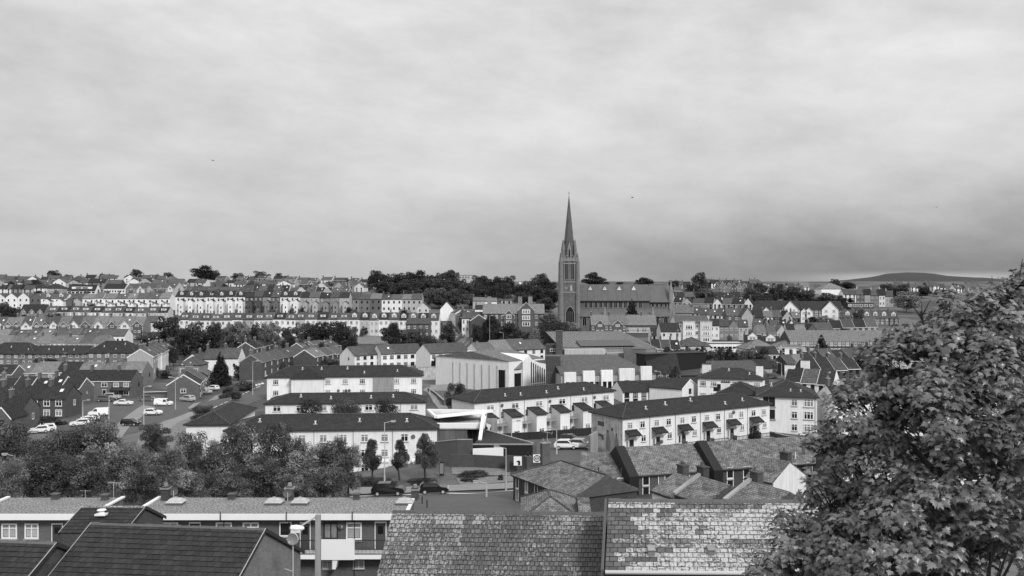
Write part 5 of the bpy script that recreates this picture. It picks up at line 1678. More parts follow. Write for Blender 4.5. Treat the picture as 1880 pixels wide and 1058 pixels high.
link('gable_wall', gw_.mesh('gable_wall', ['brickdark']), H['o_'])
b = MB()
b.box(-.5, -.45, -3, .5, .45, 1.2)
b.tube((0, 0, 1.2), (0, 0, 1.6), .14, n=8, mi=1)
link('chimney', b.mesh('chimney', ['brickdark', 'black']), H['o_'], (-H['w'] / 2 - .3, -2.0, H['h'] + .9))


# ---------------------------------------------------------------- fan windowed community building, brick tower, panel building, warehouse
def pilots():
    loc, rz, w_, h = PIL
    r = thing('community_hall', 'white community hall with fan of tall narrow windows', 'hall', loc, rz)
    d = 30
    b = MB()
    b.box(-w_ / 2, -d / 2, -3, w_ / 2 * .32, d / 2, h, 0)
    link('wall', b.mesh('wall', ['white']), r)
    # swept end bay: wall rises to a peak at its middle
    e = MB()
    pts = [(w_ * -.18, -3), (w_ * .5, -3), (w_ * .5, h * .80), (w_ * .25, h * .88), (w_ * .06, h * 1.0), (-w_ * .03, h * 1.18), (-w_ * .18, h * .98)]
    e.prism(pts, lambda p, q: (p[0], -d / 2 - .6 if q == 0 else d / 2 * .6, p[1]), 0)
    o = link('swept_front', e.mesh('swept_front', ['white']), r)
    for i in range(7):
        x = w_ * (.035 + i * .058)
        top = h * (1.0 - i * .045) - .6
        s = MB()
        s.box(-.28, -.66, -1.0, .28, -.601, top, 0)
        s.box(-.36, -.72, -1.0, -.281, -.601, top + .05, 1)
        s.box(-.28, -.655 - .02, h * .2, .28, -.662, h * .24, 1)
        link('slot_window', s.mesh('slot_window', ['glassdark', 'trim']), o, (x, -d / 2, 0))
    dr = MB()
    dr.box(-w_ * .36, -.08, -.5, -w_ * .19, -.0, h * .60, 0)
    dr.prism([(-w_ * .37, h * .74), (-w_ * .2, h * .74), (-w_ * .06, h * 1.08)], lambda p, q: (p[0], -.0 if q else -.5, p[1]), 1)
    link('entrance', dr.mesh('entrance', ['black', 'grey']), r, (0, -d / 2, 0))
    rf = MB()
    x0, x1 = -w_ / 2 - .2, w_ * .45
    rf.prism([(-d / 2 - .2, h + .02), (0, h + 2.2), (d / 2 + .2, h + .02)], lambda p, q: (x1 if q else x0, p[0], p[1]), 0)
    link('roof', rf.mesh('roof', ['slatepale']), r)
    # long side wall runs back to the left with faint ribs and one tall window
    sd = MB()
    for i in range(7):
        y = -d / 2 + 4.5 + i * 3.0
        sd.box(-.07, y - .25, -1, -.0, y + .25, h - 1.4, 0)
    link('pilaster', sd.mesh('pilaster', ['palegrey']), r, (-w_ / 2, 0, 0))
    lw = MB()
    lw.box(-.08, -1.2, .2, 0, 1.2, 5.4, 0)
    lw.box(-.1, -1.4, 0, -.0, -1.21, 5.6, 1)
    link('window', lw.mesh('window', ['glassdark', 'trimgrey']), r, (-w_ / 2, -d / 2 + 2.6, h * .1))


def panels():
    loc, rz, w_, h = BLK
    r = thing('school_building', 'dark roofed building with square white parapet panels and oval window', 'school', loc, rz)
    d = 14
    b = MB()
    b.box(-w_ / 2, -d / 2, -3, w_ / 2, d / 2, h, 0)
    link('wall', b.mesh('wall', ['concrete']), r)
    rf = MB()
    A = [(-w_ / 2, -d / 2 - .2, h), (w_ / 2, -d / 2 - .2, h - .0), (w_ / 2 - 7, d / 2 + 2, h + 4.2), (-w_ / 2, d / 2 + 2, h + 4.4)]
    rf.poly(A, 0)
    rf.poly([A[1], (w_ / 2, d / 2 + 6, h), A[2]], 0)
    rf.poly([A[3], A[2], (w_ / 2, d / 2 + 6, h), (-w_ / 2, d / 2 + 6, h)], 0)
    link('roof', rf.mesh('roof', ['slate']), r)
    f = 1 / 174
    for a, c, top, typ in ((1035, 1056, .9, 2), (1069, 1090, 1.2, 2), (1102, 1123, 1.35, 2), (1135, 1163, 1.7, 0), (1175, 1195, 2.2, 2)):
        u0, u1 = ((a - 1117) * f) * w_, ((c - 1117) * f) * w_
        p = MB()
        p.box(u0, -d / 2 - .9, -2, u1, -d / 2 + .2, h + top, 0)
        o = link('parapet_panel', p.mesh('parapet_panel', ['white']), r)
        if typ:
            for k in (0, 1):
                link('window', cached(('win', 'dp'), lambda: win_mesh('dp')), o, (u0 + (u1 - u0) * (.28 + .44 * k), -d / 2 - .9, h * .3), 0, (1.0, 1, 1.8))
        else:
            ov = MB()
            n = 20
            ov.poly([(1.45 * math.cos(i * 2 * math.pi / n), -.03, .65 * math.sin(i * 2 * math.pi / n)) for i in range(n)], 0)
            for i in range(n):
                q = []
                for s, ii in ((1.0, i), (1.0, i + 1), (1.12, i + 1), (1.12, i)):
                    q.append((1.45 * s * math.cos(ii * 2 * math.pi / n), -.06, .65 * s * math.sin(ii * 2 * math.pi / n)))
                ov.poly(q, 1)
            link('oval_window', ov.mesh('oval_window', ['glassdark', 'darkgrey']), o, ((u0 + u1) / 2, -d / 2 - .9, h * .42))
    for i, px in enumerate((1062, 1096, 1129, 1169)):
        g = MB()
        g.box(-1.4, -.06, -1.2, 1.4, -.0, .6, 0)
        for k in range(4):
            g.box(-1.4 + k * .9, -.1, -1.2, -1.3 + k * .9, -.061, .6, 1)
        link('window', g.mesh('window', ['glassdark', 'trimgrey']), r, ((px - 1117) * f * w_, -d / 2, h * .35))


def btower():
    loc, rz, w_, h = frame((1003, 655, 720, 243), (1029, 655, 720, 243), 4)
    r = thing('brick_tower', 'plain dark brick tower beside the white community hall', 'tower', loc, rz)
    b = MB()
    b.box(-w_ / 2, -2, -3, w_ / 2, 2, h)
    b.box(-w_ / 2 - .05, -2.05, h * .55, w_ / 2 + .05, 2.05, h * .55 + .15, 1)
    link('wall', b.mesh('wall', ['brickdark', 'brick']), r)
    t = MB()
    t.box(-w_ / 2 - .06, -2.06, h + .002, w_ / 2 + .06, 2.06, h + .2)
    link('coping', t.mesh('coping', ['darkgrey']), r)


def warehouse():
    loc, rz, w_, h = WHS
    r = thing('warehouse', 'big grey hall with broad metal roof below the cathedral', 'hall', loc, rz)
    d = 26
    b = MB()
    b.box(-w_ / 2, -d / 2, -4, w_ / 2, d / 2, h, 0)
    link('wall', b.mesh('wall', ['grey']), r)
    rf = MB()
    A = [(-w_ / 2 + .2, -d / 2 + 3, h + .9), (w_ / 2 + 1, -d / 2 - .4, h + .1), (w_ / 2 - 4.2, d / 2, h + 4.6), (-w_ / 2 + .2, d / 2, h + 4.6)]
    rf.poly(A, 0)
    rf.poly([A[1], (w_ / 2 + 1, d / 2 + 4, h), A[2]], 0)
    rf.poly([A[3], A[2], (w_ / 2 + 1, d / 2 + 4, h), (-w_ / 2, d / 2 + 4, h)], 0)
    rf.poly([A[0], (-w_ / 2 + .2, -d / 2 + 3, h), A[1]], 0)
    for i in range(26):
        t = i / 26
        a = Vector(A[0]).lerp(Vector(A[1]), t)
        c = Vector(A[3]).lerp(Vector(A[2]), t)
        rf.tube(a + Vector((0, 0, .05)), c + Vector((0, 0, .05)), .09, n=4, mi=0)
    link('roof', rf.mesh('roof', ['slatepale']), r)
    cl = MB()
    cl.prism([(-3.2, 0), (3.2, .0), (3.2, 1.6), (-3.2, .1)], lambda p, e: (w_ * .30 if e else -w_ * .28, p[0], p[1] + h + 1.0))
    link('clerestory', cl.mesh('clerestory', ['darkgrey']), r, (0, -d / 2 + 5, 0))
    fr = MB()
    fr.box(-w_ / 2 + .5, -d / 2 - 3, -2, -w_ * .06, -d / 2 - .01, h + .4, 0)
    fr.box(-w_ * .06, -d / 2 - 5, -3, w_ * .34, -d / 2 - .01, h - .8, 1)
    link('front_block', fr.mesh('front_block', ['palegrey', 'grey']), r)
    loc, rz, w2, h2 = frame((1021, 609, 668, 282), (1033, 609, 668, 282), 2.2)
    r = thing('brick_chimney', 'square brick chimney tower beside the big grey hall', 'chimney', loc, rz)
    b = MB()
    b.box(-w2 / 2, -1.1, -3, w2 / 2, 1.1, h2)
    link('shaft', b.mesh('shaft', ['brickdark']), r)
    t = MB()
    t.box(-w2 / 2 - .1, -1.2, h2, w2 / 2 + .1, 1.2, h2 + .35)
    link('cap', t.mesh('cap', ['darkgrey']), r)
    loc, rz, w3, h3 = frame((1004, 633, 668, 284), (1020, 632, 668, 284), 6)
    r = thing('brick_annex', 'small brick annex between white block and chimney tower', 'annex', loc, rz)
    b = MB()
    b.box(-w3 / 2, -3, -3, w3 / 2, 3, h3)
    link('wall', b.mesh('wall', ['brickdark']), r)
    link('window', cached(('win', 'w2'), lambda: win_mesh('w2')), r, (w3 * .15, -3, h3 * .72), 0, (1.6, 1, 1.0))
    # long black shed
    loc, rz, w4, h4 = frame((1184, 652, 668, 262), (1296, 655, 668, 270), 5)
    r = thing('long_shed', 'long black flat shed behind the dark school roofs', 'shed', loc, rz)
    b = MB()
    b.box(-w4 / 2, -2.5, -3, w4 / 2, 2.5, h4)
    link('wall', b.mesh('wall', ['black']), r)
    t = MB()
    t.box(-w4 / 2 - .2, -2.7, h4 + .002, w4 / 2 + .2, 2.7, h4 + .25)
    link('roof', t.mesh('roof', ['black']), r)
    loc, rz, w5, h5 = frame((1149, 642, 672, 276), (1186, 643, 672, 276), 6)
    r = thing('brick_block', 'plain brick block at the right end of the grey hall', 'building', loc, rz)
    b = MB()
    b.box(-w5 / 2, -3, -3, w5 / 2, 3, h5, 0)
    b.box(-w5 / 2 - .6, -3.4, -3, -w5 / 2 + 2.0, -3.01, h5 + .6, 0)
    link('wall', b.mesh('wall', ['brick']), r)
    t = MB()
    t.box(-w5 / 2 - .1, -3.1, h5 + .002, w5 / 2 + .1, 3.1, h5 + .2)
    link('coping', t.mesh('coping', ['darkgrey']), r)


pilots()
panels()
btower()
warehouse()

def vent_mesh():
    b = MB()
    b.tube((0, 0, -.4), (0, 0, .35), .11, n=7)
    b.tube((0, 0, .35), (0, 0, .45), .19, n=7)
    b.box(-.3, -.3, -.35, .3, .3, -.02, 1)
    return b.mesh('roof_vent', ['trim', 'trimgrey'])


for H in (R1[0], R2[0], R3[0], R4[0], R5[0], R6[0], R7[0], B9[0], B9[1], B9[2]):
    for k in range(max(3, int(H['w'] / 7))):
        u = (k + .5 + rnd.uniform(-.3, .3)) / max(3, int(H['w'] / 7)) * H['w'] * .8 - H['w'] * .4
        v = rnd.uniform(.25, .8)
        link('roof_vent', cached('vent', vent_mesh), H['o_'], (u, -H['d'] / 2 * (1 - v * .9), H['h'] + H['rise'] * v * .9 + .25))
# ---------------------------------------------------------------- museum with zigzag white roof
def museum():
    loc, rz, w_, h = MUS
    r = thing('museum_building', 'modern museum with zigzag white roof edge and dark sloping roof', 'museum', loc, rz)
    g0 = loc[2]

    def q(px, py, D):
        p = P(px, py, D)
        return (p.x - loc[0], p.y - loc[1], p.z - loc[2])
    b = MB()
    b.box(-w_ / 2, -7, -2, w_ * .14, 7, h - .1, 0)
    link('wall', b.mesh('wall', ['claddingpanel']), r)
    gl = MB()
    gl.box(w_ * .14, -5.5, -1, w_ * .46, 6, h - .6, 0)
    for i in range(4):
        x = w_ * .14 + i * w_ * .1
        gl.box(x, -5.56, 1, x + .1, -5.501, h - .6, 1)
    link('glazed_entrance', gl.mesh('glazed_entrance', ['black', 'darkgrey']), r)
    # lower flat roof with upstand, upper tilted blade, zigzag leg
    lo = MB()
    lo.box(-w_ / 2 - .2, -7.3, h - .08, w_ * .5, 7.2, h + .12, 0)
    for x0, y0, x1, y1 in ((-w_ / 2 - .2, -7.3, w_ * .5, -6.7), (w_ * .5 - .7, -6.69, w_ * .5, 7.2), (-w_ / 2 - .2, 6.6, w_ * .5 - .71, 7.2)):
        lo.box(x0, y0, h + .121, x1, y1, h + .95, 1)
    link('roof', lo.mesh('roof', ['palegrey', 'trim']), r)
    up = MB()

    def beam(p, c, t=.35, hh_=.7):
        p, c = Vector(p), Vector(c)
        dv = (c - p).normalized()
        sd = Vector((-dv.y, dv.x, 0)).normalized() * t if abs(dv.z) < .8 else Vector((t, 0, 0))
        upv = Vector((0, 0, hh_)) if abs(dv.z) < .8 else Vector((0, .5, 0))
        A = [p - sd, p + sd, p + sd + upv, p - sd + upv]
        B = [c - sd, c + sd, c + sd + upv, c - sd + upv]
        for i in range(4):
            j = (i + 1) % 4
            up.poly([A[i], A[j], B[j], B[i]], 0)
        up.poly(A[::-1], 0)
        up.poly(B, 0)
    p0, p1, p2, p3 = q(768, 770, 163), q(800, 768, 158), q(904, 757, 166), q(786, 755, 174)
    beam(p1, p2, .25, .5)
    beam(p2, p3, .25, .4)
    beam(p3, p1, .25, .4)
    up.poly([p1, p2, p3], 1)
    link('roof_blade', up.mesh('roof_blade', ['trim', 'palegrey']), r)
    up = MB()
    beam(q(881, 814, 152), q(888, 764, 156), .27)
    link('zigzag_leg', up.mesh('zigzag_leg', ['trim']), r)
    # dark plane falling to the right, black end walls
    dk = MB()
    a, c, e, f = q(868, 817, 147), q(892, 791, 163), q(978, 815, 150), q(978, 817, 147.5)
    dk.poly([a, f, e, c], 0)
    gz = -1.5
    dk.poly([(a[0], a[1], gz), (f[0], f[1], gz), f, a], 1)
    dk.poly([(f[0], f[1], gz), (e[0], e[1], gz), e, f], 1)
    dk.poly([(e[0], e[1], gz), (c[0], c[1], gz), c, e], 1)
    dk.poly([(c[0], c[1], gz), (a[0], a[1], gz), a, c], 1)
    link('sloping_roof', dk.mesh('sloping_roof', ['planks', 'black']), r)
    cp = MB()
    up = cp
    beam((c[0], c[1], c[2] + .02), (e[0], e[1], e[2] + .02), .18, .18)
    beam((a[0], a[1] - .05, a[2]), (f[0], f[1] - .05, f[2]), .12, .2)
    link('coping', cp.mesh('coping', ['grey']), r)
    # graffiti like panel on the old gable beside the zigzag leg
    gp = MB()
    x, y, z = q(897, 800, 165)
    gp.box(x - 1.5, y - .1, z, x + 1.6, y, z + 3.2, 0)
    for i in range(9):
        gp.poly([(x - 1.2 + rnd.random() * 2, y - .11 - i * .002, z + .3 + rnd.random() * 2.2) for _ in range(4)], 1 + i % 2)
    link('painted_panel', gp.mesh('painted_panel', ['grey', 'trim', 'black']), r)


def block_wall(name, label, cat, pts, m, th=.25, cap=None):
    """a wall through points (px, top row, distance); foot on the ground"""
    Q = [P(px, py, D) for px, py, D in pts]
    b = MB()
    c0 = sum(Q, Vector()) / len(Q)
    o = thing(name, label, cat, (c0.x, c0.y, tz(c0.x, c0.y)))
    for p, n in zip(Q, Q[1:]):
        d = Vector((n.x - p.x, n.y - p.y, 0)).normalized()
        s = Vector((-d.y, d.x, 0)) * th / 2
        gp, gn = tz(p.x, p.y) - .4, tz(n.x, n.y) - .4
        A = [Vector((p.x, p.y, min(gp, p.z - .3))) - s, Vector((p.x, p.y, min(gp, p.z - .3))) + s, p + s, p - s]
        B = [Vector((n.x, n.y, min(gn, n.z - .3))) - s, Vector((n.x, n.y, min(gn, n.z - .3))) + s, n + s, n - s]
        A, B = [v - o.location for v in A], [v - o.location for v in B]
        for i in range(4):
            j = (i + 1) % 4
            b.poly([A[i], A[j], B[j], B[i]], 1 if (cap and i == 2) else 0)
        b.poly(A[::-1])
        b.poly(B)
        if cap:
            k = Vector((0, 0, .12))
            t2 = s * 1.4
            C = [A[3] - t2 + s, A[2] + t2 - s]
            E = [B[3] - t2 + s, B[2] + t2 - s]
            z1 = Vector((0, 0, .005))
            b.poly([C[0] + k, C[1] + k, E[1] + k, E[0] + k], 1)
            b.poly([C[0] + z1, C[0] + k, E[0] + k, E[0] + z1], 1)
            b.poly([C[1] + z1, E[1] + z1, E[1] + k, C[1] + k], 1)
    link('wall_panel' if name == 'fence' else 'masonry', b.mesh('masonry', [m, cap or m]), o)
    return o


museum()
block_wall('garden_wall', 'brick ramp wall beside the museum cladding', 'wall', [(800, 812, 150), (840, 808, 147), (867, 808, 146)], 'brick', .4, 'concrete')
block_wall('garden_wall', 'pale sloping concrete wall below the black museum front', 'wall', [(868, 824, 145.2), (924, 822, 145.8)], 'trim', .3)
block_wall('garden_wall', 'dark brick wall behind the white sign panels', 'wall', [(930, 836, 141), (1000, 839, 142)], 'brickdark', .3)
block_wall('garden_wall', 'low dark wall running across the grass slope', 'wall', [(826, 834, 144.6), (870, 835, 144.4), (930, 838, 143.2)], 'brickdark', .3)
block_wall('garden_wall', 'curved low wall in front of the museum garden', 'wall', [(832, 882, 138), (845, 894, 134.5), (900, 891, 134), (945, 887, 134)], 'brickdark', .25, 'concrete')
block_wall('fence', 'long dark timber fence below the stair towers', 'fence', [(905, 797, 174), (1000, 792, 178), (1060, 787, 181), (1100, 784, 184)], 'planks', .12)
block_wall('retaining_wall', 'stained pale retaining wall under the lollipop tree', 'wall', [(768, 675, 286), (838, 672, 286)], 'stain', .5, 'concrete')
block_wall('fence', 'dark metal fence at the foot of the retaining wall', 'fence', [(790, 707, 256), (836, 705, 256)], 'trimgrey', .1)
block_wall('garden_wall', 'dark boundary wall along the sloping lane', 'wall', [(786, 712, 248), (800, 722, 232), (815, 735, 215)], 'darkgrey', .3, 'concrete')
block_wall('garden_wall', 'brick boundary wall with white coping by the estate road', 'wall', [(252, 721, 262), (310, 719, 262)], 'brickdark', .3, 'trim')
block_wall('garden_wall', 'low dark wall beside the white three storey block', 'wall', [(1413, 793, 178), (1440, 800, 170), (1480, 806, 166)], 'brickdark', .3, 'concrete')
block_wall('garden_wall', 'rounded pale wall beside the painted gable', 'wall', [(1082, 800, 157), (1096, 792, 158)], 'grey', .6)


def signs():
    a = P(986, 842, 139.5)
    o = thing('sign_board', 'white square sign with dark ring emblem on a post', 'sign', (a.x, a.y, tz(a.x, a.y)))
    z = a.z - o.location.z
    b = MB()
    b.box(-.62, -.04, z - .62, .62, .04, z + .62, 0)
    link('board', b.mesh('board', ['trim']), o)
    e = MB()
    n = 28
    for r0, r1, a0, a1 in ((.40, .54, 0, 1), (.16, .30, .09, .41), (.16, .30, .59, .91)):
        m_ = int(n * (a1 - a0)) + 1
        for i in range(m_):
            t0, t1 = 6.2832 * (a0 + (a1 - a0) * i / m_ + .25), 6.2832 * (a0 + (a1 - a0) * (i + 1) / m_ + .25)
            e.poly([(r0 * math.cos(t0), -.046, z + r0 * math.sin(t0)), (r1 * math.cos(t0), -.046, z + r1 * math.sin(t0)), (r1 * math.cos(t1), -.046, z + r1 * math.sin(t1)), (r0 * math.cos(t1), -.046, z + r0 * math.sin(t1))], 0)
    e.poly([(-.05, -.047, z - .40), (.05, -.047, z - .40), (.05, -.047, z + .40), (-.05, -.047, z + .40)], 0)
    link('emblem', e.mesh('emblem', ['black']), o)
    p = MB()
    p.tube((0, .05, -.3), (0, .05, z), .05, n=6)
    link('post', p.mesh('post', ['trimdark']), o)
    a = P(950.5, 846, 139.8)
    o = thing('sign_board', 'white mural panel with small dark figure, left of the ring sign', 'sign', (a.x, a.y, tz(a.x, a.y)))
    z = a.z - o.location.z
    b = MB()
    b.box(-.62, -.04, z - .75, .62, .04, z + .65, 0)
    link('board', b.mesh('board', ['trim']), o)
    f = MB()
    f.poly([(.02, -.045, z - .7), (.42, -.045, z - .7), (.4, -.045, z - .1), (.2, -.045, z + .05), (-.15, -.045, z - .05), (-.2, -.045, z - .2), (.05, -.045, z - .25)], 0)
    link('figure', f.mesh('figure', ['black']), o)
    p = MB()
    p.tube((-.5, .06, -.3), (-.5, .06, z), .05, n=6)
    p.tube((.5, .06, -.3), (.5, .06, z), .05, n=6)
    link('post', p.mesh('post', ['trimdark']), o)
    a = P(811, 856, 138)
    o = thing('notice_board', 'tall dark notice board at the corner of the white block', 'sign', (a.x, a.y, tz(a.x, a.y)))
    b = MB()
    b.box(-.35, -.08, .2, .35, .08, 2.3, 0)
    b.box(-.28, -.1, .5, .28, -.081, 2.1, 1)
    link('board', b.mesh('board', ['black', 'grey']), o)


signs()


# ---------------------------------------------------------------- gallery flats
def flats(FR, label, rects, bal):
    loc, rz, w_, h = FR
    r = thing('flat_roofed_apartments', label, 'apartment block', loc, rz)
    d = 6.0

    def U(px):
        return ((px - CX) / F * 75) - loc[0]

    def Zp(py, D=75.9):
        return CZ - (py - EY) / F * D - loc[2]
    b = MB()
    b.box(-w_ / 2 + .1, -d / 2 + .9, -1.5, w_ / 2 - .1, d / 2 - .1, h - .05, 0)
    link('wall', b.mesh('wall', ['brick']), r)
    g = MB()
    g.box(-w_ / 2, -d / 2 + .1, h - .04, w_ / 2, d / 2, h + .02, 0)
    g.box(w_ / 2 - .25, -d / 2 + .3, h + .021, w_ / 2 + .05, d / 2, h + .16, 1)
    g.box(-w_ / 2 - .05, -d / 2 + .3, h + .021, -w_ / 2 + .25, d / 2, h + .16, 1)
    link('roof', g.mesh('roof', ['gravel', 'trim']), r)
    f = MB()
    f.box(-w_ / 2 - .1, -d / 2 - .0, h - .46, w_ / 2 + .1, -d / 2 + .099, h + .04, 0)
    f.box(-w_ / 2 - .1, -d / 2 + .1, h - .5, w_ / 2 + .1, -d / 2 + 1.2, h - .41, 1)
    link('fascia', f.mesh('fascia', ['trim', 'palegrey']), r)
    for k in range(int(w_ / 5.5)):
        x = -w_ / 2 + 2 + k * 5.5
        p = MB()
        p.tube((x, -d / 2 + .85, -1), (x, -d / 2 + .85, h - .5), .05, n=6)
        p.tube((x, -d / 2 - .06, h - .5), (x, -d / 2 - .06, h + .25), .045, n=6)
        link('drainpipe', p.mesh('drainpipe', ['trimdark']), r)
    y0 = -d / 2 + .9
    for typ, a, c, t, bt in rects:
        x, wd, z, hh = (U(a) + U(c)) / 2, U(c) - U(a), (Zp(t) + Zp(bt)) / 2, Zp(t) - Zp(bt)
        if typ == 'door':
            link('door', cached('door', door_mesh), r, (x, y0, z), 0, (wd * .86, 1, hh * .95))
            l = MB()
            l.box(-wd * .42, -.06, hh * .40, wd * .42, -.0, hh * .47)
        else:
            o = link('window', cached(('win', typ), lambda: win_mesh(typ)), r, (x, y0, z), 0, (wd, 1, hh))
            if typ == 'w2':
                cu = MB()
                cu.box(-.36, -.012, -.36, -.06, -.031, .1, 0)
                cu.box(.06, -.012, -.36, .36, -.032, .1, 0)
                link('curtain', cached('curt', lambda: cu.mesh('curtain', ['palegrey'])), o, (0, -.004, 0))
    sl = MB()
    for a, c in bal:
        sl.box(U(a), -d / 2 - .5, Zp(1027, 74.5), U(c), y0 - .01, Zp(1019, 74.5), 0)
    link('gallery_slab', sl.mesh('gallery_slab', ['trim']), r)
    return r, U, Zp, d, y0, w_, h


FLT = frame((-60, 945, 1075, 75), (172, 945, 1075, 75), 6)
FLT2 = frame((240, 945, 1075, 75), (748, 945, 1075, 75), 6)
rA, UA, ZA, dA, yA, wA, hA = flats(FLT, 'flat roofed brick flats with white fascia at the left edge', [('w2', -8, 21, 961, 989), ('w2', 35, 61, 961, 989), ('door', 85, 106, 962, 1004), ('d2', 120, 142, 963, 985), ('w2', -45, -20, 961, 989)], [(-60, 172)])
rB, UB, ZB, dB, yB, wB, hB = flats(FLT2, 'long flat roofed brick flats with railed gallery behind the lamp post',
                                   [('w1', 508, 531, 958, 985), ('door', 546, 566, 960, 1010), ('d2', 590, 617, 959, 990), ('w2', 632, 661, 959, 991), ('door', 685, 707, 959, 1009), ('w2', 588, 606, 1030, 1045), ('w2', 645, 666, 1029, 1044),
                                    ('w2', 290, 320, 959, 988), ('door', 340, 362, 960, 1008), ('w2', 390, 420, 959, 988), ('w2', 440, 470, 959, 988)], [(240, 748)])


def railing(r, U, Zp, d, a, c, zt, zb):
    b = MB()
    n = int((U(c) - U(a)) / .11)
    for i in range(n + 1):
        x = U(a) + (U(c) - U(a)) * i / n
        b.box(x - .012, -d / 2 - .48, zb, x + .012, -d / 2 - .45, zt)
    b.box(U(a), -d / 2 - .5, zt, U(c), -d / 2 - .43, zt + .06)
    b.box(U(a), -d / 2 - .49, zb + .05, U(c), -d / 2 - .44, zb + .09)
    link('railing', b.mesh('railing', ['trimdark']), r)


for a, c in ((543, 588), (653, 745), (240, 420)):
    railing(rB, UB, ZB, dB, a, c, ZB(993, 74.5), ZB(1019, 74.5))
pn = MB()
pn.box(UB(588), -dB / 2 - .55, ZB(1028, 74.5), UB(653), -dB / 2 - .4, ZB(991, 74.5))
pn.box(UB(420), -dB / 2 - .55, ZB(1028, 74.5), UB(543), -dB / 2 - .4, ZB(991, 74.5))
pn2 = MB()
pn2.box(UA(-60), -dA / 2 - .55, ZA(1030, 74.5), UA(172), -dA / 2 - .4, ZA(1000, 74.5))
link('gallery_parapet', pn.mesh('gallery_parapet', ['trim']), rB)
link('gallery_parapet', pn2.mesh('gallery_parapet', ['trim']), rA)
br = MB()
br.prism([(UB(612), ZB(1046, 74.5)), (UB(618), ZB(1046, 74.5)), (UB(622), ZB(1028, 74.5)), (UB(612), ZB(1028, 74.5))], lambda p, e: (p[0], -dB / 2 + .8 if e else -dB / 2 - .45, p[1]))
link('bracket', br.mesh('bracket', ['trim']), rB)
dsh = link('satellite_dish', cached('dish', dish_mesh), rB, (UB(623), yB, ZB(964)), R(15), (1, 1, 1))


def roofbits(r, U, d, h):
    def vent(px, t):
        b = MB()
        b.box(-.3, -.3, 0, .3, .3, .1)
        for k in range(3):
            b.box(-.27, -.27, .12 + k * .11, .27, .27, .19 + k * .11)
        b.box(-.34, -.34, .45, .34, .34, .52)
        b.box(-.2, -.2, .1, .2, .2, .45)
        link('roof_vent', cached('rvent', lambda: b.mesh('roof_vent', ['darkgrey'])), r, (U(px) * 1.0, d / 2 - t, h + .02))

    def stack(px, t, hh_):
        b = MB()
        b.box(-.32, -.32, 0, .32, .32, hh_, 0)
        b.box(-.42, -.42, hh_ + .001, .42, .42, hh_ + .13, 1)
        b.box(-.3, -.3, hh_ + .13, .3, .3, hh_ + .24, 0)
        b.tube((0, 0, hh_ + .24), (0, 0, hh_ + .5), .2, .17, 10, 1)
        link('chimney', b.mesh('chimney', ['brickdark', 'grey']), r, (U(px), d / 2 - t, h + .02))

    def dome(px, t):
        b = MB()
        b.box(-.7, -.55, 0, .7, .55, .2, 0)
        n = 6
        for i in range(n):
            for j in range(n):
                q = []
                for ii, jj in ((i, j), (i + 1, j), (i + 1, j + 1), (i, j + 1)):
                    x, y = ii / n * 2 - 1, jj / n * 2 - 1
                    q.append((x * .76, y * .6, .201 + .34 * (1 - x ** 4) * (1 - y ** 4)))
                b.poly(q, 1)
        b.box(-.12, -.1, .53, .12, .1, .62, 1)
        link('skylight', cached('skyl', lambda: b.mesh('skylight', ['darkgrey', 'palegrey'])), r, (U(px), d / 2 - t, h + .02))

    def roofdish(px, t):
        o = link('satellite_dish', cached('dish', dish_mesh), r, (U(px), d / 2 - t, h + .75), R(200), (1.1, 1.1, 1.1))
        m_ = MB()
        m_.tube((0, 0, -.75), (0, 0, 0), .03, n=6)
        link('mast', m_.mesh('mast', ['galv']), o)
    return vent, stack, dome, roofdish


K = 75 / 80.0                                              # the far edge of the roof, seen in perspective
v, s, dm, rd = roofbits(rA, UA, dA, hA)
v(CX + (98 - CX) / K * 1.0, .6)
v(CX + (192 - CX) / K, .9)
link('aerial', cached('aer', aerial_mesh), rA, (UA(CX + (205 - CX) / K), dA / 2 - .6, hA))
link('aerial', cached('aer', aerial_mesh), rA, (UA(CX + (150 - CX) / K), dA / 2 - .3, hA - .5), R(20), (.8, .8, .8))
v, s, dm, rd = roofbits(rB, UB, dB, hB)
for px in (423, 653):
    v(CX + (px - CX) / K, .6)
s(CX + (531 - CX) / K, .8, 1.0)
s(CX + (761 - CX) / K, .5, .8)
s(CX + (304 - CX) / K, .9, 1.0)
for px, t in ((500, 2.4), (548, 2.4), (741, 2.4), (318, 2.4)):
    dm(CX + (px - CX) * 78 / 75.0, t)
rd(CX + (526 - CX) * 79 / 75.0, 1.6)
rd(CX + (317 - CX) * 80 / 75.0, .8)


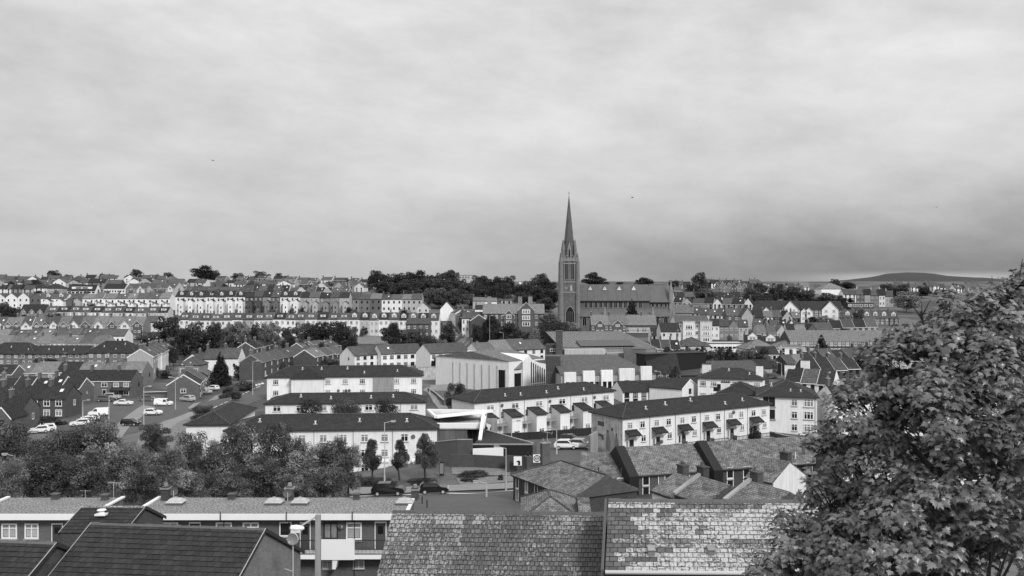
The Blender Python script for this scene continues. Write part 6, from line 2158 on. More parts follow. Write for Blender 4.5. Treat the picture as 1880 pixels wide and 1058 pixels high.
# ---------------------------------------------------------------- foreground roofs, slate by slate
def slated(nm, label, a, b, dx, slope, pitch, gauge, sw, mat, lip=.014, back=True, wallm='brick', verge='trimgrey', lich=lambda u, v: .5, jitter=.012, ridge='darkgrey', wallh=4.5, gut=False, rl=True, extra_r=None):
    """a house seen by its roof: ridge a-b (world), dx = sideways drift of the slope towards its foot, slope = horizontal run to the eaves"""
    a, b = Vector(a), Vector(b)
    c = (a + b) / 2
    o = thing('house', label, 'house', (c.x, c.y, tz(c.x, c.y)))
    O = o.location
    dv = Vector((dx, -slope, -slope * math.tan(pitch)))
    Ls, Lr = dv.length, (b - a).length
    u = (b - a).normalized()
    n = u.cross(dv).normalized()
    if n.z < 0:
        n = -n
    rows_, cols = max(2, round(Ls / gauge)), max(2, round(Lr / sw))
    mb = MB()
    lk = []
    for j in range(rows_):
        off = .5 if j % 2 else 0
        for i in range(cols + (1 if off else 0)):
            u0, u1 = max(0, (i - off) / cols), min(1, (i + 1 - off) / cols)
            if u1 <= u0:
                continue
            jt, jl = rnd.uniform(-jitter, jitter), lip * rnd.uniform(.7, 1.4)
            v0, v1 = j / rows_, (j + 1) / rows_ + jt / Ls
            gp = rnd.uniform(.006, .016) / Lr
            base_ = a - O
            p = [base_ + u * Lr * (u0 + gp) + dv * v0 + n * .004, base_ + u * Lr * (u1 - gp) + dv * v0 + n * .004,
                 base_ + u * Lr * (u1 - gp) + dv * v1 + n * jl, base_ + u * Lr * (u0 + gp) + dv * v1 + n * jl]
            at = rnd.random()
            l = min(1, max(0, lich(u0, v0)))
            mb.poly(p[::-1], 0, at)
            mb.poly([p[3], p[2], p[2] - n * jl, p[3] - n * jl], 0, 0)  # lower edge in the darkest tone without lichen: course shadow put into the colour
            lk += [l, 0]
    k = len(mb.f)
    base_ = a - O
    bk = Vector((-dx, slope, -slope * math.tan(pitch)))
    under = [base_ - n * .01, base_ + u * Lr - n * .01, base_ + u * Lr + dv - n * .01, base_ + dv - n * .01]
    mb.poly(under[::-1], 2)
    if back:
        mb.poly([base_ - n * .01, base_ + bk, base_ + u * Lr + bk, base_ + u * Lr - n * .01][::-1], 1)
    lk += [0] * (len(mb.f) - k)
    link('roof', mb.mesh('roof', [mat, 'slate', 'black'], attr=True, lichen=lk), o)
    rt = MB()
    m_ = max(2, int(Lr / .45))
    for i in range(m_):
        p, q = base_ + u * (Lr * i / m_ + .004), base_ + u * (Lr * (i + 1) / m_ - .004)
        hh_ = .05 + rnd.uniform(-.012, .03)
        s1, s2 = dv.normalized() * .14, bk.normalized() * .14
        up_ = Vector((0, 0, hh_))
        rt.poly([p + s1 + n * .02, q + s1 + n * .02, q + up_, p + up_][::-1] if False else [p + up_, p + s1 + n * .03, q + s1 + n * .03, q + up_])
        rt.poly([q + up_, q + s2 + up_ * .4, p + s2 + up_ * .4, p + up_])
        rt.poly([p + s1 + n * .03, p + s1 - n * .03, q + s1 - n * .03, q + s1 + n * .03])
    link('ridge_tiles', rt.mesh('ridge_tiles', [ridge]), o)
    # walls with gables
    wl = MB()
    ez = -slope * math.tan(pitch)
    I = .12
    for sgn, e in ((1, base_ + u * I), (-1, base_ + u * (Lr - I))):
        f_, r_ = e + dv * .96 - Vector((0, 0, .06)), e + bk * .96 - Vector((0, 0, .06))
        top = e - Vector((0, 0, .08))
        q = [Vector((f_.x, f_.y, ez - wallh + base_.z)), f_, top, r_, Vector((r_.x, r_.y, ez - wallh + base_.z))]
        wl.poly(q if sgn > 0 else q[::-1])
    f0, f1 = base_ + u * I + dv * .96, base_ + u * (Lr - I) + dv * .96
    r0, r1 = base_ + u * I + bk * .96, base_ + u * (Lr - I) + bk * .96
    for p, q in ((f0, f1), (r1, r0)):
        wl.poly([Vector((p.x, p.y, base_.z + ez - wallh)), Vector((q.x, q.y, base_.z + ez - wallh)), q - Vector((0, 0, .06)), p - Vector((0, 0, .06))])
    link('wall', wl.mesh('wall', [wallm]), o)
    if verge:
        for e, sg in ((base_, -1), (base_ + u * Lr, 1)):
            vb = MB()
            for w in (dv, bk):
                lo, hi = Vector((0, 0, -.16)), Vector((0, 0, .045))
                s_ = u * (.05 * sg)
                q = [e + lo, e + w + lo, e + w + hi, e + hi]
                q2 = [p + s_ for p in q]
                for x in range(4):
                    y = (x + 1) % 4
                    vb.poly([q[x], q[y], q2[y], q2[x]], 1 if x == 2 else 0)
                vb.poly(q2, 0)
            link('bargeboard', vb.mesh('bargeboard', ['trimdark', verge]), o)
    if gut:
        g = MB()
        p, q = base_ + dv + Vector((0, -.06, -.02)), base_ + u * Lr + dv + Vector((0, -.06, -.02))
        g.tube(p, q, .075, n=8)
        g.tube(p + Vector((0, .0, -.1)), q + Vector((0, .0, -.1)), .05, n=6, mi=1)
        link('gutter', g.mesh('gutter', ['galv', 'black']), o)
        dp = MB()
        e = base_ + u * .55 + dv
        dp.tube(e + Vector((.1, -.06, -.05)), e + Vector((.1, .0, -.25)), .045, n=7)
        dp.tube(e + Vector((.1, .0, -.25)), e + Vector((-.05, .1, -.4)), .045, n=7)
        dp.tube(e + Vector((-.05, .1, -.4)), e + Vector((-.05, .1, -4)), .045, n=7)
        link('drainpipe', dp.mesh('drainpipe', ['trim']), o)
    return o, base_, u, dv, n, Lr


def W3(px, py, D):
    return P(px, py, D)


zA = P(168, 961, 45).z
aF1 = P(168, 961, 45)
bF1 = Vector(((487 - CX) / F * 44.2, 44.2, aF1.z - .07))
F1, ob, ou, odv, on, oL = slated('house', 'house with dark concrete tile roof and brick gable in front of the flats', aF1, bF1, -.75, 5.0, R(27), .335, .33, 'newtile', .035, wallm='brickpale', ridge='darkgrey', jitter=.002, lich=lambda u, v: .25)
aF2 = P(-70, 991, 43)
bF2 = Vector(((103 - CX) / F * 42.6, 42.6, aF2.z - .05))
F2, *_ = slated('house', 'dark tiled house at the lower left corner', aF2, bF2, -.75, 5.0, R(27), .335, .33, 'newtile', .035, wallm='brickdark', ridge='darkgrey', jitter=.002, lich=lambda u, v: .25)
aF3 = P(152, 930, 60)
bF3 = Vector(((267 - CX) / F * 60, 60, aF3.z))
F3, *_ = slated('house', 'small dark tiled stair roof in front of the left flats', aF3, bF3, -.55, 2.1, R(30), .30, .33, 'newtile', .03, wallm='brickdark', ridge='gravel', jitter=.002, wallh=5.5, lich=lambda u, v: .3)
for t in (.2, .55):
    pass
b = MB()
b.tube((0, 0, 0), (0, 0, .22), .2, .16, 12)
b.tube((0, 0, .22), (0, 0, .27), .3, .26, 12)
b.box(-.35, -.3, -.1, .35, .3, .0, 0)
e = Vector(aF3) - F3.location + Vector((1.6, -.75, -.28))
link('roof_vent', b.mesh('roof_vent', ['trim']), F3, e)


def lich5(u, v):
    x = .52 + .14 * math.sin(u * 7 + 1) + .12 * math.sin(u * 17 + v * 9)
    if .34 < u < .38 and v < .3:
        return 0
    if v < .09 and (u < .16 or (.2 < u < .42)):
        return 1.0
    if u > .92 - .1 * math.sin(v * 5) ** 2:
        x -= .55
    return x - .12 * v + rnd.uniform(-.2, .2)


def lich6(u, v):
    x = .86 + .1 * math.sin(u * 9 + v * 6) + rnd.uniform(-.16, .14)
    if u < .14 + .05 * math.sin(v * 16) and .1 < v < .5:
        return .02
    if u < .05 + .04 * math.sin(v * 30) and v >= .5:
        return .1
    if .18 < u < .28 and .68 < v < .74 or .06 < u < .22 and .80 < v < .87:
        return .02
    if .5 < v < .68:
        x -= .28 + .1 * math.sin(u * 23)
    if .40 < u < .44 and .32 < v < .46 or .22 < u < .30 and .08 < v < .2:
        x -= .6
    if v < .07 and .3 < u < .72:
        x -= .5
    return x


aF5 = P(721, 938.5, 38)
bF5 = Vector(((1113 - CX) / F * 37.6, 37.6, aF5.z))
F5, *_ = slated('house', 'old slate roof patched with pale lichen, left of the paler slate roof', aF5, bF5, -.55, 3.9, R(40), .215, .19, 'lichenroof', .032, wallm='brickdark', verge=None, ridge='darkgrey', lich=lich5)
aF6 = P(1117, 918, 36)
bF6 = Vector(((1500 - CX) / F * 35.8, 35.8, aF6.z))
F6, ob6, ou6, odv6, on6, oL6 = slated('house', 'slate roof covered in pale lichen above a white gutter', aF6, bF6, -.42, 2.74, R(36), .212, .30, 'lichenroofpale', .028, wallm='brickdark', verge=None, ridge='darkgrey', lich=lich6, gut=True)
for u_, v_ in ((.205, .76), (.475, .75)):
    b = MB()
    b.box(-.12, -.14, -.05, .12, .14, .22)
    b.box(-.14, -.17, .22, .14, .17, .25)
    o = link('roof_vent', b.mesh('roof_vent', ['grey']), F6, ob6 + ou6 * oL6 * u_ + odv6 * v_)
    o.rotation_euler = (R(20), 0, 0)
# the gable wall between the two roofs stands a little higher: lead and mortar edge
b = MB()
e0 = ob6 - ou6 * .05
b.prism([(0, -.25), (1, -.25), (1, .06), (0, .06)], lambda p, q: tuple(e0 + odv6 * p[0] + Vector((0, 0, p[1])) + ou6 * (.0 if q else -.1)))
link('verge', b.mesh('verge', ['darkgrey']), F6)


def near_lamp():
    D = 49.0
    x = (584 - CX) / F * D
    g = tz(x, D)
    z = P(584, 945, D).z
    o = thing('street_lamp', 'square grey lamp post in front of the flats, with pale lantern', 'street lamp', (x, D, g), 0, None)
    H = z - g
    b = MB()
    b.box(-.14, -.14, -.3, .14, .14, H - 1.2)
    b.box(-.13, -.13, H - 1.2, .13, .13, H)
    link('pole', b.mesh('pole', ['concrete']), o)
    a = MB()
    a.tube((0, 0, H - .05), (-.95, -.15, H - .62), .05, n=8)
    link('arm', a.mesh('arm', ['galv']), o)
    l = MB()
    sect = [(-.72, .06, .05), (-.85, .15, .10), (-1.15, .2, .14), (-1.42, .15, .12), (-1.5, .05, .05)]
    n = 10
    for (x0, w0, h0), (x1, w1, h1) in zip(sect, sect[1:]):
        for i in range(n):
            q = []
            for xx, ww, hh_, ii in ((x0, w0, h0, i), (x0, w0, h0, i + 1), (x1, w1, h1, i + 1), (x1, w1, h1, i)):
                t = ii * 2 * math.pi / n
                q.append((xx, -.15 + ww * math.cos(t), H - .7 + hh_ * math.sin(t) * 1.3))
            l.poly(q, 0)
    l.box(-1.4, -.3, H - .92, -.9, .0, H - .8, 1)
    link('lantern', l.mesh('lantern', ['trim', 'lamp']), o)


near_lamp()


def moss(o, base_, u, L, dv, n=70):
    b = MB()
    for _ in range(n):
        t = rnd.random() ** 1.3 * L
        p = base_ + u * t + dv * rnd.choice([0, 0, 0, .02, .05, rnd.random()]) + Vector((0, rnd.uniform(-.06, .03), .03))
        r = rnd.uniform(.02, .055)
        k = 7
        ring = [p + Vector((r * 1.6 * math.cos(i * 6.283 / k) * rnd.uniform(.7, 1.2), r * math.sin(i * 6.283 / k), -.03)) for i in range(k)]
        top = p + Vector((0, 0, r * .7))
        for i in range(k):
            b.poly([ring[i], ring[(i + 1) % k], top])
    link('moss', b.mesh('moss', ['darkgrey'], smooth=True), o)


moss(F5, Vector(aF5) - F5.location, (bF5 - aF5).normalized(), (bF5 - aF5).length, Vector((-.55, -3.9, -3.9 * math.tan(R(40)))), 130)
moss(F6, ob6, ou6, oL6, odv6, 90)


def near_dish():
    D = 43.6
    p = P(537, 990, D)
    g = tz(p.x, D)
    o = thing('satellite_dish', 'round pale satellite dish on a pole beside the brick gable', 'satellite dish', (p.x, D, g))
    z = p.z - g
    b = MB()
    b.tube((0, .1, z - 3.0), (0, .1, z), .03, n=7)
    b.tube((0, .1, z - 1.6), (-.5, .5, z - 1.6), .025, n=6)
    b.tube((0, .1, z - 2.6), (-.5, .5, z - 2.6), .025, n=6)
    b.tube((0, .1, -.2), (0, .1, z - 3.0), .03, n=7)
    link('mast', b.mesh('mast', ['galv']), o)
    d_ = link('reflector', MB_dish(), o, (0, 0, z))
    d_.rotation_euler = (R(-8), 0, R(-12))


def MB_dish():
    b = MB()
    n, k = 24, 6
    for j in range(k):
        for i in range(n):
            q = []
            for jj, ii in ((j, i), (j, i + 1), (j + 1, i + 1), (j + 1, i)):
                r = jj / k * .28
                a = ii * 2 * math.pi / n
                q.append((r * math.cos(a), .05 - .9 * r * r, r * math.sin(a)))
            b.poly(q, 0)
    for i in range(n):
        a, c = i * 2 * math.pi / n, (i + 1) * 2 * math.pi / n
        b.poly([(.28 * math.cos(a), -.02, .28 * math.sin(a)), (.28 * math.cos(c), -.02, .28 * math.sin(c)), (.3 * math.cos(c), .03, .3 * math.sin(c)), (.3 * math.cos(a), .03, .3 * math.sin(a))], 1)
    b.tube((0, .0, -.26), (0, -.32, -.12), .012, n=5, mi=1)
    b.box(-.03, -.36, -.15, .03, -.28, -.07, 1)
    return b.mesh('reflector', ['stonelight', 'galv'])


near_dish()
# ---------------------------------------------------------------- roads, pavements, markings, grass
strip('road', [(470, 916), (640, 911), (720, 908), (830, 904), (965, 899)], [(470, 975), (640, 975), (720, 975), (830, 975), (965, 975)], 'asphalt', .06, 60, 24)
strip('pavement', [(640, 898), (730, 897), (830, 893), (960, 888)], [(640, 910), (730, 907.5), (830, 903.5), (960, 898)], 'pavement', .16, 50, 4)
strip('road_marking', [(640, 913), (720, 910.5), (830, 906.5), (960, 901)], [(640, 914), (720, 911.5), (830, 907.5), (960, 902)], 'paint', .09, 50, 1)
strip('road', [(100, 745), (150, 737), (250, 727), (350, 722)], [(95, 815), (180, 812), (262, 792), (350, 760)], 'asphalt', .06, 40, 24)
strip('pavement', [(262, 792), (300, 775), (350, 757)], [(285, 800), (325, 778), (362, 760)], 'pavement', .14, 24, 3)
strip('path', [(196, 800), (220, 775), (262, 745)], [(222, 806), (240, 782), (285, 748)], 'pavement', .10, 24, 4)
strip('road', [(350, 757), (400, 733), (452, 708), (474, 694)], [(380, 775), (440, 752), (492, 730), (506, 706)], 'asphalt', .06, 40, 14)
strip('pavement', [(345, 750), (395, 728), (445, 704), (466, 690)], [(350, 757), (400, 733), (452, 708), (474, 694)], 'pavement', .14, 30, 3)
for i in range(9):
    t = i / 9
    a = (392 + 88 * t, 750 - 42 * t)
    strip('road_marking', [a, (a[0] + 7, a[1] - 3.4)], [(a[0] + .7, a[1] + .45), (a[0] + 7.7, a[1] - 2.95)], 'paint', .10, 3, 1)
for i in range(6):
    t = i / 6
    a = (450 + 34 * t, 712 - 9 * t)
    strip('road_marking', [a, (a[0] + 4, a[1] - 1.2)], [(a[0] + 3, a[1] + 2.0), (a[0] + 7, a[1] + .6)], 'paint', .10, 2, 1)
strip('road', [(985, 812), (1030, 803), (1105, 800)], [(985, 848), (1030, 850), (1105, 850)], 'asphalt', .06, 30, 16)
strip('path', [(786, 712), (806, 735), (838, 762)], [(828, 706), (856, 730), (882, 757)], 'asphalt', .07, 30, 8)
strip('pavement', [(776, 716), (795, 740), (815, 762)], [(785, 712), (805, 735), (837, 762)], 'pavement', .15, 30, 3)
strip('pavement', [(1413, 797), (1440, 805), (1480, 812)], [(1413, 832), (1440, 830), (1480, 828)], 'pavement', .1, 20, 6)
strip('road', [(884, 616), (905, 626), (932, 642)], [(900, 612), (925, 626), (950, 642)], 'asphalt', .06, 30, 6)
base('lawnmat')
_t = NT(M['lawnmat'].node_tree)
_p = _t.n('ShaderNodeNewGeometry').outputs['Position']
finish(_t, _t.grey(_t.m('ADD', .04, _t.m('MULTIPLY', _t.noise(_p, 1.3, 6.0, .75), .26))), .95)
strip('grass', [(640, 617), (720, 616), (800, 618)], [(640, 632), (720, 634), (800, 634)], 'lawnmat', .06, 30, 6)
strip('grass', [(480, 612), (560, 612), (600, 612)], [(480, 630), (560, 628), (600, 625)], 'lawnmat', .06, 30, 6)
strip('grass', [(264, 796), (300, 778), (350, 758), (372, 762)], [(240, 850), (300, 848), (340, 840), (400, 830)], 'lawnmat', .10, 40, 14)
strip('grass', [(826, 840), (880, 846), (935, 855)], [(830, 872), (885, 874), (938, 876)], 'lawnmat', .08, 30, 8)
strip('grass', [(836, 878), (885, 878), (944, 876)], [(846, 893), (890, 890), (944, 886)], 'lawnmat', .1, 20, 6)

# ---------------------------------------------------------------- vehicles
EST = 'vehicles parked on the estate road'
car('suv', 'cargrey', 'dark estate car parked by the brick houses with porch', 193, 738, 10, EST)
car('suv', 'carsilver', 'silver car parked behind the dark estate car', 206, 734, 10, EST)
car('saloon', 'carwhite', 'white saloon on the estate road below the dark car', 227, 745, 6, EST)
car('hatch', 'cargrey', 'dark hatchback parked near the walled yard', 270, 737, 20, EST)
car('van', 'carwhite', 'small white van beside the double armed lamp', 300, 746, -3, EST)
car('hatch', 'carwhite', 'white hatchback at the kerb below the small van', 281, 763, -2, EST)
car('hatch', 'carblack', 'black hatchback alone on the estate road', 240, 783, -6, EST)
car('van', 'carwhite', 'white panel van above the parked white cars', 181, 765, 196, EST)
for i, (px, py, lb) in enumerate(((166, 774, 'first white car below the panel van'), (158, 778, 'second white car below the panel van'), (147, 783, 'white car half under the dark tree'))):
    car('hatch', 'carwhite', lb, px, py, 200, EST)
car('hatch', 'carwhite', 'white car under the trees at the left lamp', 72, 796, 205, EST)
car('hatch', 'carwhite', 'white car just above the left lamp arm', 84, 793, 205, EST)
car('suv', 'carsilver', 'silver people carrier at the corner of the brick gable', 344, 738, 150, EST)
HSE = 'cars outside the stepped brick houses'
car('saloon', 'carsilver', 'silver saloon in front of the brick gable', 375, 724, 160, HSE)
car('hatch', 'carwhite', 'pale hatchback behind the silver saloon', 390, 717, 160, HSE)
car('hatch', 'carsilver', 'pale car further up beside the bushes', 400, 708, 160, HSE)
car('hatch', 'carwhite', 'white car outside the white sloping terrace', 298, 688, 70, None)
car('hatch', 'cargrey', 'dark car higher up the white sloping terrace', 312, 679, 70, None)
car('saloon', 'carwhite', 'white car at the end of the brown flats', 203, 668, 20, None)
car('saloon', 'carwhite', 'white car at the far left by the brown flats', 3, 682, 10, None)
car('hatch', 'carwhite', 'white van like car beside the dark brick house', 482, 696, 20, None)
PRK = 'cars in the small car park'
car('suv', 'carwhite', 'white crossover car in the small car park', 1042, 826, -18, PRK, d0=140)
car('suv', 'carsilver', 'silver car tucked beside the white crossover', 1068, 825, -24, PRK, d0=140)
car('suv', 'carblack', 'black car at the dark fence', 1048, 809, -22, PRK, D=167)
RD = 'cars on the main road'
car('suv', 'carblack', 'black crossover parked in front of the white three storey block', 714, 911, -3, RD, d0=95)
car('hatch', 'carblack', 'black hatchback near the corner of the white block', 797, 908, 3, RD, d0=95)
car('hatch', 'carwhite', 'white car half hidden in the left trees', 293, 862, 0, None, D=128)

# ---------------------------------------------------------------- lamps and poles
lamp('tall thin lamp post beside the white panel van', 200, 728, 776, arm=1)
lamp('tall lamp post right of the black hatchback', 264, 711, 790, arm=1)
lamp('double armed lamp post on the pavement corner', 322, 694, 758, double=True)
lamp('lamp post below the canopy house', 152, 736, 768, arm=1)
lamp('lamp post with curved arm by the dashed road', 464, 664, 737, arm=1)
lamp('lamp post above the dark brick gable', 444, 630, 662, arm=-1)
lamp('lamp post in the park left of the dark trees', 689, 588, 630, arm=1)
lamp('lamp post in the park near the slate terrace', 735, 590, 630, arm=1)
lamp('tall lamp post on the steep street', 899, 580, 620, arm=1, D=395)
lamp('lamp post beside the round trees', 924, 611, 636, arm=-1)
lamp('lamp post in the middle of the car park', 1022, 789, 848, arm=-1)
lamp('slim lamp post above the dark museum roof', 939, 775, 806, D=165, arm=1)
lamp('lamp post beside the brick slate roofed house', 929, 823, 920, D=123, arm=-1)
lamp('low lamp post on the near kerb', 893, 887, 925, D=112, arm=-1)
lamp('lamp post between the young trees', 706, 776, 893, D=134, arm=1)
lamp('lamp post in the left trees', 51, 795, 830, D=150, arm=1)
lamp('short lamp post at the pale bush', 27, 837, 880, D=118, arm=-1)
lamp('lamp post near the dark corner wall', 789, 713, 745, arm=1)
lamp('lamp post behind the white chimneys', 1287, 676, 705, arm=1, D=262)
lamp('lamp post beside the oval window building', 1213, 683, 712, arm=-1, D=232)
lamp('lamp post at the bright school corner', 1549, 652, 680, arm=1, D=310)
lamp('lamp post among the brick rows', 1435, 667, 690, arm=-1, D=290)

# ---------------------------------------------------------------- trees
SK = 'trees on the hilltop skyline'
for px, yt, w, k, lb in ((8, 503, 20, 'leafdark', 'round dark tree at the left end of the skyline'), (35, 506, 14, 'leafdark', 'small dark tree right of the first skyline tree'), (68, 512, 20, 'leafdark', 'low dark bush among the left rooftops'),
                         (98, 495, 28, 'leafdark', 'dark double topped tree on the left skyline'), (125, 503, 22, 'leafmid', 'low tree right of the double topped tree'), (190, 502, 22, 'leafdark', 'small round tree above the white hall'),
                         (236, 505, 16, 'leafmid', 'small tree beside the pointed skyline tree'), (251, 493, 26, 'leafdark', 'pointed dark tree on the skyline above the white hall'), (283, 504, 26, 'leafmid', 'low spreading tree above the brick gables'),
                         (308, 500, 22, 'leafmid', 'flat topped tree with loose branches'), (372, 487, 42, 'leafdark', 'tallest dark tree on the left skyline'), (393, 496, 24, 'leafdark', 'dark tree joined to the tallest skyline tree'),
                         (436, 501, 24, 'leafdark', 'squat tree right of the tallest skyline tree'), (474, 496, 28, 'leafmid', 'bushy tree on the middle skyline'), (490, 502, 16, 'leafmid', 'small tree beside the bushy skyline tree'),
                         (511, 501, 14, 'leafdark', 'small tree with flat top right of the bushy one'), (60, 520, 18, 'leafmid', 'bright round tree among the left roofs'), (75, 518, 18, 'leafpale', 'pale round tree among the left roofs')):
    tree(lb, px, yt, 521 if yt < 510 else 534, w, k, group=SK, D=905 if yt < 510 else 745)
WD_ = 'trees of the wood below the skyline'
n_ = 0
for px, yt, yb, w, k in ((684, 503, 530, 22, 'leafdark'), (693, 496, 532, 30, 'leafdark'), (712, 501, 535, 30, 'leafdark'), (733, 499, 530, 30, 'leafdark'), (750, 499, 530, 30, 'leafmid'), (768, 496, 530, 34, 'leafdark'), (786, 503, 530, 22, 'leafdark'),
                         (806, 499, 532, 28, 'leafdark'), (823, 493, 535, 38, 'leafdark'), (836, 497, 535, 18, 'leafmid'), (702, 514, 545, 30, 'leafdark'), (725, 516, 550, 34, 'leafmid'), (748, 512, 552, 34, 'leafdark'), (770, 510, 555, 36, 'leafdark'),
                         (795, 508, 555, 36, 'leafmid'), (815, 512, 556, 36, 'leafdark'), (838, 514, 552, 34, 'leafdark'), (760, 525, 562, 34, 'leafdark'), (785, 528, 566, 34, 'leafmid'), (806, 526, 566, 40, 'leafmid'),
                         (830, 528, 568, 40, 'leafmid'), (848, 510, 545, 30, 'leafmid'), (858, 516, 558, 40, 'leafmid'), (876, 503, 540, 30, 'leafmid'), (892, 506, 540, 26, 'leafdark'), (880, 524, 562, 36, 'leafdark'), (862, 538, 568, 34, 'leafmid'),
                         (912, 505, 545, 34, 'leafdark'), (938, 503, 548, 34, 'leafdark'), (925, 518, 556, 36, 'leafmid'), (905, 522, 560, 34, 'leafdark'), (960, 518, 555, 34, 'leafdark'), (990, 502, 545, 34, 'leafdark'), (975, 512, 550, 34, 'leafmid'),
                         (1006, 510, 555, 36, 'leafdark'), (985, 525, 562, 44, 'leafdark'), (1012, 528, 566, 42, 'leafdark'), (960, 535, 566, 34, 'leafdark'), (1000, 545, 578, 42, 'leafdark')):
    n_ += 1
    tree(('dark' if k == 'leafdark' else 'mid grey') + ' broad tree of the wood left of the spire', px, yt, yb, w, k, group=('dark' if k == 'leafdark' else 'mid grey') + ' trees of the wood left of the spire', cat='tree')
for px, yt, yb, w, k, lb in ((1086, 498, 528, 36, 'leafdark', 'big dark tree right of the spire'), (1104, 507, 528, 28, 'leafdark', 'lower dark tree behind the cathedral roof'), (1180, 508, 527, 36, 'leafdark', 'rounded tree above the cathedral roof ridge'),
                            (1140, 517, 527, 20, 'leafdark', 'small bush behind the cathedral ridge'), (1236, 514, 530, 24, 'leafdark', 'low tree right of the chancel roof'),
                            (1284, 497, 545, 36, 'leafmid', 'tall feathery tree right of the cathedral'), (1296, 528, 556, 46, 'leafmid', 'wide low tree under the tall feathery one'), (1270, 520, 548, 24, 'leafdark', 'dark tree left of the tall feathery one'),
                            (1398, 517, 560, 40, 'leafdark', 'large dark tree above the white apartment gables'), (1425, 518, 560, 30, 'leafdark', 'dark tree right of the large dark one'), (1382, 528, 568, 40, 'leafmid', 'mid grey tree left of the large dark one'),
                            (1404, 540, 576, 36, 'leafdark', 'dark tree just behind the apartment roof'), (1452, 526, 558, 44, 'leafmid', 'bright bushy tree above the apartments'), (1480, 532, 558, 34, 'leafmid', 'second bushy tree above the apartments'),
                            (1520, 536, 560, 40, 'leafmid', 'bushes below the hip roofed hall'), (1533, 511, 532, 22, 'leafdark', 'small dark tree beside the hip roofed hall'), (1556, 516, 532, 34, 'leafdark', 'low dark tree behind the hip roofed hall'),
                            (1545, 542, 566, 22, 'leafdark', 'dark bush in front of the tall white house'), (1632, 520, 548, 34, 'leafdark', 'dark tree on the right skyline'), (1652, 522, 548, 40, 'leafmid', 'mid grey tree on the right skyline'),
                            (1692, 524, 548, 32, 'leafdark', 'dark round tree at the foot of the mountain'), (1752, 521, 536, 14, 'leafdark', 'dark rounded tree among the far white houses'), (1735, 530, 545, 44, 'leafmid', 'low grey thicket among the far houses'), (1664, 534, 572, 48, 'leafpale', 'pale feathery tree beside the leafy branches'),
                            (1575, 565, 600, 24, 'leafmid', 'pale bush under the apartment gables'), (1515, 580, 600, 34, 'leafpale', 'pale spreading bush below the tall white gable')):
    tree(lb, px, yt, yb, w, k)
tree('small pointed conifer on the right skyline', 1310, 512, 528, 11, 'conifer', 'conifer')
tree('dark conifer in front of the cathedral nave', 1160, 547, 606, 27, 'conifer', 'conifer', D=440, base=.06)
tree('dark conifer in front of the long brick school', 1508, 612, 660, 28, 'conifer', 'conifer', D=322, base=.04)
tree('dark conifer beside the white cottage', 405, 644, 692, 28, 'conifer', 'conifer', D=286, base=.04)
PK = 'trees along the park below the dormer terrace'
for px, yt, yb, w, k, lb in ((10, 552, 586, 30, 'leafmid', 'tree at the left edge below the white gables'), (30, 562, 590, 26, 'leafdark', 'dark tree left of the stone schoolhouse'), (97, 574, 592, 32, 'leafdark', 'rounded bush right of the stone schoolhouse'),
                            (165, 557, 572, 24, 'leafdark', 'dark bush at the foot of the long white terrace'), (272, 607, 640, 40, 'leafmid', 'dark bushes below the bay window terrace'), (305, 578, 628, 46, 'leafdark', 'big dark tree right of the bay windows'),
                            (338, 600, 648, 44, 'leafdark', 'large dark tree above the white sloping terrace'), (362, 586, 640, 56, 'leafmid', 'broad tree beside the large dark one'), (388, 596, 640, 36, 'leafdark', 'dark tree filling the park corner'),
                            (398, 590, 632, 26, 'leafmid', 'narrow tree in the park row'), (418, 591, 628, 28, 'leafpale', 'pale tree near the middle of the park row'), (432, 594, 628, 22, 'leafdark', 'dark tree between two pale park trees'),
                            (447, 586, 628, 34, 'leafpale', 'tall pale tree in the park row'), (470, 594, 626, 20, 'leafdark', 'very dark narrow tree in the park row'), (487, 590, 626, 32, 'leafpale', 'pale tree right of the narrow dark one'), (505, 588, 624, 24, 'leafpale', 'small pale tree by the white house'),
                            (528, 598, 622, 26, 'leafmid', 'low tree with thin trunk'), (552, 590, 626, 34, 'leafmid', 'grey tree at the left of the dark clump'), (580, 588, 630, 42, 'leafdark', 'dark clump tree in front of the dormer terrace'), (606, 590, 632, 44, 'leafdark', 'darkest tree of the clump'), (632, 588, 632, 34, 'leafdark', 'right hand tree of the dark clump'),
                            (645, 596, 632, 24, 'leafmid', 'grey tree just right of the dark clump'), (670, 598, 614, 14, 'leafdark', 'small tree on the open lawn'), (702, 582, 612, 22, 'leafmid', 'tree in front of the white dormer houses'), (718, 592, 634, 40, 'leafdark', 'wide dark tree on the park lawn'),
                            (748, 604, 630, 36, 'leafdark', 'bush below the four windowed brick house'), (768, 600, 636, 46, 'leafmid', 'broad bush left of the stepped slate terrace'), (790, 614, 640, 44, 'leafmid', 'ragged bush at the foot of the slate terrace'), (812, 622, 644, 26, 'leafpale', 'pale shrub beside the slate terrace')):
    tree(lb, px, yt, yb, w, k, group=PK)
for px, yt, yb, w, k, lb in ((822, 590, 622, 30, 'leafdark', 'dark tree at the bend of the slate terrace'), (850, 566, 598, 26, 'leafmid', 'grey tree beside the steep street houses'), (872, 592, 622, 24, 'leafdark', 'dark tree in front of the white corner house'), (800, 574, 604, 26, 'leafmid', 'grey tree left of the plain white gable')):
    tree(lb, px, yt, yb, w, k)
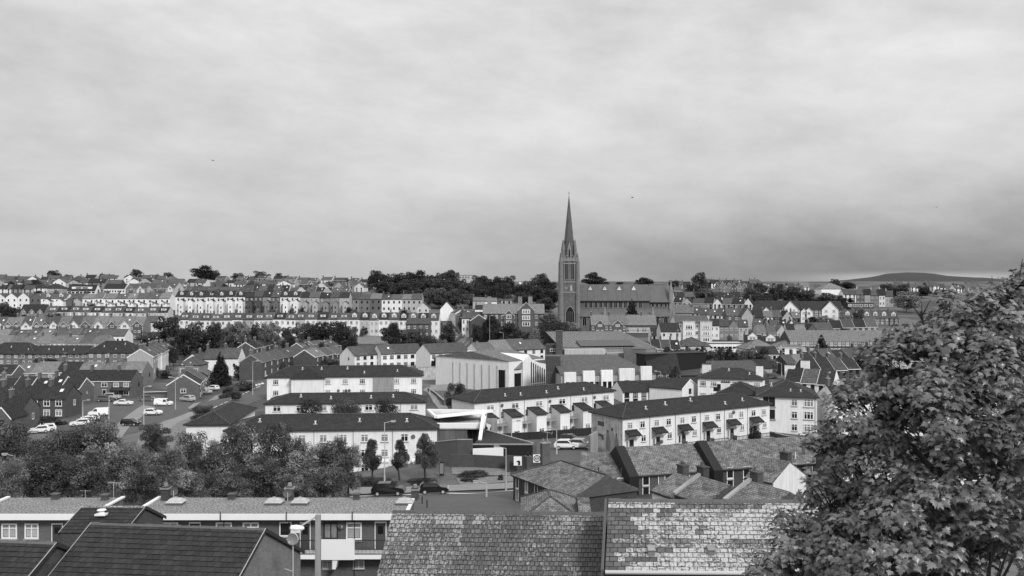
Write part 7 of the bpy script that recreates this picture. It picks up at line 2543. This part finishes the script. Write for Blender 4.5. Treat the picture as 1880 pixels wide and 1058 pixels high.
for px, yt, yb, w, k, lb in ((455, 612, 642, 30, 'leafmid', 'grey tree above the white verged brick pair'), (530, 616, 644, 30, 'leafdark', 'dark tree behind the stepped brick row'), (556, 620, 650, 26, 'leafmid', 'grey tree between the stepped brick rows'), (596, 626, 656, 28, 'leafdark', 'dark tree beside the pale roofed brick row'),
                            (642, 616, 646, 30, 'leafdark', 'dark tree above the first white pair'), (432, 640, 672, 24, 'leafmid', 'grey tree right of the white cottage'), (318, 632, 664, 26, 'leafdark', 'dark tree at the top of the white sloping terrace'), (520, 664, 692, 16, 'leafmid', 'small tree before the stepped brick row')):
    tree(lb, px, yt, yb, w, k)
CH = 'trees around the cathedral foot'
for px, yt, yb, w, k, lb in ((900, 574, 618, 36, 'leafdark', 'dark tree in front of the stone college'), (934, 586, 632, 44, 'leafdark', 'dark tree left of the white pole'), (915, 598, 632, 40, 'leafdark', 'dense tree above the steep street'),
                            (962, 606, 640, 34, 'leafdark', 'dark bush under the college gable'), (1008, 577, 622, 42, 'leafmid', 'broad tree left of the tower foot'), (1030, 590, 628, 34, 'leafmid', 'tree at the tower door'), (1045, 588, 624, 30, 'leafpale', 'pale rounded tree at the tower foot'),
                            (1060, 600, 628, 24, 'leafmid', 'low bush right of the tower foot'), (980, 599, 646, 28, 'leafpale', 'pale lollipop tree with thin trunk'), (1003, 615, 646, 26, 'leafpale', 'pale bush beside the brick chimney tower'), (1000, 596, 634, 40, 'leafdark', 'dark tree behind the pale lollipop tree')):
    tree(lb, px, yt, yb, w, k, group=CH)
HG = 'bushes in the long hedge'
for i in range(10):
    px = 1228 + i * 19
    tree('leafy bush, ' + (ORD[i] if i < 9 else 'last') + ' from the left in the long hedge', px, 637 + 3 * math.sin(i * 2.1), 664, 30, 'leafmid' if i % 3 else 'leafdark', group=HG, D=300, name='shrub', base=.02, cat='bush')
tree('pale bush at the right end of the hedge', 1413, 652, 672, 30, 'leafpale', name='shrub', D=292, base=.02, cat='bush')
tree('bush behind the small grey hut', 1440, 656, 674, 26, 'leafmid', name='shrub', D=300, base=.02, cat='bush')
tree('leafless looking tree in front of the dark school roof', 1240, 665, 706, 26, 'leafmid', 'loose', D=245)
tree('tree on the retaining wall with trimmed round crown', 802, 652, 673, 30, 'leafdark', D=288, base=.25)
tree('ragged dark tree left of the maisonettes', 838, 699, 764, 42, 'leafdark', 'loose', D=205, hi=True)
LB = 'trees in front of the low white block'
tree('dark bushy tree in front of the low white block', 572, 728, 790, 54, 'leafdark', 'loose', group=LB, D=170, hi=True)
tree('pale round tree in front of the low white block', 637, 731, 790, 60, 'leafmid', 'broad', group=LB, D=170, hi=True)
tree('dark round tree at the right of the low white block', 710, 731, 790, 44, 'leafdark', 'broad', group=LB, D=170, hi=True)
YG = 'young street trees by the main road'
tree('young street tree left of the thin lamp post', 683, 802, 893, 46, 'leafnear', 'egg', group=YG, D=136, hi=True, base=.28)
tree('young street tree right of the thin lamp post', 734, 803, 892, 44, 'leafnear', 'egg', group=YG, D=136, hi=True, base=.28)
tree('young street tree at the corner of the white block', 781, 794, 891, 52, 'leafnear', 'egg', group=YG, D=136, hi=True, base=.25)
DK = 'large trees behind the flats'
for px, yt, w, k, kd, D, lb in ((14, 774, 96, 'leafnear', 'broad', 130, 'dark tree below the brick house at the left edge'), (108, 786, 90, 'leafnear', 'broad', 126, 'dark tree in front of the white cars'),
                               (172, 766, 96, 'leafnear', 'broad', 128, 'dense dark tree below the white panel van'), (76, 826, 110, 'leafnear', 'broad', 112, 'lower dark tree right of the pale bush'), (150, 822, 110, 'leafnear', 'loose', 110, 'dark tree spreading below the estate road'),
                               (228, 804, 92, 'leafbright', 'loose', 116, 'ragged tree below the black hatchback'), (300, 818, 96, 'leafbright', 'loose', 114, 'ragged light tree below the grass bank'), (352, 785, 66, 'leafnear', 'loose', 128, 'slim tree in front of the small hip roof'),
                               (392, 806, 92, 'leafnear', 'loose', 112, 'dark tree in the middle of the tree belt'), (455, 766, 84, 'leafbright', 'loose', 124, 'feathery tree covering the end of the white block'), (512, 770, 78, 'leafnear', 'loose', 122, 'ragged tree over the white block roof'),
                               (480, 832, 104, 'leafnear', 'loose', 108, 'lower ragged tree behind the flats'), (560, 820, 80, 'leafbright', 'loose', 116, 'birch like tree with gaps'), (612, 798, 74, 'leafnear', 'loose', 118, 'last dark tree at the right of the belt'),
                               (598, 850, 84, 'leafbright', 'loose', 108, 'low bright tree at the right of the belt'), (262, 850, 80, 'leafnear', 'loose', 106, 'low dark tree behind the roof gap'), (340, 856, 90, 'leafbright', 'loose', 104, 'low tree behind the left skylight'),
                               (420, 864, 84, 'leafnear', 'loose', 104, 'low dark tree left of the roof stack'), (540, 866, 80, 'leafnear', 'loose', 104, 'low dark tree right of the roof stack'),
                               (540, 792, 62, 'leafnear', 'loose', 121, 'upright feathery tree before the white block windows'), (586, 803, 66, 'leafbright', 'loose', 119, 'pale feathery tree left of the last dark one'), (640, 810, 58, 'leafnear', 'loose', 120, 'feathery tree next to the young street trees'), (428, 782, 62, 'leafnear', 'loose', 126, 'upright tree in front of the dark hipped house')):
    tree(lb, px, yt, 908, w, k, kd, D, DK, True, base=.06)
tree('pale silvery bush at the left edge behind the flats', 14, 832, 915, 80, 'leafpale', 'loose', 105, None, True, base=.03)
tree('pale bush on the grass bank', 285, 775, 815, 70, 'leafmid', 'loose', 150, None, True, base=.03)
tree('ragged shrub on the bank beside the dashed road', 372, 742, 776, 50, 'leafmid', 'loose', 196, None, True, base=.02, name='shrub', cat='bush')
tree('bush at the corner of the dashed road', 432, 712, 744, 26, 'leafmid', 'loose', 222, None, False, base=.05)
for px, yt, yb, w, lb in ((418, 706, 728, 44, 'long hedge bush beside the silver saloon'), (450, 696, 712, 40, 'clipped hedge bush above the dashed road'), (440, 668, 696, 22, 'dark bush left of the dark brick house'), (605, 655, 672, 50, 'pale shrubs behind the first white block'),
                         (720, 634, 648, 60, 'dark shrubs on the park edge'), (650, 640, 652, 30, 'dark shrub behind the first white pair')):
    tree(lb, px, yt, yb, w, 'leafmid' if 'pale' in lb or 'hedge' in lb else 'leafdark', name='shrub', base=.02, cat='bush')
for px, yt, yb, w, D, lb in ((88, 764, 776, 60, 196, 'dark clipped hedge in front of the brick house'), (70, 655, 671, 22, 335, 'round bush in front of the brown flats'), (96, 658, 671, 30, 335, 'spreading bush in front of the brown flats'), (690, 884, 900, 90, 135, 'dark hedge below the young trees'),
                            (770, 884, 897, 60, 135, 'dark hedge by the black hatchback'), (863, 879, 894, 34, 135.5, 'dark low shrub in the museum garden'), (919, 870, 886, 12, 136, 'small round shrub in the museum garden'), (868, 869, 876, 60, 139, 'low dark planting above the garden'), (1385, 782, 812, 26, 163, 'leafy shrub in front of the painted end block')):
    tree(lb, px, yt, yb, w, 'leafdark', name='shrub', base=.0, D=D, cat='bush')
tr_ = random.Random(3)
for lb, x0, x1, ys, n, gp in (('small garden tree among the terraces on the left hill', 0, 320, (531, 541, 569, 592, 616, 634, 651, 690), 64, 'garden trees among the left terraces'), ('small garden tree among the middle terraces', 325, 790, (531, 548, 577, 579, 614, 664), 46, 'garden trees among the middle terraces'),
                             ('small garden tree among the houses right of the cathedral', 1240, 1580, (546, 557, 573, 593, 604, 617, 629, 652), 56, 'garden trees right of the cathedral'), ('small bush between the dark brick rows', 1400, 1560, (672, 690, 706), 8, 'bushes between the dark brick rows')):
    for i in range(n):
        y_ = tr_.choice(ys)
        w_ = tr_.uniform(9, 22)
        tree(lb, tr_.uniform(x0, x1), y_ - tr_.uniform(7, 15), y_ + tr_.uniform(0, 3), w_, tr_.choice(['leafdark', 'leafdark', 'leafmid', 'leafpale']), group=gp, base=.05)
for T in TREES:
    build_tree(T)


# ---------------------------------------------------------------- the big leafy maple close to the camera
def maple():
    g = np.random.default_rng(5)
    L = [(1772, 590, 66, 14.2), (1822, 565, 56, 14.2), (1866, 522, 50, 14.3), (1888, 500, 40, 14.4), (1704, 607, 58, 14.6), (1652, 630, 54, 14.8), (1606, 664, 46, 15), (1566, 720, 50, 15), (1506, 806, 42, 15), (1512, 890, 48, 14.6), (1462, 975, 54, 14.2), (1405, 1035, 46, 14), (1530, 1010, 80, 13.6), (1612, 735, 62, 15), (1565, 812, 56, 15), (1592, 925, 70, 14.6), (1620, 850, 70, 15.5), (1700, 1015, 105, 13.6), (1790, 960, 110, 14), (1690, 860, 80, 15), (1760, 640, 112, 14), (1650, 690, 100, 14.5), (1602, 768, 92, 15), (1588, 850, 96, 14.5), (1700, 800, 140, 13), (1800, 730, 130, 13), (1862, 590, 84, 14), (1880, 520, 42, 14.5), (1850, 850, 140, 12.5), (1700, 945, 140, 12.5),
         (1570, 975, 100, 13.5), (1490, 1020, 78, 14), (1425, 1052, 48, 14), (1850, 1010, 150, 12), (1650, 1080, 120, 12.5), (1980, 700, 160, 14), (2000, 900, 170, 13), (1722, 590, 62, 15), (1960, 560, 90, 15), (1800, 560, 44, 15), (1512, 800, 38, 15), (1540, 905, 60, 14.5),
         (1500, 960, 50, 14.2), (1760, 1150, 150, 12.5), (1550, 1130, 110, 13), (1800, 860, 150, 16.5), (1900, 760, 150, 16.5), (1690, 572, 34, 15), (1750, 552, 36, 14.6), (1840, 540, 50, 14.3), (1625, 655, 36, 15), (1850, 640, 90, 13.2)]
    C = np.array([P(a, b, d) for a, b, r, d in L])
    r = np.array([rr / F * d for a, b, rr, d in L])
    r = np.maximum(r - .10, .12)
    nt = 600
    pw = r ** 1.9
    pw /= pw.sum()
    li = g.choice(len(L), nt, p=pw)
    td = g.normal(size=(nt, 3)) * np.array([1, 1, .9]) + np.array([0, 0, .12])
    td /= np.linalg.norm(td, axis=1)[:, None]
    tuft = C[li] + td * (r[li] * g.uniform(.5, 1.0, nt))[:, None]
    trad = g.uniform(.16, .38, nt)
    half = [(.0, .0), (.10, .02), (.34, -.14), (.27, .06), (.60, .22), (.40, .30), (.46, .44), (.22, .42), (.26, .66), (.12, .64), (.0, 1.0)]
    out = half + [(-x, y) for x, y in half[-2:0:-1]]
    T = np.array([(x, y, -.22 * abs(x) - .22 * y * y) for x, y in out] + [(0, .32, .03)])
    nv = len(T)
    npl = 74
    n = nt * npl
    ci = np.repeat(np.arange(nt), npl)
    ang = g.uniform(0, 2 * math.pi, n)
    rr = np.sqrt(g.uniform(0.02, 1, n))
    rad = np.stack([np.cos(ang), np.sin(ang), np.zeros(n)], 1)
    # every tuft is a small drooping umbrella of leaves, tipped outwards from the crown
    pos = tuft[ci] + rad * (rr * trad[ci])[:, None]
    pos[:, 2] += (-.75 * rr ** 2 * trad[ci]) + g.normal(size=n) * .045
    pos += td[ci] * (g.normal(size=n) * .05)[:, None]
    outd = rad * (.35 + rr)[:, None] + td[ci] * .35 + g.normal(size=(n, 3)) * .3
    outd[:, 2] -= .35 + .5 * rr
    outd /= np.linalg.norm(outd, axis=1)[:, None]
    nr = np.array([.05, -.25, 1.0]) + rad * (.8 * rr)[:, None] + td[ci] * .3 + g.normal(size=(n, 3)) * .4
    X = np.cross(outd, nr)
    X /= np.linalg.norm(X, axis=1)[:, None]
    N = np.cross(X, outd)
    s = g.uniform(.055, .12, n) * np.where(g.random(n) < .12, 1.35, 1.0)
    V = (pos[:, None, :] + s[:, None, None] * (T[None, :, 0:1] * X[:, None] + T[None, :, 1:2] * outd[:, None] + T[None, :, 2:3] * N[:, None])).reshape(-1, 3)
    no = len(out)
    tri = np.array([(no, i, (i + 1) % no) for i in range(no)])
    Fc = (np.arange(n)[:, None, None] * nv + tri[None]).reshape(-1, 3)
    bx, by = (1750 - CX) / F * 14.2, 14.2
    bz = tz(bx, by)
    o = thing('maple_tree', 'big leafy maple tree filling the right side close by', 'tree', (bx, by, bz))
    V -= np.array([bx, by, bz])
    me = bpy.data.meshes.new('crown')
    me.vertices.add(len(V))
    me.vertices.foreach_set('co', V.ravel())
    me.loops.add(Fc.size)
    me.loops.foreach_set('vertex_index', Fc.ravel().astype(np.int32))
    me.polygons.add(len(Fc))
    me.polygons.foreach_set('loop_start', np.arange(0, Fc.size, 3, dtype=np.int32))
    me.materials.append(M['maple'])
    me.attributes.new('rnd', 'FLOAT', 'FACE').data.foreach_set('value', np.repeat(.55 * g.random(n) + .45 * g.random(nt)[ci], no).astype(np.float32))
    me.update()
    me.validate()
    link('crown', me, o)
    b = MB()
    z0 = P(1750, 800, 14.2).z - bz
    p0, p1, p2 = Vector((0, 0, -.5)), Vector((-.1, .1, z0 - 1.5)), Vector((.15, .3, z0 + 1.2))
    b.tube(p0, p1, .24, .17, 10)
    b.tube(p1, p2, .17, .07, 8)
    for q in C:
        q = Vector(q) - Vector((bx, by, bz))
        s0 = p0.lerp(p1, rnd.uniform(.45, 1)) if q.z < z0 else p1.lerp(p2, rnd.uniform(0, .9))
        m1 = s0.lerp(q, .45) + Vector((0, 0, .15))
        b.tube(s0, m1, .06, .035, 6)
        b.tube(m1, q, .035, .014, 6)
        for _ in range(5):
            e = q + Vector((rnd.uniform(-1, 1), rnd.uniform(-1, 1), rnd.uniform(-.6, .7))) * .3
            b.tube(m1.lerp(q, rnd.uniform(.4, 1)), e, .014, .005, 5)
    link('trunk', b.mesh('trunk', ['bark']), o)


maple()


# ---------------------------------------------------------------- birds
def bird_mesh():
    b = MB()
    sec = [(-.24, .01, .0), (-.16, .05, .0), (-.05, .075, .0), (.07, .07, .01), (.14, .045, .03), (.19, .05, .04), (.24, .03, .04), (.29, .006, .03)]
    n = 8
    for (x0, r0, z0), (x1, r1, z1) in zip(sec, sec[1:]):
        for i in range(n):
            q = []
            for x, r, z, ii in ((x0, r0, z0, i), (x0, r0, z0, i + 1), (x1, r1, z1, i + 1), (x1, r1, z1, i)):
                t = ii * 2 * math.pi / n
                q.append((x, r * math.cos(t), z + r * math.sin(t)))
            b.poly(q)
    for s in (-1, 1):
        W_ = [(.10, .04, .03, -.06), (.16, .22, .10, -.08), (.10, .40, .12, -.10), (-.02, .52, .06, -.12)]
        for (x0, y0, z0, t0), (x1, y1, z1, t1) in zip(W_, W_[1:]):
            b.poly([(x0, s * y0, z0), (x1, s * y1, z1), (t1, s * y1, z1 - .01), (t0, s * y0, z0 - .01)])
            b.poly([(x0, s * y0, z0 - .015), (x1, s * y1, z1 - .015), (t1, s * y1, z1 - .025), (t0, s * y0, z0 - .025)])
        b.poly([(-.2, s * .0, 0), (-.2, s * .03, 0), (-.38, s * .08, -.01), (-.38, 0, -.01)])
    return b.mesh('bird', ['feather'])


bm_ = bird_mesh()
for px, py, D, rz, rx, sc, lb in ((390, 537, 57, 100, -12, 1.0, 'black bird with spread wings flying in front of the tall white terrace'), (391, 295, 190, 70, 10, 1, 'tiny bird high in the sky left of the spire'),
                                 (1161, 363, 190, 20, 10, 1, 'tiny bird in the sky just right of the spire'), (1719, 381, 230, 60, 0, 1, 'tiny bird in the dark cloud above the mountain')):
    p = P(px, py, D)
    o = tag(link('bird', bm_, None, p, 0), lb, 'bird', 'birds in flight')
    o.rotation_euler = (R(rx), R(-8), R(rz))


# ---------------------------------------------------------------- wheelie bins, bollards and wires
def bin_mesh():
    b = MB()
    b.prism([(-.24, .08), (.24, .08), (.29, 1.0), (-.29, 1.0)], lambda p, e: (p[0], .3 if e else -.3, p[1]), 0)
    b.prism([(-.3, 1.002), (.3, 1.002), (.3, 1.06), (-.3, 1.1)], lambda p, e: (p[0], .33 if e else -.36, p[1]), 0)
    b.tube((-.3, .3, .1), (.3, .3, .1), .1, n=8, mi=1)
    return b.mesh('wheelie_bin', ['darkgrey', 'rubber'])


bn = bin_mesh()
for H, us in ((R1[0], (-.33, -.14, .04, .2, .36)), (R5[0], (.2, .32, .41)), (R2[0], (-.3, .1, .3))):
    for u in us:
        c, s = math.cos(H['rz']), math.sin(H['rz'])
        lx, ly = u * H['w'], -H['d'] / 2 - (4.2 if H is R2[0] else 1.6)
        x, y = H['x'] + c * lx - s * ly, H['y'] + s * lx + c * ly
        tag(link('wheelie_bin', bn, None, (x, y, max(tz(x, y), H['z'] if H is R1[0] else -9)), rnd.uniform(0, 6)), 'dark wheelie bin standing in front of a white block', 'bin', 'wheelie bins in front of the white blocks')
for px, py in ((764, 921), (775, 927), (784, 934)):
    p = hit(px, py)
    b = MB()
    b.tube((0, 0, -.2), (0, 0, .9), .07, .06, 8)
    b.tube((0, 0, .9), (0, 0, 1.0), .08, .03, 8)
    tag(link('bollard', b.mesh('bollard', ['black']), None, p), 'short black bollard on the near kerb', 'bollard', 'bollards on the near kerb')
for i in range(6):
    p = hit(74 + i * 5.5, 787 - i * 1.6)
    b = MB()
    b.tube((0, 0, -.2), (0, 0, 1.0), .1, .1, 8)
    tag(link('bollard', b.mesh('bollard', ['trim']), None, p), 'short white post by the hedge of the brick house', 'bollard', 'white posts by the hedge')
